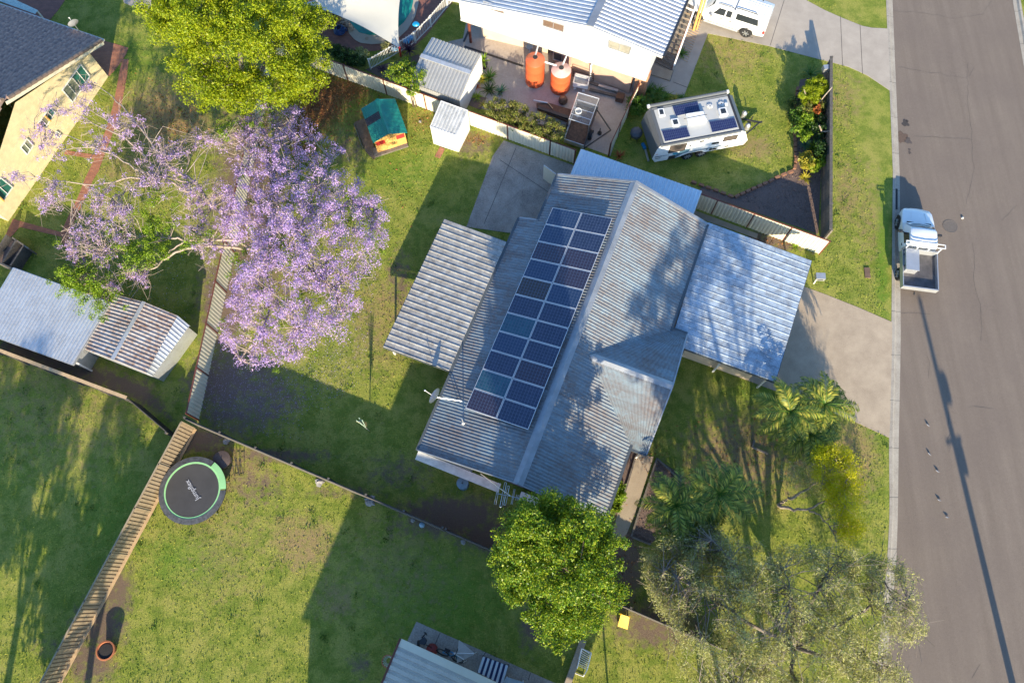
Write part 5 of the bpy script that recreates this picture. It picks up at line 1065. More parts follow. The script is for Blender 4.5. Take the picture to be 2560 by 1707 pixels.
# long rusty frame trailer lying beside it
mb = MB(); rr_ = [P(*C2(x, y), .3) for x, y in ((300, 870), (450, 870), (760, 960), (690, 1090), (310, 940))]; mb.slab(rr_, .2); t_ = thing('flat_trailer', P(*C2(520, 980)), 'rusty flat steel ramp frame beside the mesh cage trailer', 'trailer'); mb.build('deck', m_rust, t_)
mb = MB(); mb.bar(P(*C2(315, 925), .36), P(*C2(690, 1050), .36), .2, .1); mb.build('ramp_channel', m_dark, t_)
mb = MB(); mb.tube([P(*C2(265, 838), .35), P(*C2(440, 870), .35)], .045, 8); mb.build('white_pipe', m_white, t_)
mb = MB(); mb.tube([P(*C2(440, 870), .35), P(*C2(500, 940), .35)], .03, 8); mb.build('brace', m_timl, t_)
mb = MB(); c = P(*C2(625, 850), .1); mb.lathe(c, [(.28, 0), (.28, .15), (.2, .35), (.01, .42)], 12); tag(mb.build('fire_pit', m_rust), 'dark rusty domed drum between tank and ramp frame', 'drum')
# tub chair / laundry tub, planks, bike rack
t_ = thing('plastic_tub', P(*C2(845, 610)), 'white lattice plastic tub beside the right orange tank', 'tub'); q4 = [P(*C2(x, y), .5) for x, y in ((775, 530), (945, 575), (925, 680), (750, 645))]; cc = sum(q4, Vector())/4
mb = MB()
for i in range(4): mb.bar(q4[i], q4[(i+1) % 4], .06, .35)
mb.build('side', m_white, t_); mb = MB(); mb.slab([p-Vector((0, 0, .15)) for p in q4], .05); mb.build('base', m_gutter_l, t_)
for x, y in ((770, 690), (875, 720)):
    mb = MB(); mb.box(tuple(P(*C2(x, y), .05)), (.16, .1, .1)); mb.build('foot', m_white, t_)
for i, (a, b_, mt, lb_) in enumerate((((960, 620), (1380, 770), m_tim, 'grey plank leaning flat along the salmon wall'), ((950, 705), (1290, 790), m_timd, 'dark reddish beam lying on the brown yard'), ((1060, 655), (1300, 720), m_alu, 'short silver channel lying on the grey plank'))):
    mb = MB(); mb.bar(P(*C2(*a), .1+.04*i), P(*C2(*b_), .1+.04*i), .16, .08); tag(mb.build('plank', mt), lb_, 'plank', 'planks stored along the salmon wall')
mb = MB(); c = P(*C2(1318, 835)); mb.box((c.x, c.y, .2), (.45, .4, .4), -.35); tag(mb.build('timber_crate', m_rust), 'small brown timber crate in the corner of the yard', 'crate')
t_ = thing('roof_rack', P(*C2(880, 500)), 'black steel roof rack leaning on the salmon wall', 'rack'); mb = MB(); a, b_, c_, d_ = P(*C2(755, 450), .9), P(*C2(995, 520), .9), P(*C2(1000, 600), .2), P(*C2(745, 540), .2)
for u in (0, .33, .66, 1): mb.tube([a.lerp(d_, u), b_.lerp(c_, u)], .02, 5)
mb.tube([a, d_], .02, 5); mb.tube([b_, c_], .02, 5); mb.build('frame', m_dark, t_)
t_ = thing('fan', P(*C2(215, 180), .0), 'pale round fan standing against the cream wall under the house', 'fan'); mb = MB(); c = P(*C2(215, 180), .9); mb.lathe(c, [(.02, -.05), (.2, -.04), (.2, .04), (.02, .05)], 18); mb.tube([c, Vector((c.x, c.y, 0))], .02, 6); mb.build('cage', simple('pale_blue', (.35, .45, .52), .5), t_)

# ------------------------------------------------------------ trampoline and other garden things
c = P(480.7, 1225, .62); c.z = 0; RT = (P(564, 1225, .62)-P(397, 1225, .62)).length/2; TZ_ = .62
tp_ = thing('trampoline', c, 'round black trampoline with lime green ring on the lawn', 'trampoline')
def annulus(r0, r1, z0, z1, a0=0, a1=2*math.pi, k=64, th=.03):
    m_ = MB(); vs = []
    for j in range(k+1):
        an = a0+(a1-a0)*j/k; ca, sa = math.cos(an), math.sin(an)
        vs += [(c.x+r0*ca, c.y+r0*sa, z0), (c.x+r1*ca, c.y+r1*sa, z1), (c.x+r1*ca, c.y+r1*sa, z1-th), (c.x+r0*ca, c.y+r0*sa, z0-th)]
    m_.add(vs, [(4*j+i, 4*j+(i+1) % 4, 4*j+4+(i+1) % 4, 4*j+4+i) for j in range(k) for i in range(4)]); return m_
m_mat = simple('jump_mat', (.055, .052, .050), .75, vary=.2, scale=1.5); m_lime = simple('lime_fabric', (.30, .60, .26), .6, vary=.1); m_pad = simple('grey_pad', (.085, .09, .10), .7, vary=.5, scale=7, bmp=.5, bscale=9)
annulus(.01, RT*.79, TZ_-.02, TZ_, th=.01).build('jump_mat', m_mat, tp_); annulus(RT*.79, RT*.84, TZ_+.01, TZ_+.012, th=.01).build('ring', m_lime, tp_)
annulus(RT*.84, RT, TZ_+.03, TZ_+.01, a0=R(58), a1=R(360)).build('pad', m_pad, tp_); annulus(RT*.84, RT*1.0, TZ_+.035, TZ_+.015, a0=R(2), a1=R(56), k=20).build('pad', m_lime, tp_)
annulus(RT*.97, RT*1.0, TZ_-.03, TZ_-.03, th=.05).build('frame', m_dark, tp_)
for j in range(6):
    an = j*math.pi/3+.3; mb = MB(); p = Vector((c.x+RT*.96*math.cos(an), c.y+RT*.96*math.sin(an), 0)); mb.tube([p+Vector((0, 0, TZ_-.05)), p], .03, 6); mb.build('leg', m_chrome, tp_)
def text_mesh(s, size, name, mat, parent, loc, xdir, ydir, depth=.003):
    cu = bpy.data.curves.new('txt', 'FONT'); cu.body = s; cu.size = size; cu.align_x = 'CENTER'; cu.align_y = 'CENTER'; cu.extrude = depth; cu.offset = size*.012
    to = bpy.data.objects.new('txt', cu); col.objects.link(to); dg = bpy.context.evaluated_depsgraph_get(); me_ = bpy.data.meshes.new_from_object(to.evaluated_get(dg)); bpy.data.objects.remove(to)
    xd = Vector(xdir).normalized(); yd = Vector(ydir); yd = (yd-xd*yd.dot(xd)).normalized(); zd = xd.cross(yd); Mx = Matrix((xd, yd, zd)).transposed().to_4x4(); Mx.translation = Vector(loc); me_.transform(Mx)
    bx = Vector((0, 0, 0)); p = parent
    while p is not None: bx += p.location; p = p.parent
    me_.transform(Matrix.Translation(-bx)); me_.materials.clear(); me_.materials.append(mat); me_.name = name
    o = bpy.data.objects.new(name, me_); col.objects.link(o); o.parent = parent; return o
ja, jx = G(9, 1795, 1410, TZ_), G(9, 1738, 1312, TZ_); xd = jx-ja
text_mesh('Jumpflex', .34, 'lettering', simple('silver_print', (.42, .42, .44), .6), tp_, (ja+jx)/2+Vector((0, 0, .012)), xd, Vector((-xd.y, xd.x, 0)))
t_ = thing('fire_pit', G(9, 2060, 1100), 'round brown lidded fire pit beside the trampoline', 'fire pit'); cc = G(9, 2060, 1095); mb = MB(); mb.lathe(cc, [(.38, 0), (.44, .2), (.47, .38), (.46, .41), (.2, .45), (.01, .46)], 28); mb.build('lid', simple('brown_lid', (.105, .075, .065), .7, vary=.3, scale=12), t_)
mb = MB(); mb.tube([cc+Vector((0, 0, .45)), cc+Vector((0, 0, .52))], .03, 8); mb.build('knob', m_black, t_)
t_ = thing('folded_chair', G(9, 2170, 1200), 'black folding chair frames leaning beside the fire pit', 'chair')
for dx in (0, 45):
    mb = MB(); mb.tube([G(9, 2120+dx, 1060, .5), G(9, 2155+dx, 1230, .05), G(9, 2190+dx, 1220, .05), G(9, 2150+dx, 1050, .5)], .018, 5); mb.tube([G(9, 2140+dx, 1140, .3), G(9, 2172+dx, 1135, .3)], .018, 5); mb.build('frame', m_black, t_)
# terracotta pot
cc = G(13, 1022, 1262); t_ = thing('planter_pot', cc, 'large terracotta pot of black soil near the tan fence', 'pot'); mb = MB(); mb.lathe(cc, [(.26, 0), (.40, .45), (.44, .5), (.45, .55), (.38, .56), (.36, .48), (.01, .47)], 32); mb.build('pot', simple('terracotta', (.42, .14, .055), .8, vary=.25), t_, smooth=True)
mb = MB(); mb.lathe((cc.x, cc.y, .48), [(.36, 0), (.3, .02), (.01, .03)], 20); mb.build('soil', simple('black_soil', (.03, .026, .024), .95, vary=.5, scale=20), t_)
# small rainwater drum by the house
cc = G(10, 1905, 1315); t_ = thing('rain_drum', cc, 'small pale blue-grey drum standing by the house corner', 'drum'); mb = MB(); mb.lathe(cc, [(.27, 0), (.29, .05), (.29, .62), (.27, .66)], 28); mb.build('drum_wall', simple('slate_blue_plastic', (.16, .27, .33), .5), t_, smooth=True)
mb = MB(); mb.lathe((cc.x, cc.y, .66), [(.30, -.02), (.30, .02), (.04, .05), (.03, .0), (.01, 0)], 28); mb.build('lid', bpy.data.materials['slate_blue_plastic'], t_)
# folded rotary clothes line
b0 = P(924, 1078); t_ = thing('clothes_line', b0, 'folded rotary clothes line standing in the shaded lawn', 'clothes line'); mb = MB(); top = b0+Vector((-.05, 0, 2.35)); mb.tube([b0, top], .03, 8); mb.build('post', m_chrome, t_)
for dx, dy in ((-.35, .06), (-.12, .32), (.2, .12), (.05, -.2)):
    mb = MB(); hub = b0+Vector((0, 0, 1.0)); mb.tube([hub, Vector((b0.x+dx*.5, b0.y+dy*.5, 2.0))+Vector((0, 0, .4))], .022, 6); mb.build('arm', simple('pale_green_steel', (.42, .55, .42), .5) if dx < -.3 else bpy.data.materials['pale_green_steel'], t_)
mb = MB()
for i in range(5): mb.tube([b0+Vector((-.22+.08*i, .02*i, 2.3-.1*i)), b0+Vector((.1, .05*i, 1.2))], .006, 4)
mb.build('cord', m_timl, t_)
# dish and tv antenna on the main house
dish(PL(*q(10, 1895, 545), HF(0, 0), Vector((-hw.x*slope, -hw.y*slope, 1))), G(10, 1655, 505, 2.9), (-.75, .35, .55), .42, 'pale satellite dish on braces at the lower edge of the main roof', brace=PL(*q(10, 1860, 540), HF(0, 0), Vector((-hw.x*slope, -hw.y*slope, 1))))
C6 = lambda x, y: (1180+x*.10204, 1160+y*.10204)
za = 3.95; bmA, bmB = P(*C6(600, 715), za), P(*C6(1290, 855), za); bm = bmB-bmA; Lb = bm.length
els = [(-.5, 1.0, 'r'), (-.44, 1.0, 'r'), (-.26, 1.05, 'loop'), (-.14, .8, 'loop'), (.07, .7, 'r'), (.11, .7, 'r')]+[(.2+.055*i, .26, 'r') for i in range(6)]
yagi(HF(ub-.02, -1.9, 2.9), (bmA+bmB)/2, bm, 'large silver tv antenna mounted at the gable end of the main house', els, Lb, m_alu)
t_ = thing('vent_pipe', PL(*q(10, 1905, 750), HF(0, 0), Vector((-hw.x*slope, -hw.y*slope, 1))), 'slim vent pipe standing on the main roof near the dish', 'pipe'); p = t_.location.copy(); mb = MB(); mb.tube([p, p+Vector((0, 0, 1.0))], .03, 8); mb.build('pipe', m_alu, t_); mb = MB(); mb.lathe(p, [(.1, 0), (.05, .1), (.01, .1)], 12); mb.build('boot', m_white, t_)
# white pergola / air conditioner at the gable end
t_ = thing('air_conditioner', P(*C6(1400, 880)), 'white outdoor air conditioner unit below the tv antenna', 'air conditioner'); cc = P(*C6(1390, 890)); mb = MB(); mb.box((cc.x, cc.y, .4), (.95, .4, .7), math.atan2(-hw.y, -hw.x)); mb.build('casing', m_white, t_)
mb = MB()
for i in range(5): mb.bar(cc+hw*(-.4)-hu*.205+Vector((0, 0, .2+.1*i)), cc+hw*.4-hu*.205+Vector((0, 0, .2+.1*i)), .01, .03)
mb.build('grille', m_dark, t_)
# meter lid, manhole, drain slot, birds on the road
mb = MB(); mb.box(tuple(P(2168, 682, .03)), (.30, .62, .07), -.05); o = tag(mb.build('meter_lid', simple('brown_meter_lid', (.16, .10, .07), .8)), 'brown oblong meter lid set in the roadside lawn', 'meter lid')
mh = P(2377, 564.5); zz = rdz(mh.x, mh.y); mb = MB(); mb.lathe((mh.x, mh.y, zz), [(.42, 0), (.42, .01), (.37, .012), (.36, .006), (.01, .006)], 32); o = tag(mb.build('manhole_cover', simple('iron_cover', (.15, .125, .105), .7, vary=.3, scale=20, bmp=.5)), 'round iron manhole cover in the asphalt beside the utility', 'manhole')
mb = MB(); a, b_ = P(2242, 472), P(2242, 523); mb.bar(a+Vector((0, 0, -.02)), b_+Vector((0, 0, -.02)), .1, .03); tag(mb.build('drain_grate', m_black), 'dark slot drain in the gutter in front of the utility', 'drain')
mb = MB(); p = G(8, 1788, 430); mb.lathe((p.x, p.y, rdz(p.x, p.y)), [(.07, 0), (.06, .07), (.01, .09)], 10); tag(mb.build('paper_litter', m_gutter_l), 'small crumpled pale scrap on the road beside the manhole', 'litter')
bm_ = MB()
vsb = []; BS = .72
secs = [(-.17, .008, .07), (-.10, .02, .075), (-.04, .045, .085), (.03, .05, .09), (.08, .035, .11), (.115, .028, .13), (.14, .012, .125), (.165, .003, .12)]; k = 8
for x, r_, z in secs:
    for j in range(k): vsb.append((x*BS, BS*r_*math.cos(2*math.pi*j/k), BS*(z+r_*.9*math.sin(2*math.pi*j/k))))
bm_.add(vsb, [(i*k+j, i*k+(j+1) % k, (i+1)*k+(j+1) % k, (i+1)*k+j) for i in range(len(secs)-1) for j in range(k)])
m_bird = simple('grey_feathers', (.22, .22, .24), .8, vary=.2, scale=30); m_bird2 = simple('pink_grey_feathers', (.15, .15, .17), .8)
for sx_, sy_, sr, sc_, nm_ in ((2265, 306, .20, (.06, .05, .045), 'oil_stain'), (2270, 301, .07, (.06, .05, .045), 'oil_stain'), (2257, 340, .30, (.13, .085, .06), 'rust_stain'), (2272, 350, .18, (.10, .08, .07), 'oil_stain'), (2275, 372, .07, (.09, .07, .06), 'oil_stain'), (2276, 380, .08, (.09, .07, .06), 'oil_stain')):
    c_ = P(sx_, sy_); ring_ = []
    for j in range(22):
        an = 2*math.pi*j/22; rr = sr*(1+.22*math.sin(an*3+sx_)+.15*math.sin(an*5+sy_)+rng.normal()*.05); ring_.append((c_.x+rr*math.cos(an), c_.y+rr*1.3*math.sin(an)))
    mb = MB(); mb.add([(x_, y_, rdz(x_, y_)+.007) for x_, y_ in ring_]+[(c_.x, c_.y, rdz(c_.x, c_.y)+.007)], [(j, (j+1) % 22, 22) for j in range(22)]); struct(mb.build(nm_, simple(nm_+'_paint', sc_, .8, vary=.3, scale=9), road))
birds = [q(12, 1470, 765), q(12, 1483, 1030), q(12, 1557, 1187), q(12, 1572, 1452), q(16, 1645, 45)]; bl_ = ['grey bird on the road nearest the driveway, upper one of five', 'second grey bird down the road, a small one', 'grey bird on the road, middle one of five', 'fourth grey bird down the road, small and pale', 'lowest of the five grey birds on the road']
for i, bpos in enumerate(birds):
    p = P(*bpos); z0 = rdz(p.x, p.y)
    if i == 0:
        b0_ = thing('bird', (p.x, p.y, z0), bl_[i], 'bird', 'grey birds on the road', R(140)); bm_.build('body', m_bird, b0_, smooth=True, local=True)
        for s in (-1, 1):
            wg = MB(); wg.add([(.06*BS, s*.045*BS, .12*BS), (.02*BS, s*.075*BS, .10*BS), (-.15*BS, s*.03*BS, .075*BS), (-.05*BS, s*.02*BS, .125*BS)], [(0, 1, 2, 3)]); wg.build('wing', m_bird2, b0_, local=True); lg = MB(); lg.tube([(.0, s*.02, 0), (.0, s*.02, .06)], .005, 5); lg.build('leg', m_red, b0_, local=True)
    else:
        cpy = copytree(b0_); cpy.location = (p.x, p.y, z0); cpy.rotation_euler = (0, 0, R(125+12*i)); cpy['label'] = bl_[i]
# ladder / drying frame at the lower right and edging
t_ = thing('drying_frame', G(15, 640, 1400), 'white tubular folding drying frame on the lower lawn', 'drying rack'); z0 = .75
mb = MB(); fr_ = [G(15, 640, 1250, z0), G(15, 728, 1290, z0), G(15, 690, 1445, .3), G(15, 655, 1505, .05), G(15, 570, 1470, .05), G(15, 600, 1420, .3)]; mb.tube(fr_+[fr_[0]], .03, 6); fo = mb.build('frame', m_white, t_)
for i in range(9):
    u = i/9; mb = MB(); mb.tube([fr_[0].lerp(fr_[5], u), fr_[1].lerp(fr_[2], min(1, u+.09))], .016, 5); mb.build('rung', m_white, t_)
for p in (fr_[0], fr_[1]):
    mb = MB(); mb.tube([p, p-Vector((0, 0, z0))], .02, 6); mb.build('leg', m_white, t_)
mb = MB(); mb.bar(G(15, 500, 1600, .15), G(15, 655, 1170, .15), .3, .3); tag(mb.build('retaining_edge', m_conc), 'grey concrete edging sleeper beside the drying frame', 'edging')
mb = MB(); c = G(15, 1020, 1005); t_ = thing('yellow_ride_toy', c, 'yellow plastic slide toy under the edge of the round tree', 'toy'); sl = [G(15, 1000, 935, .7), G(15, 1080, 960, .7), G(15, 1060, 1075, .15), G(15, 970, 1045, .15)]; mb.slab(sl, .06); mb.build('slide', m_yellow, t_)
for i in (0, 1):
    mb = MB(); mb.tube([sl[i], Vector((sl[i].x, sl[i].y, 0))], .04, 6); mb.build('leg', m_yellow, t_)

# ------------------------------------------------------------ verandah roof at the bottom, things on its slab
C5 = lambda x, y: (960+x*.17857, 1540+y*.17857)
zv = 2.3; va, vb, vc = P(*C5(245, 312), zv), P(*C5(1640, 950), zv), P(*C5(0, 905), zv); e1v = (vb-va).normalized(); e2v = (vc-va).normalized()
vh = thing('house', va+e1v*4+e2v*6, 'neighbouring house with cream ribbed verandah roof at the bottom edge', 'house', 'houses'); zo = Vector((0, 0, .1))
mb = MB(); mb.sheet(va+e2v*.35, va+e2v*4.0+zo, va+e1v*11+e2v*4.0+zo, va+e1v*11+e2v*.35, .33, .06, 'clip'); vr = mb.build('verandah_roof', grime('cream_roof', (.62, .57, .47), (.38, .34, .28), .45, .1, .5, 1.5, 14.), vh)
mb = MB(); mb.bar(va+e2v*.17, va+e1v*11+e2v*.17, .34, .09, Vector((0, 0, 1))); mb.build('front_flashing', m_cream, vr)
mb = MB(); mb.bar(va-e1v*.05+Vector((0, 0, .02)), va+e2v*4-e1v*.05+Vector((0, 0, .1)), .08, .12); mb.build('barge', m_redbrown, vr)
for i in range(4):
    mb = MB(); p = va+e1v*(.2+3.4*i)+e2v*.3; mb.box((p.x, p.y, zv/2-.05), (.09, .09, zv-.1)); mb.build('post', m_cream, vh)
# upper storey of that house, below the picture: casts the long shade over both lawns
sh = 5.9; offv = Vector((math.sin(R(180-SUN_AZ)), -math.cos(R(180-SUN_AZ)), 0))*(sh/math.tan(R(SUN_EL)))
sa, sbp = P(1029, 900)+offv, P(737, 1585)+offv
dv_ = (sbp-sa).normalized(); rv = Vector((-dv_.y, dv_.x, 0)); Wd = 8.2
blk = [sa, sa+rv*Wd, sa+rv*Wd+dv_*14, sa+dv_*14]
mb = MB(); cx_ = sum(blk, Vector())/4; ins = [cx_+(p-cx_)*.93 for p in blk]; mb.prism([(p.x, p.y) for p in ins], 0, sh-.1); mb.build('upper_wall', m_cream, vh)
ridge_a, ridge_b = (blk[0]+blk[1])/2+Vector((0, 0, sh+.25)), (blk[2]+blk[3])/2+Vector((0, 0, sh+.25)); mb = MB(); zz = Vector((0, 0, sh)); mb.sheet(ridge_a, ridge_b, blk[3]+zz, blk[0]+zz, .3, .05, 'clip'); mb.sheet(ridge_a, ridge_b, blk[2]+zz, blk[1]+zz, .3, .05, 'clip'); mb.build('upper_roof', m_zincgrey, vh)
# things on the slab
cc = P(*C5(545, 350)); t_ = thing('wheelbarrow', cc, 'black wheelbarrow on the slab near the verandah corner', 'wheelbarrow'); mb = MB(); ring = [P(*C5(x, y), .55) for x, y in ((500, 330), (560, 290), (600, 340), (570, 405), (490, 380))]; mb.slab(ring, .25); mb.build('tray', simple('dark_tray', (.04, .05, .06), .5), t_)
mb = MB(); mb.tube([P(*C5(530, 300), .5), P(*C5(590, 235), .6), P(*C5(600, 265), .6)], .03, 6); mb.tube([P(*C5(590, 235), .6), P(*C5(560, 225), .6)], .03, 6); mb.build('handle', m_black, t_); mb = MB(); a = P(*C5(480, 395), .2); mb.tube([a-Vector((.04, 0, 0)), a+Vector((.04, 0, 0))], .2, 14); mb.build('wheel', m_black, t_)
cc = P(*C5(680, 460)); t_ = thing('lawn_mower', cc, 'dark red mower half under the cream verandah roof', 'mower'); mb = MB(); mb.lathe(cc, [(.26, .08), (.28, .2), (.2, .32), (.01, .36)], 14); mb.build('deck', simple('dull_red', (.25, .03, .025), .5), t_); mb = MB(); mb.tube([cc+Vector((0, .1, .3)), P(*C5(590, 400), .8)], .02, 6); mb.build('handle', m_black, t_)
# bicycle
ba, bb = P(*C5(820, 505), .33), P(*C5(1030, 600), .33); bd = (bb-ba).normalized(); t_ = thing('bicycle', (ba+bb)/2*Vector((1, 1, 0)) if False else Vector(((ba.x+bb.x)/2, (ba.y+bb.y)/2, 0)), 'dark bicycle with blue frame leaning on the slab', 'bicycle')
for c_ in (ba, bb):
    mb = MB(); pts = [c_+bd*math.cos(a_)*.3+Vector((0, 0, math.sin(a_)*.3))+Vector((.05, .12, 0))*math.sin(a_) for a_ in np.linspace(0, 2*math.pi, 19)]; mb.tube(pts, .03, 6, cap=False); mb.build('wheel', m_black, t_)
mid = (ba+bb)/2; mb = MB(); S_ = mid-bd*.2+Vector((.1, .2, .45)); Hd = bb-bd*.15+Vector((.1, .2, .55)); mb.tube([ba, S_, Hd, bb], .03, 6); mb.tube([S_, mid-Vector((0, 0, .05)), Hd], .03, 6); mb.tube([ba, mid-Vector((0, 0, .05))], .02, 6); mb.build('frame', m_blue, t_)
mb = MB(); mb.box(tuple(S_+Vector((0, 0, .08))), (.26, .13, .06), math.atan2(bd.y, bd.x)); mb.build('saddle', m_black, t_); mb = MB(); sd__ = Vector((-bd.y, bd.x, 0)); mb.tube([Hd-sd__*.28+Vector((0, 0, .1)), Hd+sd__*.28+Vector((0, 0, .1))], .02, 6); mb.build('handlebar', m_black, t_)
# clothes airer
t_ = thing('clothes_airer', P(*C5(1100, 560)), 'white wire clothes airer with fanned rails on the slab', 'clothes airer')
for i in range(15):
    u = i/14; x = 1055+u*195; y0 = 335+u*165; y1 = 650-u*110 if u > .0 else 650; mb = MB(); mb.tube([P(*C5(x, y0), .85), P(*C5(x-30*(1-u), min(690, y1)), .85)], .012, 4); mb.build('rail', m_white, t_)
mb = MB(); mb.tube([P(*C5(975, 515), .9), P(*C5(1260, 520), .9)], .028, 6); mb.tube([P(*C5(985, 520), .9), P(*C5(1120, 605), .9)], .028, 6); mb.build('arm', m_white, t_)
for p in ((975, 515), (1250, 520), (1110, 640)):
    mb = MB(); a = P(*C5(*p), .85); mb.tube([a, Vector((a.x+.1, a.y, 0))], .018, 5); mb.build('leg', m_white, t_)
# striped day bed
t_ = thing('striped_mat', P(*C5(1520, 740)), 'navy and white striped mattress on a low frame on the slab', 'mattress'); A_, B_, C_, D_ = [P(*C5(x, y), .45) for x, y in ((1385, 560), (1735, 690), (1660, 960), (1310, 780))]
mb = MB(); mb.slab([p-Vector((0, 0, .12)) for p in (A_, B_, C_, D_)], .08); mb.build('frame', m_dark, t_)
m_navy = simple('navy_cloth', (.018, .03, .10), .85, vary=.1); m_cloth = simple('white_cloth', (.62, .68, .72), .85, vary=.08)
for i in range(11):
    u0_, u1_ = i/11, (i+1)/11; jz = .02 if i % 2 else 0; mb = MB(); mb.slab([A_.lerp(B_, u0_)+(A_-D_)*jz, A_.lerp(B_, u1_)+(A_-D_)*jz, D_.lerp(C_, u1_), D_.lerp(C_, u0_)], .12); mb.build('stripe', m_navy if i % 2 else m_cloth, t_)
for p in (A_, B_, C_, D_):
    mb = MB(); mb.box((p.x, p.y, .16), (.06, .06, .32)); mb.build('leg', m_dark, t_)
t_ = thing('garden_table', P(*C5(1830, 900)), 'pale grey-blue plastic table beside the striped mattress', 'table'); mb = MB(); tt = [P(*C5(x, y), .6) for x, y in ((1710, 845), (1960, 920), (1950, 1010), (1670, 920))]; mb.slab(tt, .04); mb.build('table_top', simple('pale_blue_plastic', (.42, .52, .56), .5), t_)
for p in tt:
    mb = MB(); q_ = p.lerp(sum(tt, Vector())/4, .1); mb.box((q_.x, q_.y, .28), (.05, .05, .56)); mb.build('leg', m_white, t_)
# basketball ring beside the verandah
cc = P(*C5(52, 628), 1.9); t_ = thing('basketball_ring', Vector((cc.x+.35, cc.y, 0)), 'basketball ring with net beside the cream verandah roof', 'basketball ring')
mb = MB(); pts = [cc+Vector((math.cos(a_), math.sin(a_), 0))*.26 for a_ in np.linspace(0, 2*math.pi, 25)]; mb.tube(pts, .018, 6, cap=False); mb.build('rim', simple('ring_red', (.45, .09, .06), .5), t_)
mb = MB()
for j in range(14):
    a_ = 2*math.pi*j/14; b_a = a_+.45; mb.tube([cc+Vector((math.cos(a_), math.sin(a_), 0))*.25, cc+Vector((math.cos(b_a)*.13, math.sin(b_a)*.13, -.35))], .008, 4); b_a = a_-.45; mb.tube([cc+Vector((math.cos(a_), math.sin(a_), 0))*.25, cc+Vector((math.cos(b_a)*.13, math.sin(b_a)*.13, -.35))], .008, 4)
mb.build('net', m_cloth, t_); mb = MB(); mb.bar(cc+Vector((.26, 0, 0)), cc+Vector((.5, -.02, 0)), .06, .03); mb.tube([Vector((cc.x+.5, cc.y, 0)), cc+Vector((.5, 0, .1))], .04, 8); mb.build('pole', m_dark, t_)

# ------------------------------------------------------------ pool, sail, pool fence
def ring2(tile, pts): return [q(tile, *p) for p in pts]
pool_in = ring2(2, [(760, -150), (700, 40), (780, 140), (860, 200), (905, 262), (950, 305), (1040, 328), (1165, 328), (1270, 290), (1360, 210), (1425, 110), (1445, 20), (1430, -100), (1300, -220)])
pool_out = ring2(2, [(700, -200), (650, 30), (760, 150), (830, 230), (855, 310), (900, 365), (960, 400), (1060, 412), (1180, 405), (1290, 370), (1390, 280), (1460, 160), (1492, 40), (1490, -120), (1350, -280)])
pv = ring2(2, [(470, -150), (490, 80), (530, 220), (590, 320), (680, 400), (800, 450), (940, 472), (1080, 470), (1290, 440), (1330, 480), (1450, 430), (1560, 330), (1680, 180), (1800, 30), (1900, -150)])
pave('pool_paving', pv, m_brickdark, .015, 'red-brown brick paving round the pool')
mb = MB(); mb.prism([(p.x, p.y) for p in (P(*s) for s in pool_out)], -.05, .045); o = struct(mb.build('pool_coping', m_conc2)); o['label'] = 'pale rounded coping of the swimming pool'
m, n, b = newmat('pool_water'); co = coords(n); wv = noise(n, co, 1.2, 3); n.links.new(ramp(n, wv, [(.35, (.005, .16, .15)), (.65, (.012, .24, .19))]), b.inputs['Base Color']); b.inputs['Roughness'].default_value = .06; b.inputs['Specular IOR Level'].default_value = .6; bump(n, b, noise(n, co, 5, 3), .12, .02); m_water = m
mb = MB(); mb.prism([(p.x, p.y) for p in (P(*s) for s in pool_in)], .0, .052); o = struct(mb.build('water', m_water)); o['label'] = 'teal water of the swimming pool under the shade sail'
mb = MB(); cc = G(2, 1017, 355, .05); mb.lathe(cc, [(.12, 0), (.12, .012), (.01, .014)], 20); tag(mb.build('skimmer_lid', simple('tan_lid', (.35, .27, .2), .7)), 'round tan skimmer lid in the pool coping', 'lid')
tri = [G(2, 440, 32, 1.9), G(2, 1312, 442, 1.3), G(2, 1400, -330, 2.1)]
mb = MB(); k = 16; vs = []; idx = {}
cen = sum(tri, Vector())/3
for i in range(k+1):
    for j in range(k+1-i):
        u, v = i/k, j/k; w_ = 1-u-v; p = tri[0]*w_+tri[1]*u+tri[2]*v
        sag = 27*u*v*w_; e = (u*w_*(1-v)**2+u*v*(1-w_)**2*.9+v*w_*(1-u)**2); pin = cen-p; p = p+Vector((pin.x, pin.y, 0))*min(.30, e*.62)*(1-27*u*v*w_*.8)-Vector((0, 0, .25))*sag
        idx[(i, j)] = len(vs); vs.append(p)
fs = []
for i in range(k):
    for j in range(k-i):
        fs.append((idx[(i, j)], idx[(i+1, j)], idx[(i, j+1)]))
        if i+j < k-1: fs.append((idx[(i+1, j)], idx[(i+1, j+1)], idx[(i, j+1)]))
t_ = thing('shade_sail', Vector((cen.x, cen.y, 0)), 'large beige triangular shade sail over the swimming pool', 'shade sail'); mb.add(vs, fs); mb.build('cloth', m_sail, t_, smooth=True)
mb = MB(); a = G(2, 1330, 520); mb.tube([a, tri[1]+Vector((.05, -.05, .1))], .06, 8); mb.build('post', m_red, t_); mb = MB(); mb.tube([tri[1], tri[1]+Vector((.05, -.05, .05))], .03, 6); mb.build('shackle', m_chrome, t_)
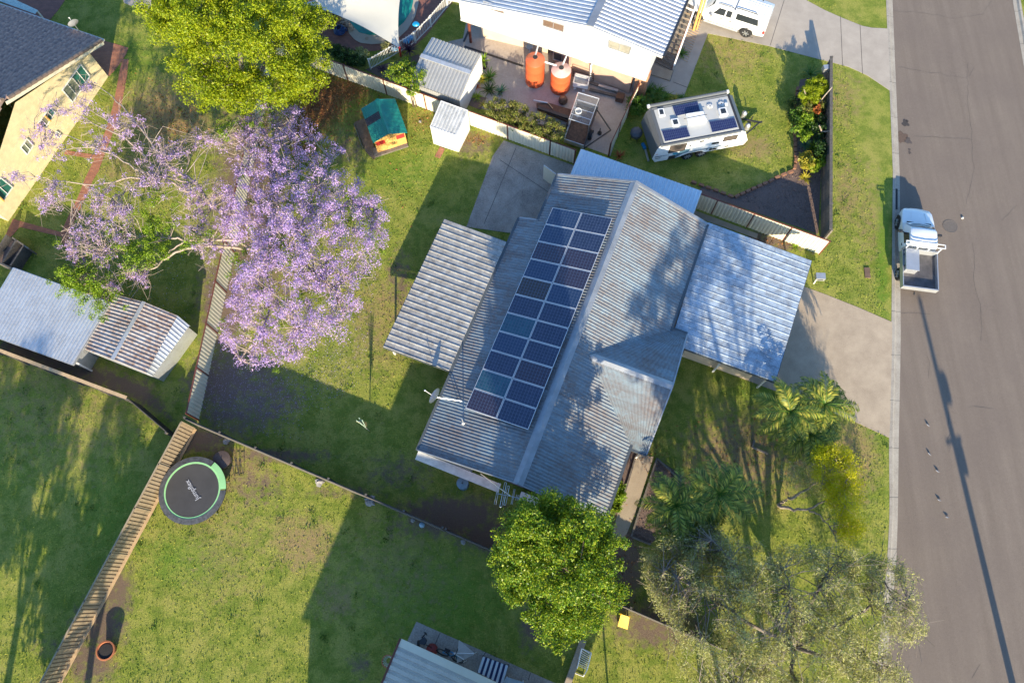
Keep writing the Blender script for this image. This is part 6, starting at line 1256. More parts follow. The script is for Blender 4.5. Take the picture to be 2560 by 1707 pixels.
def poolfence(pts, label):
    t_ = thing('pool_fence', pts[0], label, 'fence'); hh = .95
    for a, b_ in zip(pts[:-1], pts[1:]):
        t = (b_-a).normalized(); L = (b_-a).length; r1_ = MB(); r1_.bar(a+Vector((0, 0, .12)), b_+Vector((0, 0, .12)), .03, .04); r1_.bar(a+Vector((0, 0, hh-.08)), b_+Vector((0, 0, hh-.08)), .03, .04); r1_.build('rails', m_white, t_)
        k = int(L/.2); m_ = MB()
        for i in range(k):
            p = a+t*(i+.5)*L/k-t*.045; pts_ = [p+Vector((0, 0, .05)), p+Vector((0, 0, hh-.05)), p+t*.02+Vector((0, 0, hh)), p+t*.07+Vector((0, 0, hh)), p+t*.09+Vector((0, 0, hh-.05)), p+t*.09+Vector((0, 0, .05))]; m_.tube(pts_, .013, 4)
        m_.build('hoops', m_white, t_); pm = MB(); pm.box((a.x, a.y, hh/2), (.06, .06, hh+.05)); pm.build('post', m_white, t_)
    pm = MB(); b_ = pts[-1]; pm.box((b_.x, b_.y, hh/2), (.06, .06, hh+.05)); pm.build('post', m_white, t_)
poolfence([G(2, 1055, 640), G(2, 1330, 480), G(2, 1462, 400)], 'short run of white hooped pool fence beside the sail post')
poolfence([G(2, 1468, 396), G(2, 1610, 250), G(2, 1760, 70), G(2, 1900, -100)], 'long run of white hooped pool fence up to the frame edge')
t_ = thing('pool_hose', G(2, 770, 290), 'coiled dark blue pool hose on the brick paving', 'hose'); mb = MB(); cc = G(2, 772, 292, .03); pts = [cc+Vector((math.cos(a_)*(.42-.008*a_/1.0+.03*math.sin(a_*1.7)), math.sin(a_)*(.34-.004*a_+.03*math.cos(a_*1.3)), .03+.012*a_)) for a_ in np.linspace(0, 2*math.pi*5, 110)]; mb.tube(pts, .035, 6); mb.build('coil', simple('hose_blue', (.01, .05, .17), .4), t_); mb = MB(); pts = [cc+Vector((math.cos(a_)*(.30+.03*math.sin(a_*2.3)), math.sin(a_)*.28, .05+.012*a_)) for a_ in np.linspace(0, 2*math.pi*3, 70)]; mb.tube(pts, .035, 6); mb.build('coil', bpy.data.materials['hose_blue'], t_)
for i, (x, y, lb_) in enumerate(((1385, 392, 'blue pool toy left of its pair by the long pool fence'), (1420, 360, 'blue pool toy right of its pair by the long pool fence'), (1272, 465, 'single blue float by the short pool fence'), (1470, 235, 'blue foam board hung on the long pool fence'))):
    mb = MB(); c_ = G(2, x, y, .1 if i < 3 else .75); mb.lathe(c_, [(.05, 0), (.16, .03), (.19, .1), (.14, .18), (.01, .2)], 12, sx=1.25); tag(mb.build('pool_toy', simple('toy_blue', (.01, .30, .60), .4) if i == 0 else bpy.data.materials['toy_blue']), lb_, 'pool toy', 'blue pool toys')
def rock(cx_, s, seed):
    r_ = np.random.default_rng(seed); m_ = MB(); k, l = 9, 5; vs = []
    for i in range(l+1):
        th = math.pi*i/l
        for j in range(k):
            ph = 2*math.pi*j/k; rr = s*(1+.22*r_.normal()); vs.append((cx_.x+rr*math.sin(th)*math.cos(ph), cx_.y+rr*math.sin(th)*math.sin(ph), cx_.z+rr*.6*math.cos(th)+s*.3))
    m_.add(vs, [(i*k+j, (i+1)*k+j, (i+1)*k+(j+1) % k, i*k+(j+1) % k) for i in range(l) for j in range(k)]); return m_
rk = [(775, 150, .17), (800, 185, .15), (825, 210, .15), (845, 235, .15), (872, 262, .2), (850, 210, .12), (790, 215, .13), (812, 250, .12)]
names = ['topmost', 'second', 'third', 'fourth', 'largest and lowest', 'small right', 'small left', 'small lower left']
for i, (x, y, s) in enumerate(rk): tag(rock(G(2, x, y, .03), s, i).build('rock', m_rock), f'{names[i]} sandstone rock of the row at the pool edge', 'rock', 'rocks at the pool edge')
for i, (x, y) in enumerate(((500, 150), (512, 195), (530, 235), (552, 275), (580, 312))): tag(rock(G(2, x, y, .03), .16, 40+i).build('rock', m_timd), f'{["first","second","third","fourth","fifth"][i]} dark edging stone from the top beside the leafy tree', 'rock', 'edging stones left of the pool')
# brick edging of the mulch bed
ep = [(1994, 218), (1989, 260), (1986, 330), (1988, 410), (1984, 428), (1950, 441), (1919, 457), (1876, 476), (1835, 495), (1780, 474), (1725, 455)]; epw = [P(*s) for s in ep]; cnt = 0; first = None
for a, b_ in zip(epw[:-1], epw[1:]):
    L = (b_-a).length; k = max(1, int(L/.34))
    for i in range(k):
        p = a.lerp(b_, (i+.5)/k)
        if first is None:
            mb = MB(); mb.box((0, 0, .07), (.30, .17, .12)); mb.box((0, 0, .135), (.27, .14, .02)); first = mb.build('edging_brick', simple('edging_brick', (.30, .15, .09), .85, vary=.3, scale=2), local=True); o = first
        else: o = first.copy(); col.objects.link(o)
        o.location = p; o.rotation_euler = (0, 0, math.atan2((b_-a).y, (b_-a).x)+random.uniform(-.08, .08)); o['category'] = 'brick'; o['group'] = 'edging bricks of the mulch bed'; o['label'] = 'reddish edging brick in the curved border of the mulch bed'; cnt += 1
# timber edges
for a, b_, lb_ in ((q(11, 1330, 1070), q(11, 1165, 1568), 'weathered timber edge on the left of the triangular palm bed'), (q(11, 1330, 1070), q(11, 1560, 1290), 'weathered timber edge on the right of the triangular palm bed'), (q(15, 1165, 0), q(15, 1095, 225), 'lower timber edge of the triangular palm bed'), (q(15, 1095, 225), q(15, 1270, 295), 'bottom timber edge of the triangular palm bed'), (q(11, 2205, 970), q(11, 2350, 1030), 'short timber border on the right lawn by the palms'), (q(11, 2225, 905), q(11, 2205, 970), 'tiny timber border end by the palms'), (q(11, 1145, 1020), q(11, 1000, 1500), 'brown timber edge along the entry path')):
    mb = MB(); mb.bar(P(*a, .06), P(*b_, .06), .09, .14); tag(mb.build('timber_edge', m_tim), lb_, 'edging')
# stones along the bottom fence
for i, (x, y, s, lb_) in enumerate(((801, 1204, .22, 'flat pale stone below the left half of the long dark fence'), (926, 1252, .28, 'big grey stone lying against the long dark fence'), (1033, 1299, .13, 'small grey stone near the blue ball'), (1158, 1354, .13, 'grey stone near the round green tree'), (569, 1100, .2, 'pale stone near the corner of the tan fence'), (1051, 305, .1, 'small white stone on the lawn left of the white shed'))):
    tag(rock(P(x, y), s, 80+i).build('rock', simple('grey_stone', (.30, .28, .26), .9) if i == 0 else bpy.data.materials['grey_stone']), lb_, 'rock', 'stones on the lawns')
mb = MB(); c_ = P(1056, 1312); mb.lathe(c_, [(.02, 0), (.11, .05), (.15, .15), (.11, .25), (.01, .3)], 16); tag(mb.build('ball', simple('pale_blue_ball', (.28, .42, .50), .5)), 'pale blue ball on the shaded lawn below the fence', 'ball')
# power pole beyond the lower frame edge (its shadow runs up the road)
pp0 = P(2310, 745); pbase = Vector((P(2536, 1690).x+.05, -7.8, -.05)); t_ = thing('power_pole', pbase, 'tall timber power pole at the lower right', 'power pole'); Ls = (pp0.y-pbase.y); Hp = Ls*math.tan(R(SUN_EL)); mb = MB(); mb.tube([pbase, pbase+Vector((0, 0, Hp))], [.17, .10], 12); mb.build('pole', m_tim, t_)
for u_, s_ in ((.74, .55), (.58, .38)):
    mb = MB(); z_ = Hp*u_; mb.lathe((pbase.x+.24, pbase.y, z_), [(s_*.28, 0), (s_*.34, .1), (s_*.34, .5), (s_*.2, .6), (.01, .62)], 12); mb.build('transformer', m_zincgrey, t_)
mb = MB(); mb.bar(pbase+Vector((-.4, -.1, Hp*.66)), pbase+Vector((.4, .1, Hp*.66)), .08, .1); mb.build('cross_arm', m_tim, t_)

# ------------------------------------------------------------ vegetation
L_lime = leafmat('lime_leaves', [(.14, .22, .006), (.30, .38, .010), (.42, .46, .014), (.18, .28, .012), (.50, .50, .02)], .45)
L_green = leafmat('bright_green_leaves', [(.035, .11, .008), (.10, .21, .012), (.26, .36, .014), (.06, .16, .015), (.42, .46, .03), (.04, .10, .01)], .35)
L_purple = leafmat('purple_blossom', [(.30, .19, .50), (.48, .33, .70), (.66, .48, .78), (.38, .26, .60), (.68, .44, .62), (.56, .42, .70)], .35, .6)
L_fern = leafmat('fern_green_leaves', [(.10, .20, .01), (.22, .34, .02), (.30, .40, .03)], .4)
L_olive = leafmat('olive_grey_leaves', [(.20, .22, .05), (.32, .33, .09), (.44, .43, .15), (.26, .27, .12), (.50, .46, .28), (.50, .50, .10)], .35, .6)
L_yel = leafmat('yellow_feather_leaves', [(.34, .38, .01), (.66, .62, .012), (.80, .70, .015), (.46, .48, .015)], .5)
L_palm = leafmat('palm_leaves', [(.04, .09, .015), (.16, .22, .025), (.40, .42, .05), (.08, .14, .02), (.55, .48, .07), (.05, .10, .02)], .25)
L_hedge = leafmat('hedge_leaves', [(.08, .12, .012), (.17, .21, .03), (.26, .26, .06), (.22, .16, .06)], .3)
L_dark = leafmat('dark_leaves', [(.015, .045, .01), (.03, .08, .015), (.06, .11, .02)], .25)
L_plum = leafmat('plum_leaves', [(.03, .012, .03), (.06, .02, .05), (.09, .05, .08)], .2)
L_strap = leafmat('strappy_leaves', [(.05, .13, .015), (.09, .20, .02), (.16, .26, .04)], .3)
L_gold = leafmat('golden_leaves', [(.36, .30, .03), (.52, .44, .05), (.22, .26, .03)], .3)
L_agave = leafmat('blue_green_leaves', [(.07, .17, .09), (.10, .22, .12), (.13, .25, .15)], .2)
L_orange = leafmat('orange_leaves', [(.42, .12, .03), (.35, .09, .03), (.5, .2, .05)], .3)
def clusterleaves(cens, per, rad, size, aspect=.55, up=.5, flat=.7, sv=.4, outc=None):
    cens = np.asarray(cens); K = len(cens); pts = np.repeat(cens, per, 0)
    d_ = unit(rng.normal(size=(K*per, 3)))*rng.uniform(.15, 1, (K*per, 1))**.6; r_ = np.repeat(rad*(1+.35*rng.uniform(-1, 1, K)), per)[:, None]
    pts = pts+d_*r_*np.array([1, 1, flat]); return leafquads(pts, size, aspect, up, out=d_, sv=sv)
def blobclusters(blobs, n_):
    """blobs (px,py,h,r): cluster centres over the upper shell and inside"""
    w_ = np.array([b[3]**2 for b in blobs]); ch = rng.choice(len(blobs), n_, p=w_/w_.sum()); out = []
    for c_ in ch:
        px, py, h, r = blobs[c_]; c0 = P(px, py, h); d_ = unit(rng.normal(size=3)); rr = r*(rng.uniform(.55, 1.05) if rng.random() < .75 else rng.uniform(.1, .6))
        if d_[2] < -.2 and rng.random() < .6: d_[2] *= -1
        out.append((c0.x+d_[0]*rr, c0.y+d_[1]*rr, max(.3, c0.z+d_[2]*rr*.85)))
    return np.array(out)
def limbs_mesh(limbs, mb=None, lscale=1.0):
    mb = mb or MB()
    for pts, r0_, r1_ in limbs:
        r0_ *= lscale; r1_ *= lscale; k = len(pts); P_ = [Vector(p) for p in pts]; fine = []
        for i in range(k-1):
            for j in range(4):
                u = j/4; p = P_[i].lerp(P_[i+1], u)
                if i > 0 or j > 0: p = p+Vector(rng.normal(size=3))*.035
                fine.append(p)
        fine.append(P_[-1]); n_ = len(fine); mb.tube(fine, [r0_+(r1_-r0_)*i/(n_-1) for i in range(n_)], 7)
    return mb
def twigs(mb, limbs, cens, frac, r=.018, sag=.2):
    nodes = np.array([tuple(Vector(a).lerp(Vector(b_), u)) for pts, _, _ in limbs for a, b_ in zip(pts[:-1], pts[1:]) for u in (0, .33, .66, 1)])
    for c_ in cens:
        if rng.random() > frac: continue
        dd = np.linalg.norm((nodes-c_)*np.array([1, 1, 1.2]), axis=1)+rng.uniform(0, .8, len(nodes)); a = Vector(nodes[dd.argmin()]); b_ = Vector(c_); m_ = a.lerp(b_, .5)+Vector(rng.normal(size=3))*.12*(b_-a).length-Vector((0, 0, sag*.3))
        mb.tube([a, m_, b_], [r*1.8, r*1.2, r*.5], 4, cap=False)
def tree(label, base, limbs, cens, per, rad, size, lm, bark, cat='tree', name='tree', aspect=.55, up=.5, flat=.7, tw=.3, twr=.018, group=None, extra=None):
    t_ = thing(name, base, label, cat, group); mb = limbs_mesh(limbs); twigs(mb, limbs, cens, tw, twr); mb.build('trunk', bark, t_, smooth=True, ang=60)
    fast_mesh('crown', clusterleaves(cens, per, rad, size, aspect, up, flat), 4, lm, t_)
    if extra: 
        for nm, ce, pe, ra, si, lm2 in extra: fast_mesh(nm, clusterleaves(ce, pe, ra, si, aspect, up, flat), 4, lm2, t_)
    return t_
def pin(poly, n_):
    xs = [p[0] for p in poly]; ys = [p[1] for p in poly]; out = []
    while len(out) < n_:
        x, y = rng.uniform(min(xs), max(xs)), rng.uniform(min(ys), max(ys)); c_ = False; k = len(poly)
        for i in range(k):
            x0, y0 = poly[i]; x1, y1 = poly[(i+1) % k]
            if (y0 > y) != (y1 > y) and x < (x1-x0)*(y-y0)/(y1-y0)+x0: c_ = not c_
        if c_: out.append((x, y))
    return out
F_ = lambda L: [(x*1.0884, y*1.0884) for x, y in L]
# big lime tree, upper left
bl = [(430, 60, 6.2, 1.7), (470, 150, 5.8, 1.6), (540, 210, 5.6, 1.6), (640, 210, 5.8, 1.7), (720, 190, 5.6, 1.5), (760, 110, 5.6, 1.4), (620, 90, 7.2, 2.0), (520, 60, 7.2, 2.0), (700, 60, 6.8, 1.9), (450, -20, 6.4, 1.8), (580, -40, 7.4, 2.0), (690, -40, 6.8, 1.8), (600, 250, 5.0, 1.1), (790, 170, 4.6, .9), (780, 60, 5.4, 1.2), (410, 20, 5.6, 1.3), (730, 240, 4.4, 1.0)]
cz = blobclusters(bl, 470); tb = P(640, 315)
lb_ = [([tb, tb+Vector((-.2, .4, 1.8))], .30, .22)]+[([tb+Vector((-.2, .4, 1.8)), P(x, y, h*.75).lerp(tb, .25), P(x, y, h-.4)], .17, .05) for x, y, h, r in bl[:12]]
tree('huge lime green leafy tree filling the top left above the lawn', tb, lb_, cz, 230, .50, .125, L_lime, m_barkg, tw=.25, up=.45, aspect=.42)
# round tree at the lower middle
bl = [(1312, 1340, 7.3, 1.15), (1440, 1340, 7.6, 1.4), (1385, 1300, 7.9, 1.3), (1300, 1410, 6.4, 1.2), (1400, 1420, 7.8, 1.5), (1490, 1400, 7.0, 1.3), (1350, 1500, 5.8, 1.3), (1450, 1510, 5.6, 1.3), (1320, 1310, 5.8, 1.0), (1500, 1320, 6.4, 1.0), (1400, 1580, 4.4, .85), (1450, 1310, 8.9, .8), (1335, 1310, 8.9, .85), (1300, 1350, 8.0, .8), (1520, 1480, 5.0, .7), (1285, 1450, 5.2, .8), (1380, 1380, 5.2, 1.8), (1440, 1560, 4.6, .7), (1370, 1350, 4.0, 1.5), (1395, 1340, 8.6, .9), (1302, 1395, 7.4, 1.0), (1305, 1350, 8.2, .85), (1305, 1450, 6.4, .95), (1370, 1300, 6.2, 1.3)]
cz = blobclusters(bl, 660); tb = P(1400, 1430)
lb_ = [([tb, tb+Vector((0, 0, 2.2))], .22, .17)]+[([tb+Vector((0, 0, 2.0)), P(x, y, h*.7).lerp(tb+Vector((0, 0, h*.6)), .4), P(x, y, h-.3)], .11, .03) for x, y, h, r in bl[:12]]
tree('round bright green tree overlapping the lower gable of the main house', tb, lb_, cz, 180, .36, .092, L_green, m_barkd, tw=.25, up=.5, aspect=.6)
# jacaranda
mass = F_([(585, 245), (640, 235), (700, 255), (725, 310), (790, 330), (800, 395), (860, 450), (890, 490), (888, 560), (875, 600), (835, 640), (828, 700), (795, 770), (720, 815), (640, 830), (632, 862), (570, 848), (515, 800), (505, 745), (545, 650), (520, 560), (495, 500), (530, 400), (555, 300)])
mcx, mcy = 740, 600
def mh_(x, y): r_ = math.hypot((x-mcx)/290, (y-mcy)/390); return 5.9-3.1*min(1.2, r_)**2
pm_ = pin(mass, 900); cm_ = []
for x, y in pm_:
    v_ = math.sin(x*.031+1.3)*math.sin(y*.027+.4)+.6*math.sin(x*.07+y*.05)
    if v_ < -.95 and rng.random() < .8: continue
    cm_.append(tuple(P(x, y, mh_(x, y)+rng.normal()*.45)))
cm_ = np.array(cm_)
west = [(q(5, 700, 780), 3.6, 60), (q(5, 850, 620), 4.0, 60), (q(5, 1100, 600), 4.2, 50), (q(5, 900, 420), 4.6, 80), (q(5, 1080, 420), 4.6, 50), (q(5, 1180, 360), 4.6, 40), (q(5, 1300, 980), 3.4, 36), (q(5, 1210, 930), 3.6, 30), (q(5, 700, 640), 3.9, 50), (q(5, 1000, 770), 3.9, 50), (q(5, 1480, 40), 4.8, 60), (q(5, 1300, 130), 4.8, 60), (q(1, 1230, 1180), 4.9, 50), (q(1, 1450, 1400), 4.9, 70), (q(1, 1620, 1430), 4.8, 60), (q(5, 1750, 380), 4.4, 60), (q(5, 1850, 500), 4.4, 50), (q(5, 1950, 250), 4.6, 80), (q(5, 1700, 150), 4.7, 50), (q(1, 2250, 1180), 4.4, 60), (q(1, 2300, 1400), 4.5, 70), (q(5, 1930, 700), 4.2, 50), (q(1, 760, 1010), 4.8, 40), (q(1, 520, 1010), 4.6, 40), (q(1, 330, 1200), 4.6, 46), (q(1, 480, 1350), 4.7, 60), (q(5, 500, 180), 4.6, 60), (q(5, 420, 290), 4.4, 40), (q(1, 820, 790), 4.4, 24), (q(1, 1050, 1100), 4.9, 40), (q(5, 900, 200), 4.6, 60), (q(5, 1020, 1060), 3.3, 24), (q(1, 1850, 1250), 4.6, 36), (q(1, 2000, 1300), 4.6, 44), (q(5, 150, 60), 4.3, 30), (q(1, 900, 1350), 4.8, 70)]
cw_ = []
for (x, y), h, s in west:
    for _ in range(int(6+s/4)): cw_.append(tuple(P(x+rng.normal()*s*.38, y+rng.normal()*s*.3, h+rng.normal()*.25)))
cw_ = np.array(cw_)
gcl = []
for (x, y), h, s, k in ((q(5, 1440, 540), 4.0, 26, 16), (q(5, 1270, 790), 3.7, 20, 14), (q(5, 1450, 720), 3.8, 30, 14), (q(5, 820, 930), 3.4, 34, 22), (q(5, 660, 950), 3.3, 22, 16), (q(5, 770, 1080), 3.2, 22, 12), (q(5, 950, 1170), 3.1, 22, 10), (q(5, 1090, 660), 3.9, 24, 10), (q(5, 1400, 400), 4.3, 40, 12), (q(5, 2200, 820), 4.0, 22, 10), (q(5, 900, 1260), 3.0, 12, 6), (q(5, 1830, 600), 4.1, 22, 8), (q(6, 300, 700), 4.6, 26, 8), (q(6, 100, 800), 4.2, 30, 8), (q(6, 480, 1040), 4.2, 26, 6), (q(6, 760, 250), 4.6, 30, 6), (q(1, 2080, 1190), 4.3, 14, 6), (q(2, 60, 1050), 4.2, 40, 8)):
    for _ in range(int(k*1.7)): gcl.append(tuple(P(x+rng.normal()*s, y+rng.normal()*s, h+.45+rng.normal()*.2)))
for x, y in pin(mass, 60): gcl.append(tuple(P(x, y, mh_(x, y)-.5)))
gcl = np.array(gcl)
tb = P(668, 668); fk = tb+Vector((.1, .2, 1.6))
W = lambda L: [P(*(q(t, x, y)), h) for t, x, y, h in L]
limbs = [([tb, tb+Vector((.05, 0, .8)), fk], .30, .24),
 ([fk, P(690, 520, 3.6), P(700, 400, 4.6), P(680, 320, 4.3)], .17, .05), ([fk, P(780, 560, 3.8), P(880, 500, 4.2), P(940, 520, 3.9)], .15, .04), ([fk, P(760, 660, 3.8), P(840, 720, 4.4), P(860, 800, 3.8)], .14, .04), ([fk, P(680, 740, 3.6), P(660, 830, 3.8), P(600, 900, 3.2)], .13, .04),
 ([fk, P(720, 620, 4.0), P(800, 460, 5.0), P(830, 400, 4.5)], .12, .03), ([P(680, 740, 3.6), P(740, 820, 4.2), P(720, 880, 3.2)], .08, .03), ([P(690, 520, 3.6), P(620, 420, 4.3), P(630, 300, 4.3)], .09, .03),
 ([fk]+W([(5, 2250, 420, 3.2), (5, 1950, 340, 4.1), (5, 1800, 120, 4.5), (1, 1470, 1470, 4.7), (1, 1350, 1250, 4.8), (1, 1180, 1040, 4.8), (1, 1030, 890, 4.6), (1, 870, 780, 4.4)]), .19, .02),
 (W([(5, 1800, 120, 4.5), (1, 1240, 1560, 4.6), (1, 1030, 1410, 4.7), (1, 800, 1350, 4.7), (1, 600, 1370, 4.6)]), .08, .015), (W([(1, 1350, 1450, 4.7), (1, 1150, 1260, 4.8), (1, 980, 1110, 4.8), (1, 850, 1020, 4.8), (1, 700, 930, 4.6)]), .08, .015), (W([(1, 1140, 1260, 4.8), (1, 850, 1130, 4.8), (1, 640, 1010, 4.7), (1, 520, 980, 4.6)]), .05, .012),
 (W([(1, 1030, 1410, 4.7), (1, 640, 1250, 4.7), (1, 420, 1190, 4.6), (1, 260, 1180, 4.5)]), .045, .01), (W([(5, 1950, 340, 4.1), (5, 1500, 60, 4.6), (5, 1200, 60, 4.6), (5, 880, 130, 4.6), (5, 480, 95, 4.5), (5, 330, 60, 4.4)]), .10, .015), (W([(5, 1200, 150, 4.5), (5, 1030, 262, 4.5), (5, 750, 275, 4.4), (5, 480, 250, 4.3), (5, 380, 230, 4.2)]), .05, .012),
 ([fk]+W([(5, 2150, 640, 3.2), (5, 1810, 632, 3.9), (5, 1690, 640, 4.0), (5, 1560, 620, 4.1), (5, 1380, 590, 4.1), (5, 1180, 625, 4.1)]), .15, .03), (W([(5, 1690, 640, 4.0), (5, 1560, 740, 3.9), (5, 1500, 800, 3.8)]), .07, .03),
 (W([(5, 1810, 690, 3.7), (5, 1600, 755, 3.7), (5, 1490, 820, 3.6), (5, 1440, 880, 3.6), (5, 1180, 930, 3.5), (5, 1000, 960, 3.4), (5, 850, 1040, 3.2)]), .11, .02), ([fk]+W([(5, 2150, 700, 3.0), (5, 1810, 690, 3.7)]), .13, .11), (W([(5, 1320, 680, 3.9), (5, 1130, 720, 3.9), (5, 960, 750, 3.9)]), .045, .015), (W([(5, 1560, 620, 4.1), (5, 1320, 680, 3.9)]), .06, .045), (W([(5, 1000, 960, 3.4), (5, 940, 1080, 3.2), (5, 850, 1140, 3.0)]), .03, .01)]
t_ = thing('tree', tb, 'spreading purple blossoming tree over the western fence', 'tree'); mb = limbs_mesh(limbs, None, .66); twigs(mb, limbs, cm_, .75, .014); twigs(mb, limbs, cw_, .85, .012); twigs(mb, limbs, gcl, .4, .012)
for c_ in cw_:                                            # fine bare twigs
    for _ in range(2):
        a = Vector(c_); mb.tube([a, a+Vector(rng.normal(size=3))*.25, a+Vector(rng.normal(size=3))*.45], [.010, .008, .005], 4, cap=False)
for c_ in cm_[::2]:
    a = Vector(c_); mb.tube([a, a+Vector(rng.normal(size=3))*.2, a+Vector(rng.normal(size=3))*.4], [.012, .010, .006], 4, cap=False)
mb.build('trunk', simple('pinkish_bark', (.40, .31, .25), .85, vary=.3, scale=8), t_, smooth=True, ang=60)
fast_mesh('crown', np.concatenate([clusterleaves(cm_, 68, .31, .072, .6, .35, .75), clusterleaves(cw_, 30, .20, .072, .6, .35, .8)]), 4, L_purple, t_); fast_mesh('green_leaves', clusterleaves(gcl, 60, .26, .10, .4, .5, .6), 4, L_fern, t_)
# wispy olive tree and its neighbours at the lower right
poly = [(1610, 1440), (1600, 1400), (1660, 1330), (1740, 1300), (1840, 1330), (1900, 1370), (1990, 1370), (2100, 1370), (2210, 1395), (2280, 1430), (2310, 1500), (2300, 1600), (2240, 1610), (2270, 1690), (2210, 1780), (1740, 1780), (1690, 1600), (1700, 1560), (1640, 1520)]
wc = []
for x, y in pin(poly, 760)+pin([(1610, 1440), (1600, 1400), (1660, 1330), (1740, 1300), (1840, 1330), (1880, 1420), (1860, 1560), (1700, 1580), (1640, 1520)], 170):
    v_ = math.sin(x*.024+.5)*math.sin(y*.03+2.2)+.5*math.sin(x*.06-y*.045)
    if v_ < -.5 and rng.random() < .75: continue
    if 1700 < x < 1790 and 1480 < y < 1600 and rng.random() < .85: continue
    r_ = math.hypot((x-1960)/340, (y-1560)/230); wc.append(tuple(P(x, y, 5.6-2.0*min(1.2, r_)**2+rng.normal()*.6)))
wc = np.array(wc); tb = P(1950, 1610); f1_ = tb+Vector((.1, 0, 1.6))
limbs = [([tb, f1_], .2, .16)]+[([f1_, P(*a), P(*b_), P(*c_)], .11, .02) for a, b_, c_ in (((1880, 1560, 3.2), (1760, 1480, 4.4), (1660, 1430, 4.4)), ((1900, 1500, 3.6), (1850, 1420, 4.8), (1780, 1350, 4.6)), ((2020, 1520, 3.6), (2060, 1440, 4.6), (2100, 1390, 4.2)), ((2080, 1570, 3.6), (2180, 1510, 4.4), (2270, 1500, 4.0)), ((2060, 1640, 3.4), (2160, 1640, 4.2), (2240, 1680, 3.8)), ((1980, 1680, 3.4), (2010, 1740, 4.4), (2060, 1790, 4.0)), ((1900, 1660, 3.4), (1840, 1720, 4.2), (1780, 1760, 4.0)), ((1980, 1560, 4.2), (1980, 1490, 5.4), (1960, 1420, 5.2)))]
t_ = thing('tree', tb, 'large wispy olive grey tree with bare twigs reaching over the road', 'tree'); mb = limbs_mesh(limbs); twigs(mb, limbs, wc, .8, .015)
for c_ in wc[::2]:
    for _ in range(2): a = Vector(c_); mb.tube([a, a+Vector(rng.normal(size=3))*.25, a+Vector(rng.normal(size=3))*.5], [.013, .010, .006], 4, cap=False)
mb.build('trunk', simple('ash_bark', (.22, .18, .15), .85, vary=.35, scale=8), t_, smooth=True, ang=60); fast_mesh('crown', clusterleaves(wc, 128, .42, .14, .2, .3, .75), 4, L_olive, t_)
# yellow feathery tree
poly = [q(12, 380, 1000), q(12, 520, 930), q(12, 700, 1000), q(12, 810, 1070), q(12, 880, 1260), q(12, 840, 1440), q(16, 880, 60), q(16, 860, 190), q(16, 740, 330), q(16, 640, 130), q(12, 560, 1420), q(12, 430, 1300)]
yc = np.array([tuple(P(x, y, 2.7+rng.normal()*.35)) for x, y in pin(poly, 150)]); yc2 = np.array([tuple(P(x, y, 2.3+rng.normal()*.3)) for x, y in pin([q(12, 150, 1180), q(12, 400, 1100), q(12, 560, 1200), q(12, 560, 1420), q(12, 380, 1390), q(12, 200, 1300)], 50)])
tb = P(1946, 1263); limbs = [([tb, G(12, 190, 1440, .9), G(12, 300, 1390, 1.6), G(12, 520, 1250, 2.4), G(12, 640, 1100, 2.5)], .10, .02), ([tb, G(12, 240, 1545, .8), G(12, 370, 1530, 1.3), G(12, 570, 1445, 2.1), G(12, 740, 1330, 2.5)], .09, .02), ([G(12, 370, 1530, 1.3), G(16, 480, 30, 1.6), G(16, 600, 180, 2.0)], .05, .02)]
tree('small leaning tree with feathery bright yellow foliage on the front lawn', tb, limbs, yc, 150, .40, .09, L_yel, m_bark, aspect=.3, tw=.7, twr=.014, extra=[('inner_foliage', yc2, 60, .4, .09, L_olive)])
# palms
def palm(label, base, top, nf, flen, group='feather palms on the front lawn', seed=0, lm=None, width=.42):
    r_ = np.random.default_rng(seed); base = Vector(base); top = Vector(top); t_ = thing('palm', base, label, 'palm tree', group)
    mb = MB(); mid = base.lerp(top, .5)+Vector((.05, .05, 0)); mb.tube([base, mid, top], [.13, .10, .08], 9); mb.build('trunk', m_barkg, t_, smooth=True)
    quads = []
    st_ = MB()
    for i in range(nf):
        az = 2*math.pi*i/nf+r_.normal()*.15; el = r_.uniform(.15, 1.0); L = flen*r_.uniform(.8, 1.1); pts = []; p = top.copy(); a = el
        for j in range(13):
            pts.append(p.copy()); p = p+Vector((math.cos(az)*math.cos(a), math.sin(az)*math.cos(a), math.sin(a)))*L/12; a -= .13*(1+j*.05)
        st_.tube(pts, [.022]*4+[.014]*5+[.008]*4, 4, cap=False)
        for j in range(1, 36):
            u = j/36*12; k = min(11, int(u)); c_ = pts[k].lerp(pts[k+1], u-k); t = (pts[k+1]-pts[k]).normalized(); sd_ = t.cross(Vector((0, 0, 1))).normalized(); up_ = sd_.cross(t)
            ll = width*math.sin(math.pi*min(1, (j/36)*.86+.12))*r_.uniform(.85, 1.15)
            for s in (-1, 1):
                e = (sd_*s*.85+t*.55+up_*(.12+r_.normal()*.12)-Vector((0, 0, .22))).normalized()*ll; n2 = t*.027
                quads.append([c_-n2, c_+e*.5-n2*1.2-Vector((0, 0, 0)), c_+e-Vector((0, 0, .05)), c_+e*.5+n2*1.2])
    st_.build('frond_stem', L_strap, t_); fast_mesh('fronds', np.array([[tuple(v) for v in qd] for qd in quads]), 4, lm or L_palm, t_)
    return t_
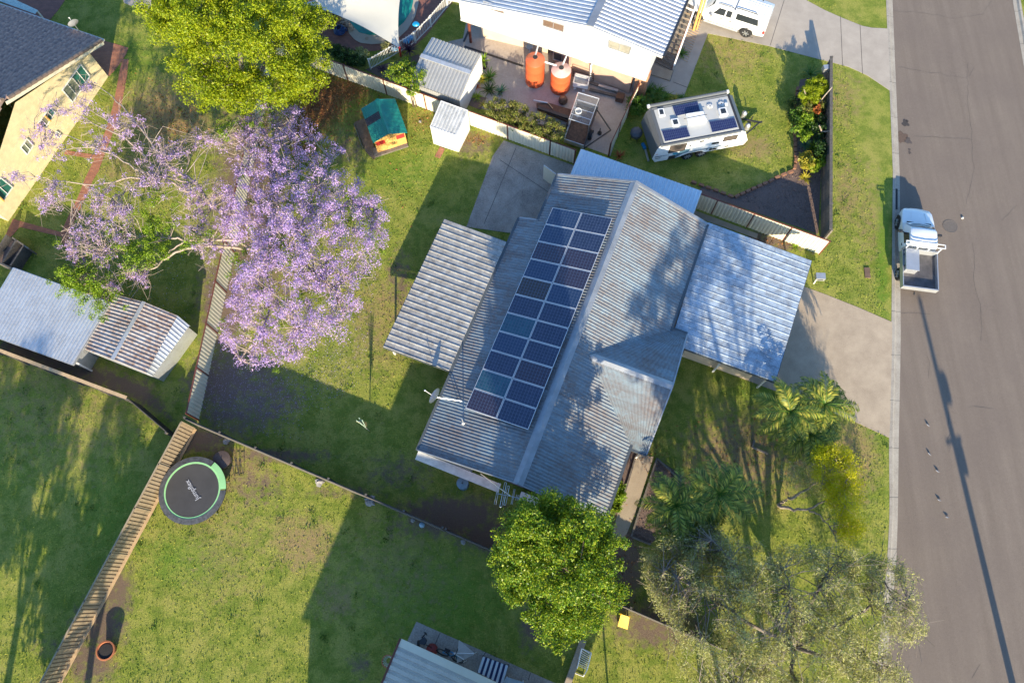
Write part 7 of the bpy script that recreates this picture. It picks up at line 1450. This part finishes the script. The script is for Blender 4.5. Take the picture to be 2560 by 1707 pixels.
for i, (x, y, h, nf, fl_, lb2) in enumerate(((1975, 1030, 2.9, 24, 2.15, 'feather palm nearest the lower right corner of the carport'), (2062, 1010, 2.6, 22, 2.05, 'feather palm leaning out over the concrete driveway'), (2020, 1085, 2.3, 20, 1.9, 'lower feather palm between the driveway and the yellow foliage'), (1690, 1265, 3.3, 24, 2.2, 'feather palm above the triangular mulch bed, left of its pair'), (1800, 1235, 3.6, 25, 2.3, 'feather palm right of its pair above the triangular mulch bed'), (1730, 1340, 3.0, 20, 1.9, 'feather palm partly under the wispy olive tree'))):
    tp = P(x, y, h); bs = P(x, y, h); g0 = Vector((tp.x+random.uniform(-.15, .15), tp.y+random.uniform(-.15, .1), 0)); palm(lb2, g0, tp, nf, fl_, seed=i+3)
# fence line small tree, shrubs, hedges
def shrub(label, cs, h, per, rad, size, lm, name='shrub', cat='shrub', n_=60, poly=None, aspect=.5, hvar=.15, stem=True, group=None):
    pts = np.array([tuple(P(x, y, max(.1, h*rng.uniform(.55, 1.0)+rng.normal()*hvar))) for x, y in pin(poly, n_)]); c0 = pts.mean(0); t_ = thing(name, (c0[0], c0[1], 0), label, cat, group)
    fast_mesh('foliage', clusterleaves(pts, per, rad, size, aspect, .5, .8), 4, lm, t_)
    if stem:
        mb = MB()
        for i in range(0, n_, 3): mb.tube([Vector((c0[0]+rng.normal()*.1, c0[1]+rng.normal()*.1, 0)), Vector(pts[i])*.5+Vector(c0)*.5-Vector((0, 0, .2)), Vector(pts[i])], [.03, .02, .01], 4, cap=False)
        mb.build('stem', m_barkd, t_)
    return t_
Q = lambda t, L: [q(t, x, y) for x, y in L]
shrub('small green tree spilling over the cream fence beside the grey shed', None, 2.3, 60, .28, .11, L_green, 'tree', 'tree', 80, Q(2, [(1280, 560), (1400, 540), (1500, 620), (1570, 700), (1600, 810), (1520, 830), (1440, 830), (1330, 780), (1200, 680)]))
shrub('trailing green growth hanging over the cream fence', None, 1.5, 40, .13, .09, L_green, 'shrub', 'shrub', 14, Q(2, [(1380, 820), (1500, 830), (1490, 870), (1400, 880)]))
ph = [(1213, 258), (1240, 245), (1300, 262), (1360, 290), (1408, 312), (1412, 340), (1395, 350), (1340, 335), (1270, 312), (1222, 288)]
t_ = shrub('clipped olive green hedge behind the cream fence', None, 1.75, 85, .22, .08, L_hedge, 'hedge', 'hedge', 190, ph, hvar=.05)
shrub('loose fringe of hedge leaves over the cream fence', None, 1.45, 30, .13, .08, L_hedge, 'shrub', 'shrub', 26, [(1230, 292), (1300, 318), (1380, 348), (1378, 356), (1290, 326), (1232, 302)], stem=False)
shrub('dark green low hedge between pool paving and cream fence', None, 1.0, 80, .26, .10, L_dark, 'hedge', 'hedge', 90, Q(2, [(660, 430), (760, 430), (860, 470), (1000, 560), (990, 610), (900, 590), (740, 520), (640, 450)]))
shrub('small olive bush on the pool paving edge', None, .8, 60, .2, .08, L_olive, n_=26, poly=Q(2, [(920, 440), (1000, 440), (1025, 510), (960, 540), (900, 500)]))
shrub('sunlit bush beside the pool rocks', None, 1.0, 70, .24, .09, L_hedge, n_=50, poly=Q(2, [(560, 60), (700, 100), (760, 170), (720, 220), (640, 210), (590, 150)]))
shrub('small olive bush at the sail corner by the coping', None, .6, 50, .18, .07, L_olive, n_=16, poly=Q(2, [(1150, 390), (1230, 385), (1220, 440), (1150, 440)]))
shrub('bright yellow clipped conifer in the mulch bed by the paling fence', None, 1.35, 190, .20, .085, L_lime, n_=80, poly=Q(4, [(330, 780), (400, 720), (490, 700), (545, 760), (540, 850), (500, 890), (400, 960), (320, 960), (300, 880)]), aspect=.35)
shrub('dark green shrub below the yellow conifer', None, .9, 60, .25, .09, L_strap, n_=60, poly=Q(4, [(220, 1000), (330, 980), (420, 1040), (400, 1200), (330, 1250), (220, 1200), (190, 1080)]))
shrub('purple-grey dark shrub spilling onto the caravan lawn', None, .7, 45, .22, .08, L_dark, n_=36, poly=Q(4, [(190, 920), (260, 880), (280, 1000), (240, 1150), (180, 1060)]))
shrub('dark shaded shrub against the paling fence', None, .9, 45, .25, .10, L_dark, n_=44, poly=Q(4, [(430, 1040), (520, 960), (530, 1250), (440, 1300), (400, 1200)]))
shrub('red and orange leaved plant below the yellow conifer', None, 1.1, 40, .14, .12, L_orange, n_=18, poly=Q(4, [(420, 980), (490, 930), (490, 1010), (440, 1080)]))
shrub('golden croton shrub near the lower end of the mulch bed', None, .8, 70, .20, .11, L_gold, n_=40, poly=Q(4, [(300, 1430), (370, 1400), (420, 1500), (400, 1560), (320, 1540)]))
shrub('green and gold leafy plant beside the golden croton', None, .8, 50, .20, .11, L_fern, n_=34, poly=Q(4, [(400, 1480), (530, 1430), (520, 1500), (440, 1560), (380, 1568)]))
shrub('leafy garden shrubs along the front of the main house', None, .8, 60, .20, .10, L_fern, n_=46, poly=Q(11, [(960, 1290), (1010, 1270), (1020, 1420), (990, 1480), (920, 1490), (930, 1380)]))
shrub('leafy garden shrubs beside the entry path below', None, .7, 60, .20, .10, L_green, n_=40, poly=Q(11, [(780, 1500), (980, 1470), (1000, 1540), (900, 1568), (780, 1568)]))
shrub('low green shrubs against the brick pier', None, .7, 60, .25, .12, L_strap, n_=44, poly=Q(3, [(1060, 900), (1200, 890), (1290, 990), (1200, 1050), (1070, 1010)]))
def rosette(label, base, nl, L, wd, lm, rise=.5, droop=.6, name='plant', group=None, pot=None, stemh=0.0, cat='plant', mid=None):
    t_ = thing(name, base, label, cat, group); b_ = Vector(base)+Vector((0, 0, stemh)); qs = []
    for i in range(nl):
        az = i*2.4+random.uniform(-.2, .2); el = rise*random.uniform(.5, 1.6); p = b_.copy(); a = el; ll = L*random.uniform(.75, 1.1); sd_ = Vector((-math.sin(az), math.cos(az), 0)); prev = None; k = 5
        ws = [wd*.5, wd, wd*.95, wd*.7, wd*.4, .004]
        for j in range(k+1):
            cur = (p-sd_*ws[j]*.5, p+sd_*ws[j]*.5)
            if prev: qs.append([prev[0], prev[1], cur[1], cur[0]])
            prev = cur; p = p+Vector((math.cos(az)*math.cos(a), math.sin(az)*math.cos(a), math.sin(a)))*ll/k; a -= droop*.4
    fast_mesh('leaves', np.array([[tuple(v) for v in qd] for qd in qs]), 4, lm, t_)
    if stemh > .05: mb = MB(); mb.tube([Vector(base), b_], .03, 6); mb.build('stem', m_barkd, t_)
    if pot: mb = MB(); mb.lathe(base, [(.16, 0), (.22, .3), (.24, .34), (.2, .34), (.01, .3)], 18); mb.build('pot', pot, t_)
    return t_
rosette('dark plum spiky plant beside the sail post', G(2, 1415, 500), 46, .75, .06, L_plum, .9, .5, stemh=.3)
rosette('small reddish spiky plant by the short pool fence', G(2, 1160, 640), 26, .5, .04, L_plum, .7, .6)
rosette('variegated potted plant against the white shed wall', G(2, 2095, 620), 16, .6, .10, L_fern, 1.0, .5, pot=m_black, stemh=.5)
rosette('yellow bromeliad beside the grey shed', G(2, 2070, 740), 24, .6, .08, L_gold, .8, .6)
rosette('dark green strappy plant right of the yellow bromeliad', G(2, 2140, 720), 34, .75, .07, L_strap, .8, .6)
rosette('dark green strappy plant below the yellow bromeliad', G(2, 2140, 840), 30, .7, .07, L_dark, .8, .6)
rosette('pale green rosette plant nearest the cream fence', G(2, 2030, 900), 34, .5, .045, L_fern, .7, .6)
rosette('blue-green agave on the brown slab', G(2, 2245, 850), 30, .6, .09, L_agave, .8, .3)
rosette('small orange plant between rosette and shed', G(2, 2030, 810), 14, .4, .05, L_orange, .8, .5)
rosette('small golden plant behind the cream fence', G(2, 2085, 970), 14, .4, .05, L_gold, .8, .5)
for i, (x, y, L, m_, lb2) in enumerate(((1250, 850, .8, L_strap, 'strappy lily clump nearest the brick pier'), (1330, 860, .85, L_strap, 'second strappy lily clump beside the concrete path'), (1400, 920, .85, L_strap, 'third strappy lily clump beside the concrete path'), (1300, 930, .75, L_strap, 'strappy lily clump in front of the middle one'), (1490, 920, .5, L_gold, 'golden tufted plant at the end of the lilies'), (1545, 915, .5, L_strap, 'small green tuft touching the concrete path'), (1120, 930, .55, L_fern, 'lime green tuft in front of the brick pier'), (1180, 990, .6, L_strap, 'grassy clump nearest the caravan'))): rosette(lb2, G(3, x, y), 38, L, .055, m_, .8, .7, group='strappy plants by the white house')
rosette('orange spiky bromeliad behind the side awning', G(3, 985, 1440), 16, .6, .07, L_orange, .9, .4)
rosette('orange spiky bromeliad in the yard corner by the ramp frame', P(1433, 352), 14, .5, .06, L_orange, .9, .4)
for i, (x, y, L, m_, lb2) in enumerate(((385, 690, .75, L_strap, 'strappy clump at the top of the mulch bed'), (410, 1370, .7, L_fern, 'bright strappy clump in the middle of the mulch bed'), (345, 1330, .6, L_agave, 'silvery grassy clump beside the brick border'))): rosette(lb2, G(4, x, y), 44, L, .05, m_, .8, .6)
rosette('yellow-green agave alone on the dark mulch', G(8, 335, 75), 26, .5, .08, L_gold, .7, .4)
rosette('small yellow-green tuft below the cream fence end', G(8, 245, 700), 18, .4, .05, L_fern, .7, .5)
rosette('green fern by the concrete path steps', G(3, 1555, 500), 22, .6, .08, L_strap, .8, .6)
shrub('dense mixed green shrub in the middle of the mulch bed', None, 1.0, 60, .22, .10, L_fern, n_=60, poly=Q(4, [(290, 1000), (420, 1040), (430, 1200), (330, 1280), (260, 1200)]))
shrub('dark glossy shrub squeezed between golden croton and fence', None, 1.0, 55, .22, .10, L_dark, n_=44, poly=Q(4, [(440, 1290), (530, 1270), (530, 1420), (450, 1420)]))
shrub('green shrub with yellow tips right below the yellow conifer', None, 1.1, 60, .22, .09, L_hedge, n_=50, poly=Q(4, [(300, 940), (420, 950), (520, 900), (510, 1000), (380, 1040), (290, 1010)]))
# frangipani-like bare branches over the mulch bed
t_ = thing('bare_shrub', G(4, 470, 1250), 'leafless pale branched shrub leaning on the paling fence', 'shrub'); mb = MB()
for L in ([(4, 400, 1100, 0), (4, 440, 980, .7), (4, 520, 880, 1.3), (4, 590, 800, 1.7)], [(4, 390, 970, .6), (4, 350, 880, 1.2), (4, 330, 820, 1.5)], [(4, 390, 970, .6), (4, 430, 900, 1.2), (4, 435, 850, 1.4)], [(4, 470, 1280, 0), (4, 495, 1210, .9), (4, 570, 1205, 1.3)], [(4, 495, 1210, .9), (4, 470, 1150, 1.2)]): mb.tube([P(*q(a, b_, c_), d_) for a, b_, c_, d_ in L], [.05-.008*i for i in range(len(L))], 6)
mb.build('branches', m_bark, t_)
# trees outside the frame whose shade falls into it
def offtree(x, y, h, r, n_, label, lm=L_green, bk=m_barkd):
    b_ = Vector((x, y, 0)); cz = []
    for _ in range(n_):
        d_ = unit(rng.normal(size=3)); rr = r*rng.uniform(.3, 1.0); cz.append((x+d_[0]*rr, y+d_[1]*rr, h-r*.9+d_[2]*rr*.9))
    cz = np.array(cz); lb3 = [([b_, b_+Vector((0, 0, h*.45))], .22, .16)]+[([b_+Vector((0, 0, h*.4)), b_+Vector((math.cos(a)*r*.5, math.sin(a)*r*.5, h*.72)), b_+Vector((math.cos(a)*r*.8, math.sin(a)*r*.8, h*.85))], .09, .03) for a in np.linspace(0, 5.4, 5)]
    tree(label, b_, lb3, cz, 75, .5, .17, lm, bk, tw=.3)
for x, y, h, r, n_, lb4 in ((-26, -10.5, 8.6, 2.6, 120, 'tall green tree beyond the lower left corner'), (-22.3, -9.5, 6.0, 2.0, 90, 'lower green tree beyond the bottom edge beside the tan fence'), (-20.3, -12.5, 8.6, 1.7, 60, 'narrow green tree beyond the bottom edge by the tan fence'), (-30, -8, 9.0, 2.5, 90, 'green tree beyond the left edge of the shaded lawn'), (-24, -14.5, 11.6, 2.4, 80, 'tallest green tree beyond the lower left corner'),
    (-28.5, -16, 13.5, 2.6, 70, 'very tall sparse tree beyond the lower left corner'), (8.6, -10.5, 14.0, 2.5, 70, 'tall sparse tree beyond the lower edge below the carport'), (11.6, -10.5, 14.6, 2.1, 50, 'tall sparse tree right of its neighbour beyond the lower edge')): offtree(x, y, h, r, n_, lb4)
# leaf litter, fallen blossom and grass tufts
def scatter(poly_or_mask, n_, size, lm, name, label, z=.015, pts=None):
    pp_ = np.array(pts); K = len(pp_); cen = np.column_stack([pp_[:, 0], pp_[:, 1], np.full(K, z)+rng.uniform(0, .015, K)]); o = fast_mesh(name, leafquads(cen, size, .6, .9, sv=.5), 4, lm, base=(0, 0, 0)); return tag(o, label, None, None, 'stuff')
litm = leafmat('dry_leaf_litter', [(.34, .13, .04), (.24, .09, .035), (.42, .22, .08), (.16, .07, .04)], .1, .8)
pts = []
for cx, cy, rx, ry, n_ in ((800, 250, 70, 80, 2600), (870, 230, 60, 30, 700), (760, 330, 50, 70, 1200), (430, 300, 110, 70, 500), (900, 300, 60, 40, 160), (1060, 300, 40, 30, 110), (1180, 350, 60, 14, 120), (1000, 500, 120, 160, 50), (1850, 1130, 120, 100, 260), (1620, 1130, 30, 60, 120), (1560, 1400, 40, 90, 150), (1930, 600, 60, 16, 80)):
    for _ in range(n_): p = P(cx+rng.normal()*rx*.6, cy+rng.normal()*ry*.6); pts.append((p.x, p.y))
scatter(None, 0, .10, litm, 'leaf_litter', 'orange-brown fallen leaves under the trees', pts=pts)
petm = leafmat('fallen_blossom', [(.42, .32, .52), (.52, .42, .62), (.38, .29, .42)], .1, .8); pts = []
for x, y in pin([(520, 560), (640, 420), (800, 380), (960, 600), (930, 800), (900, 960), (820, 1020), (660, 1040), (500, 1030), (520, 860)], 6500): p = P(x, y); pts.append((p.x, p.y))
for x, y in pin([(520, 900), (760, 960), (760, 1100), (560, 1080), (500, 1030)], 1100): p = P(x, y); pts.append((p.x, p.y))
for x, y in pin([(160, 520), (480, 480), (470, 800), (300, 760)], 900): p = P(x, y); pts.append((p.x, p.y))
scatter(None, 0, .045, petm, 'fallen_petals', 'purple fallen petals scattered over the lawns', pts=pts)
tfm = leafmat('grass_tuft_blades', [(.09, .15, .012), (.20, .27, .024), (.32, .36, .04), (.46, .43, .08), (.12, .20, .015)], .3, .8)
xs = rng.uniform(-34, 20, 260000); ys = rng.uniform(-5.5, 38, 260000); px_, py_ = proj(xs, ys, 0)
ok = (px_ > -20) & (px_ < 2215) & (py_ > -20) & (py_ < 1725) & (xs < xat(KLw, ys)-.1)
PAVED += [[(2000, 200), (1992, 250), (1988, 330), (1990, 420), (1950, 440), (1900, 462), (1832, 494), (1760, 465), (1740, 480), (2045, 585), (2054, 400), (2056, 190)], q11b, [(1573, 1125), (1592, 1133), (1546, 1282), (1526, 1262)], pool_out, ring2(2, [(905, 1130), (1000, 1090), (1110, 1420), (1400, 1350), (1400, 1300), (1110, 1470), (1010, 1400)])]
for poly in PAVED:
    ins = np.zeros(len(xs), bool); k = len(poly)
    for i in range(k):
        x0, y0 = poly[i]; x1, y1 = poly[(i+1) % k]; ins ^= ((y0 > py_) != (y1 > py_)) & (px_ < (x1-x0)*(py_-y0)/((y1-y0) or 1e-9)+x0)
    ok &= ~ins
fx = np.interp(xs, gx, np.arange(len(gx))).round().astype(int); fy = np.interp(ys, gy, np.arange(len(gy))).round().astype(int); ok &= rng.random(len(xs)) > (soil[fy, fx]*1.3+litter[fy, fx]*.5)
dens = np.sin(xs*.9+np.sin(ys*.7)*1.3)*np.sin(ys*1.1+np.sin(xs*.8)*1.2)*.25+.75; ok &= rng.random(len(xs)) < dens
xs, ys = xs[ok], ys[ok]
sel = rng.choice(len(xs), 220); wx = np.repeat(xs[sel], 26)+rng.normal(size=220*26)*.13; wy = np.repeat(ys[sel], 26)+rng.normal(size=220*26)*.13
wdm = leafmat('weed_leaves', [(.05, .12, .015), (.09, .19, .02), (.16, .26, .03)], .3, .7)
tag(fast_mesh('lawn_weeds', leafquads(np.column_stack([wx, wy, rng.uniform(.02, .08, len(wx))]), .09, .45, .5), 4, wdm, base=(0, 0, 0)), 'darker broad leaved weed clumps in the lawns', None, None, 'stuff')
chm = leafmat('bark_chips', [(.16, .10, .08), (.26, .18, .14), (.09, .06, .05), (.36, .26, .2)], .02, .9); pts = []
for pl_, n_ in (([(1992, 250), (1990, 420), (1832, 494), (2045, 585), (2054, 400), (2050, 190)], 2600), (q11b, 1200)):
    for x, y in pin(pl_, n_): p = P(x, y); pts.append((p.x, p.y))
scatter(None, 0, .06, chm, 'bark_chips', 'loose bark chips strewn over the mulch beds', z=.035, pts=pts)
cen = np.column_stack([xs, ys, rng.uniform(.015, .05, len(xs))])
tag(fast_mesh('grass_tufts', leafquads(cen, .085, .28, .25, sv=.6), 4, tfm, base=(0, 0, 0)), 'short tufts of grass standing in the lawns', None, None, 'stuff')
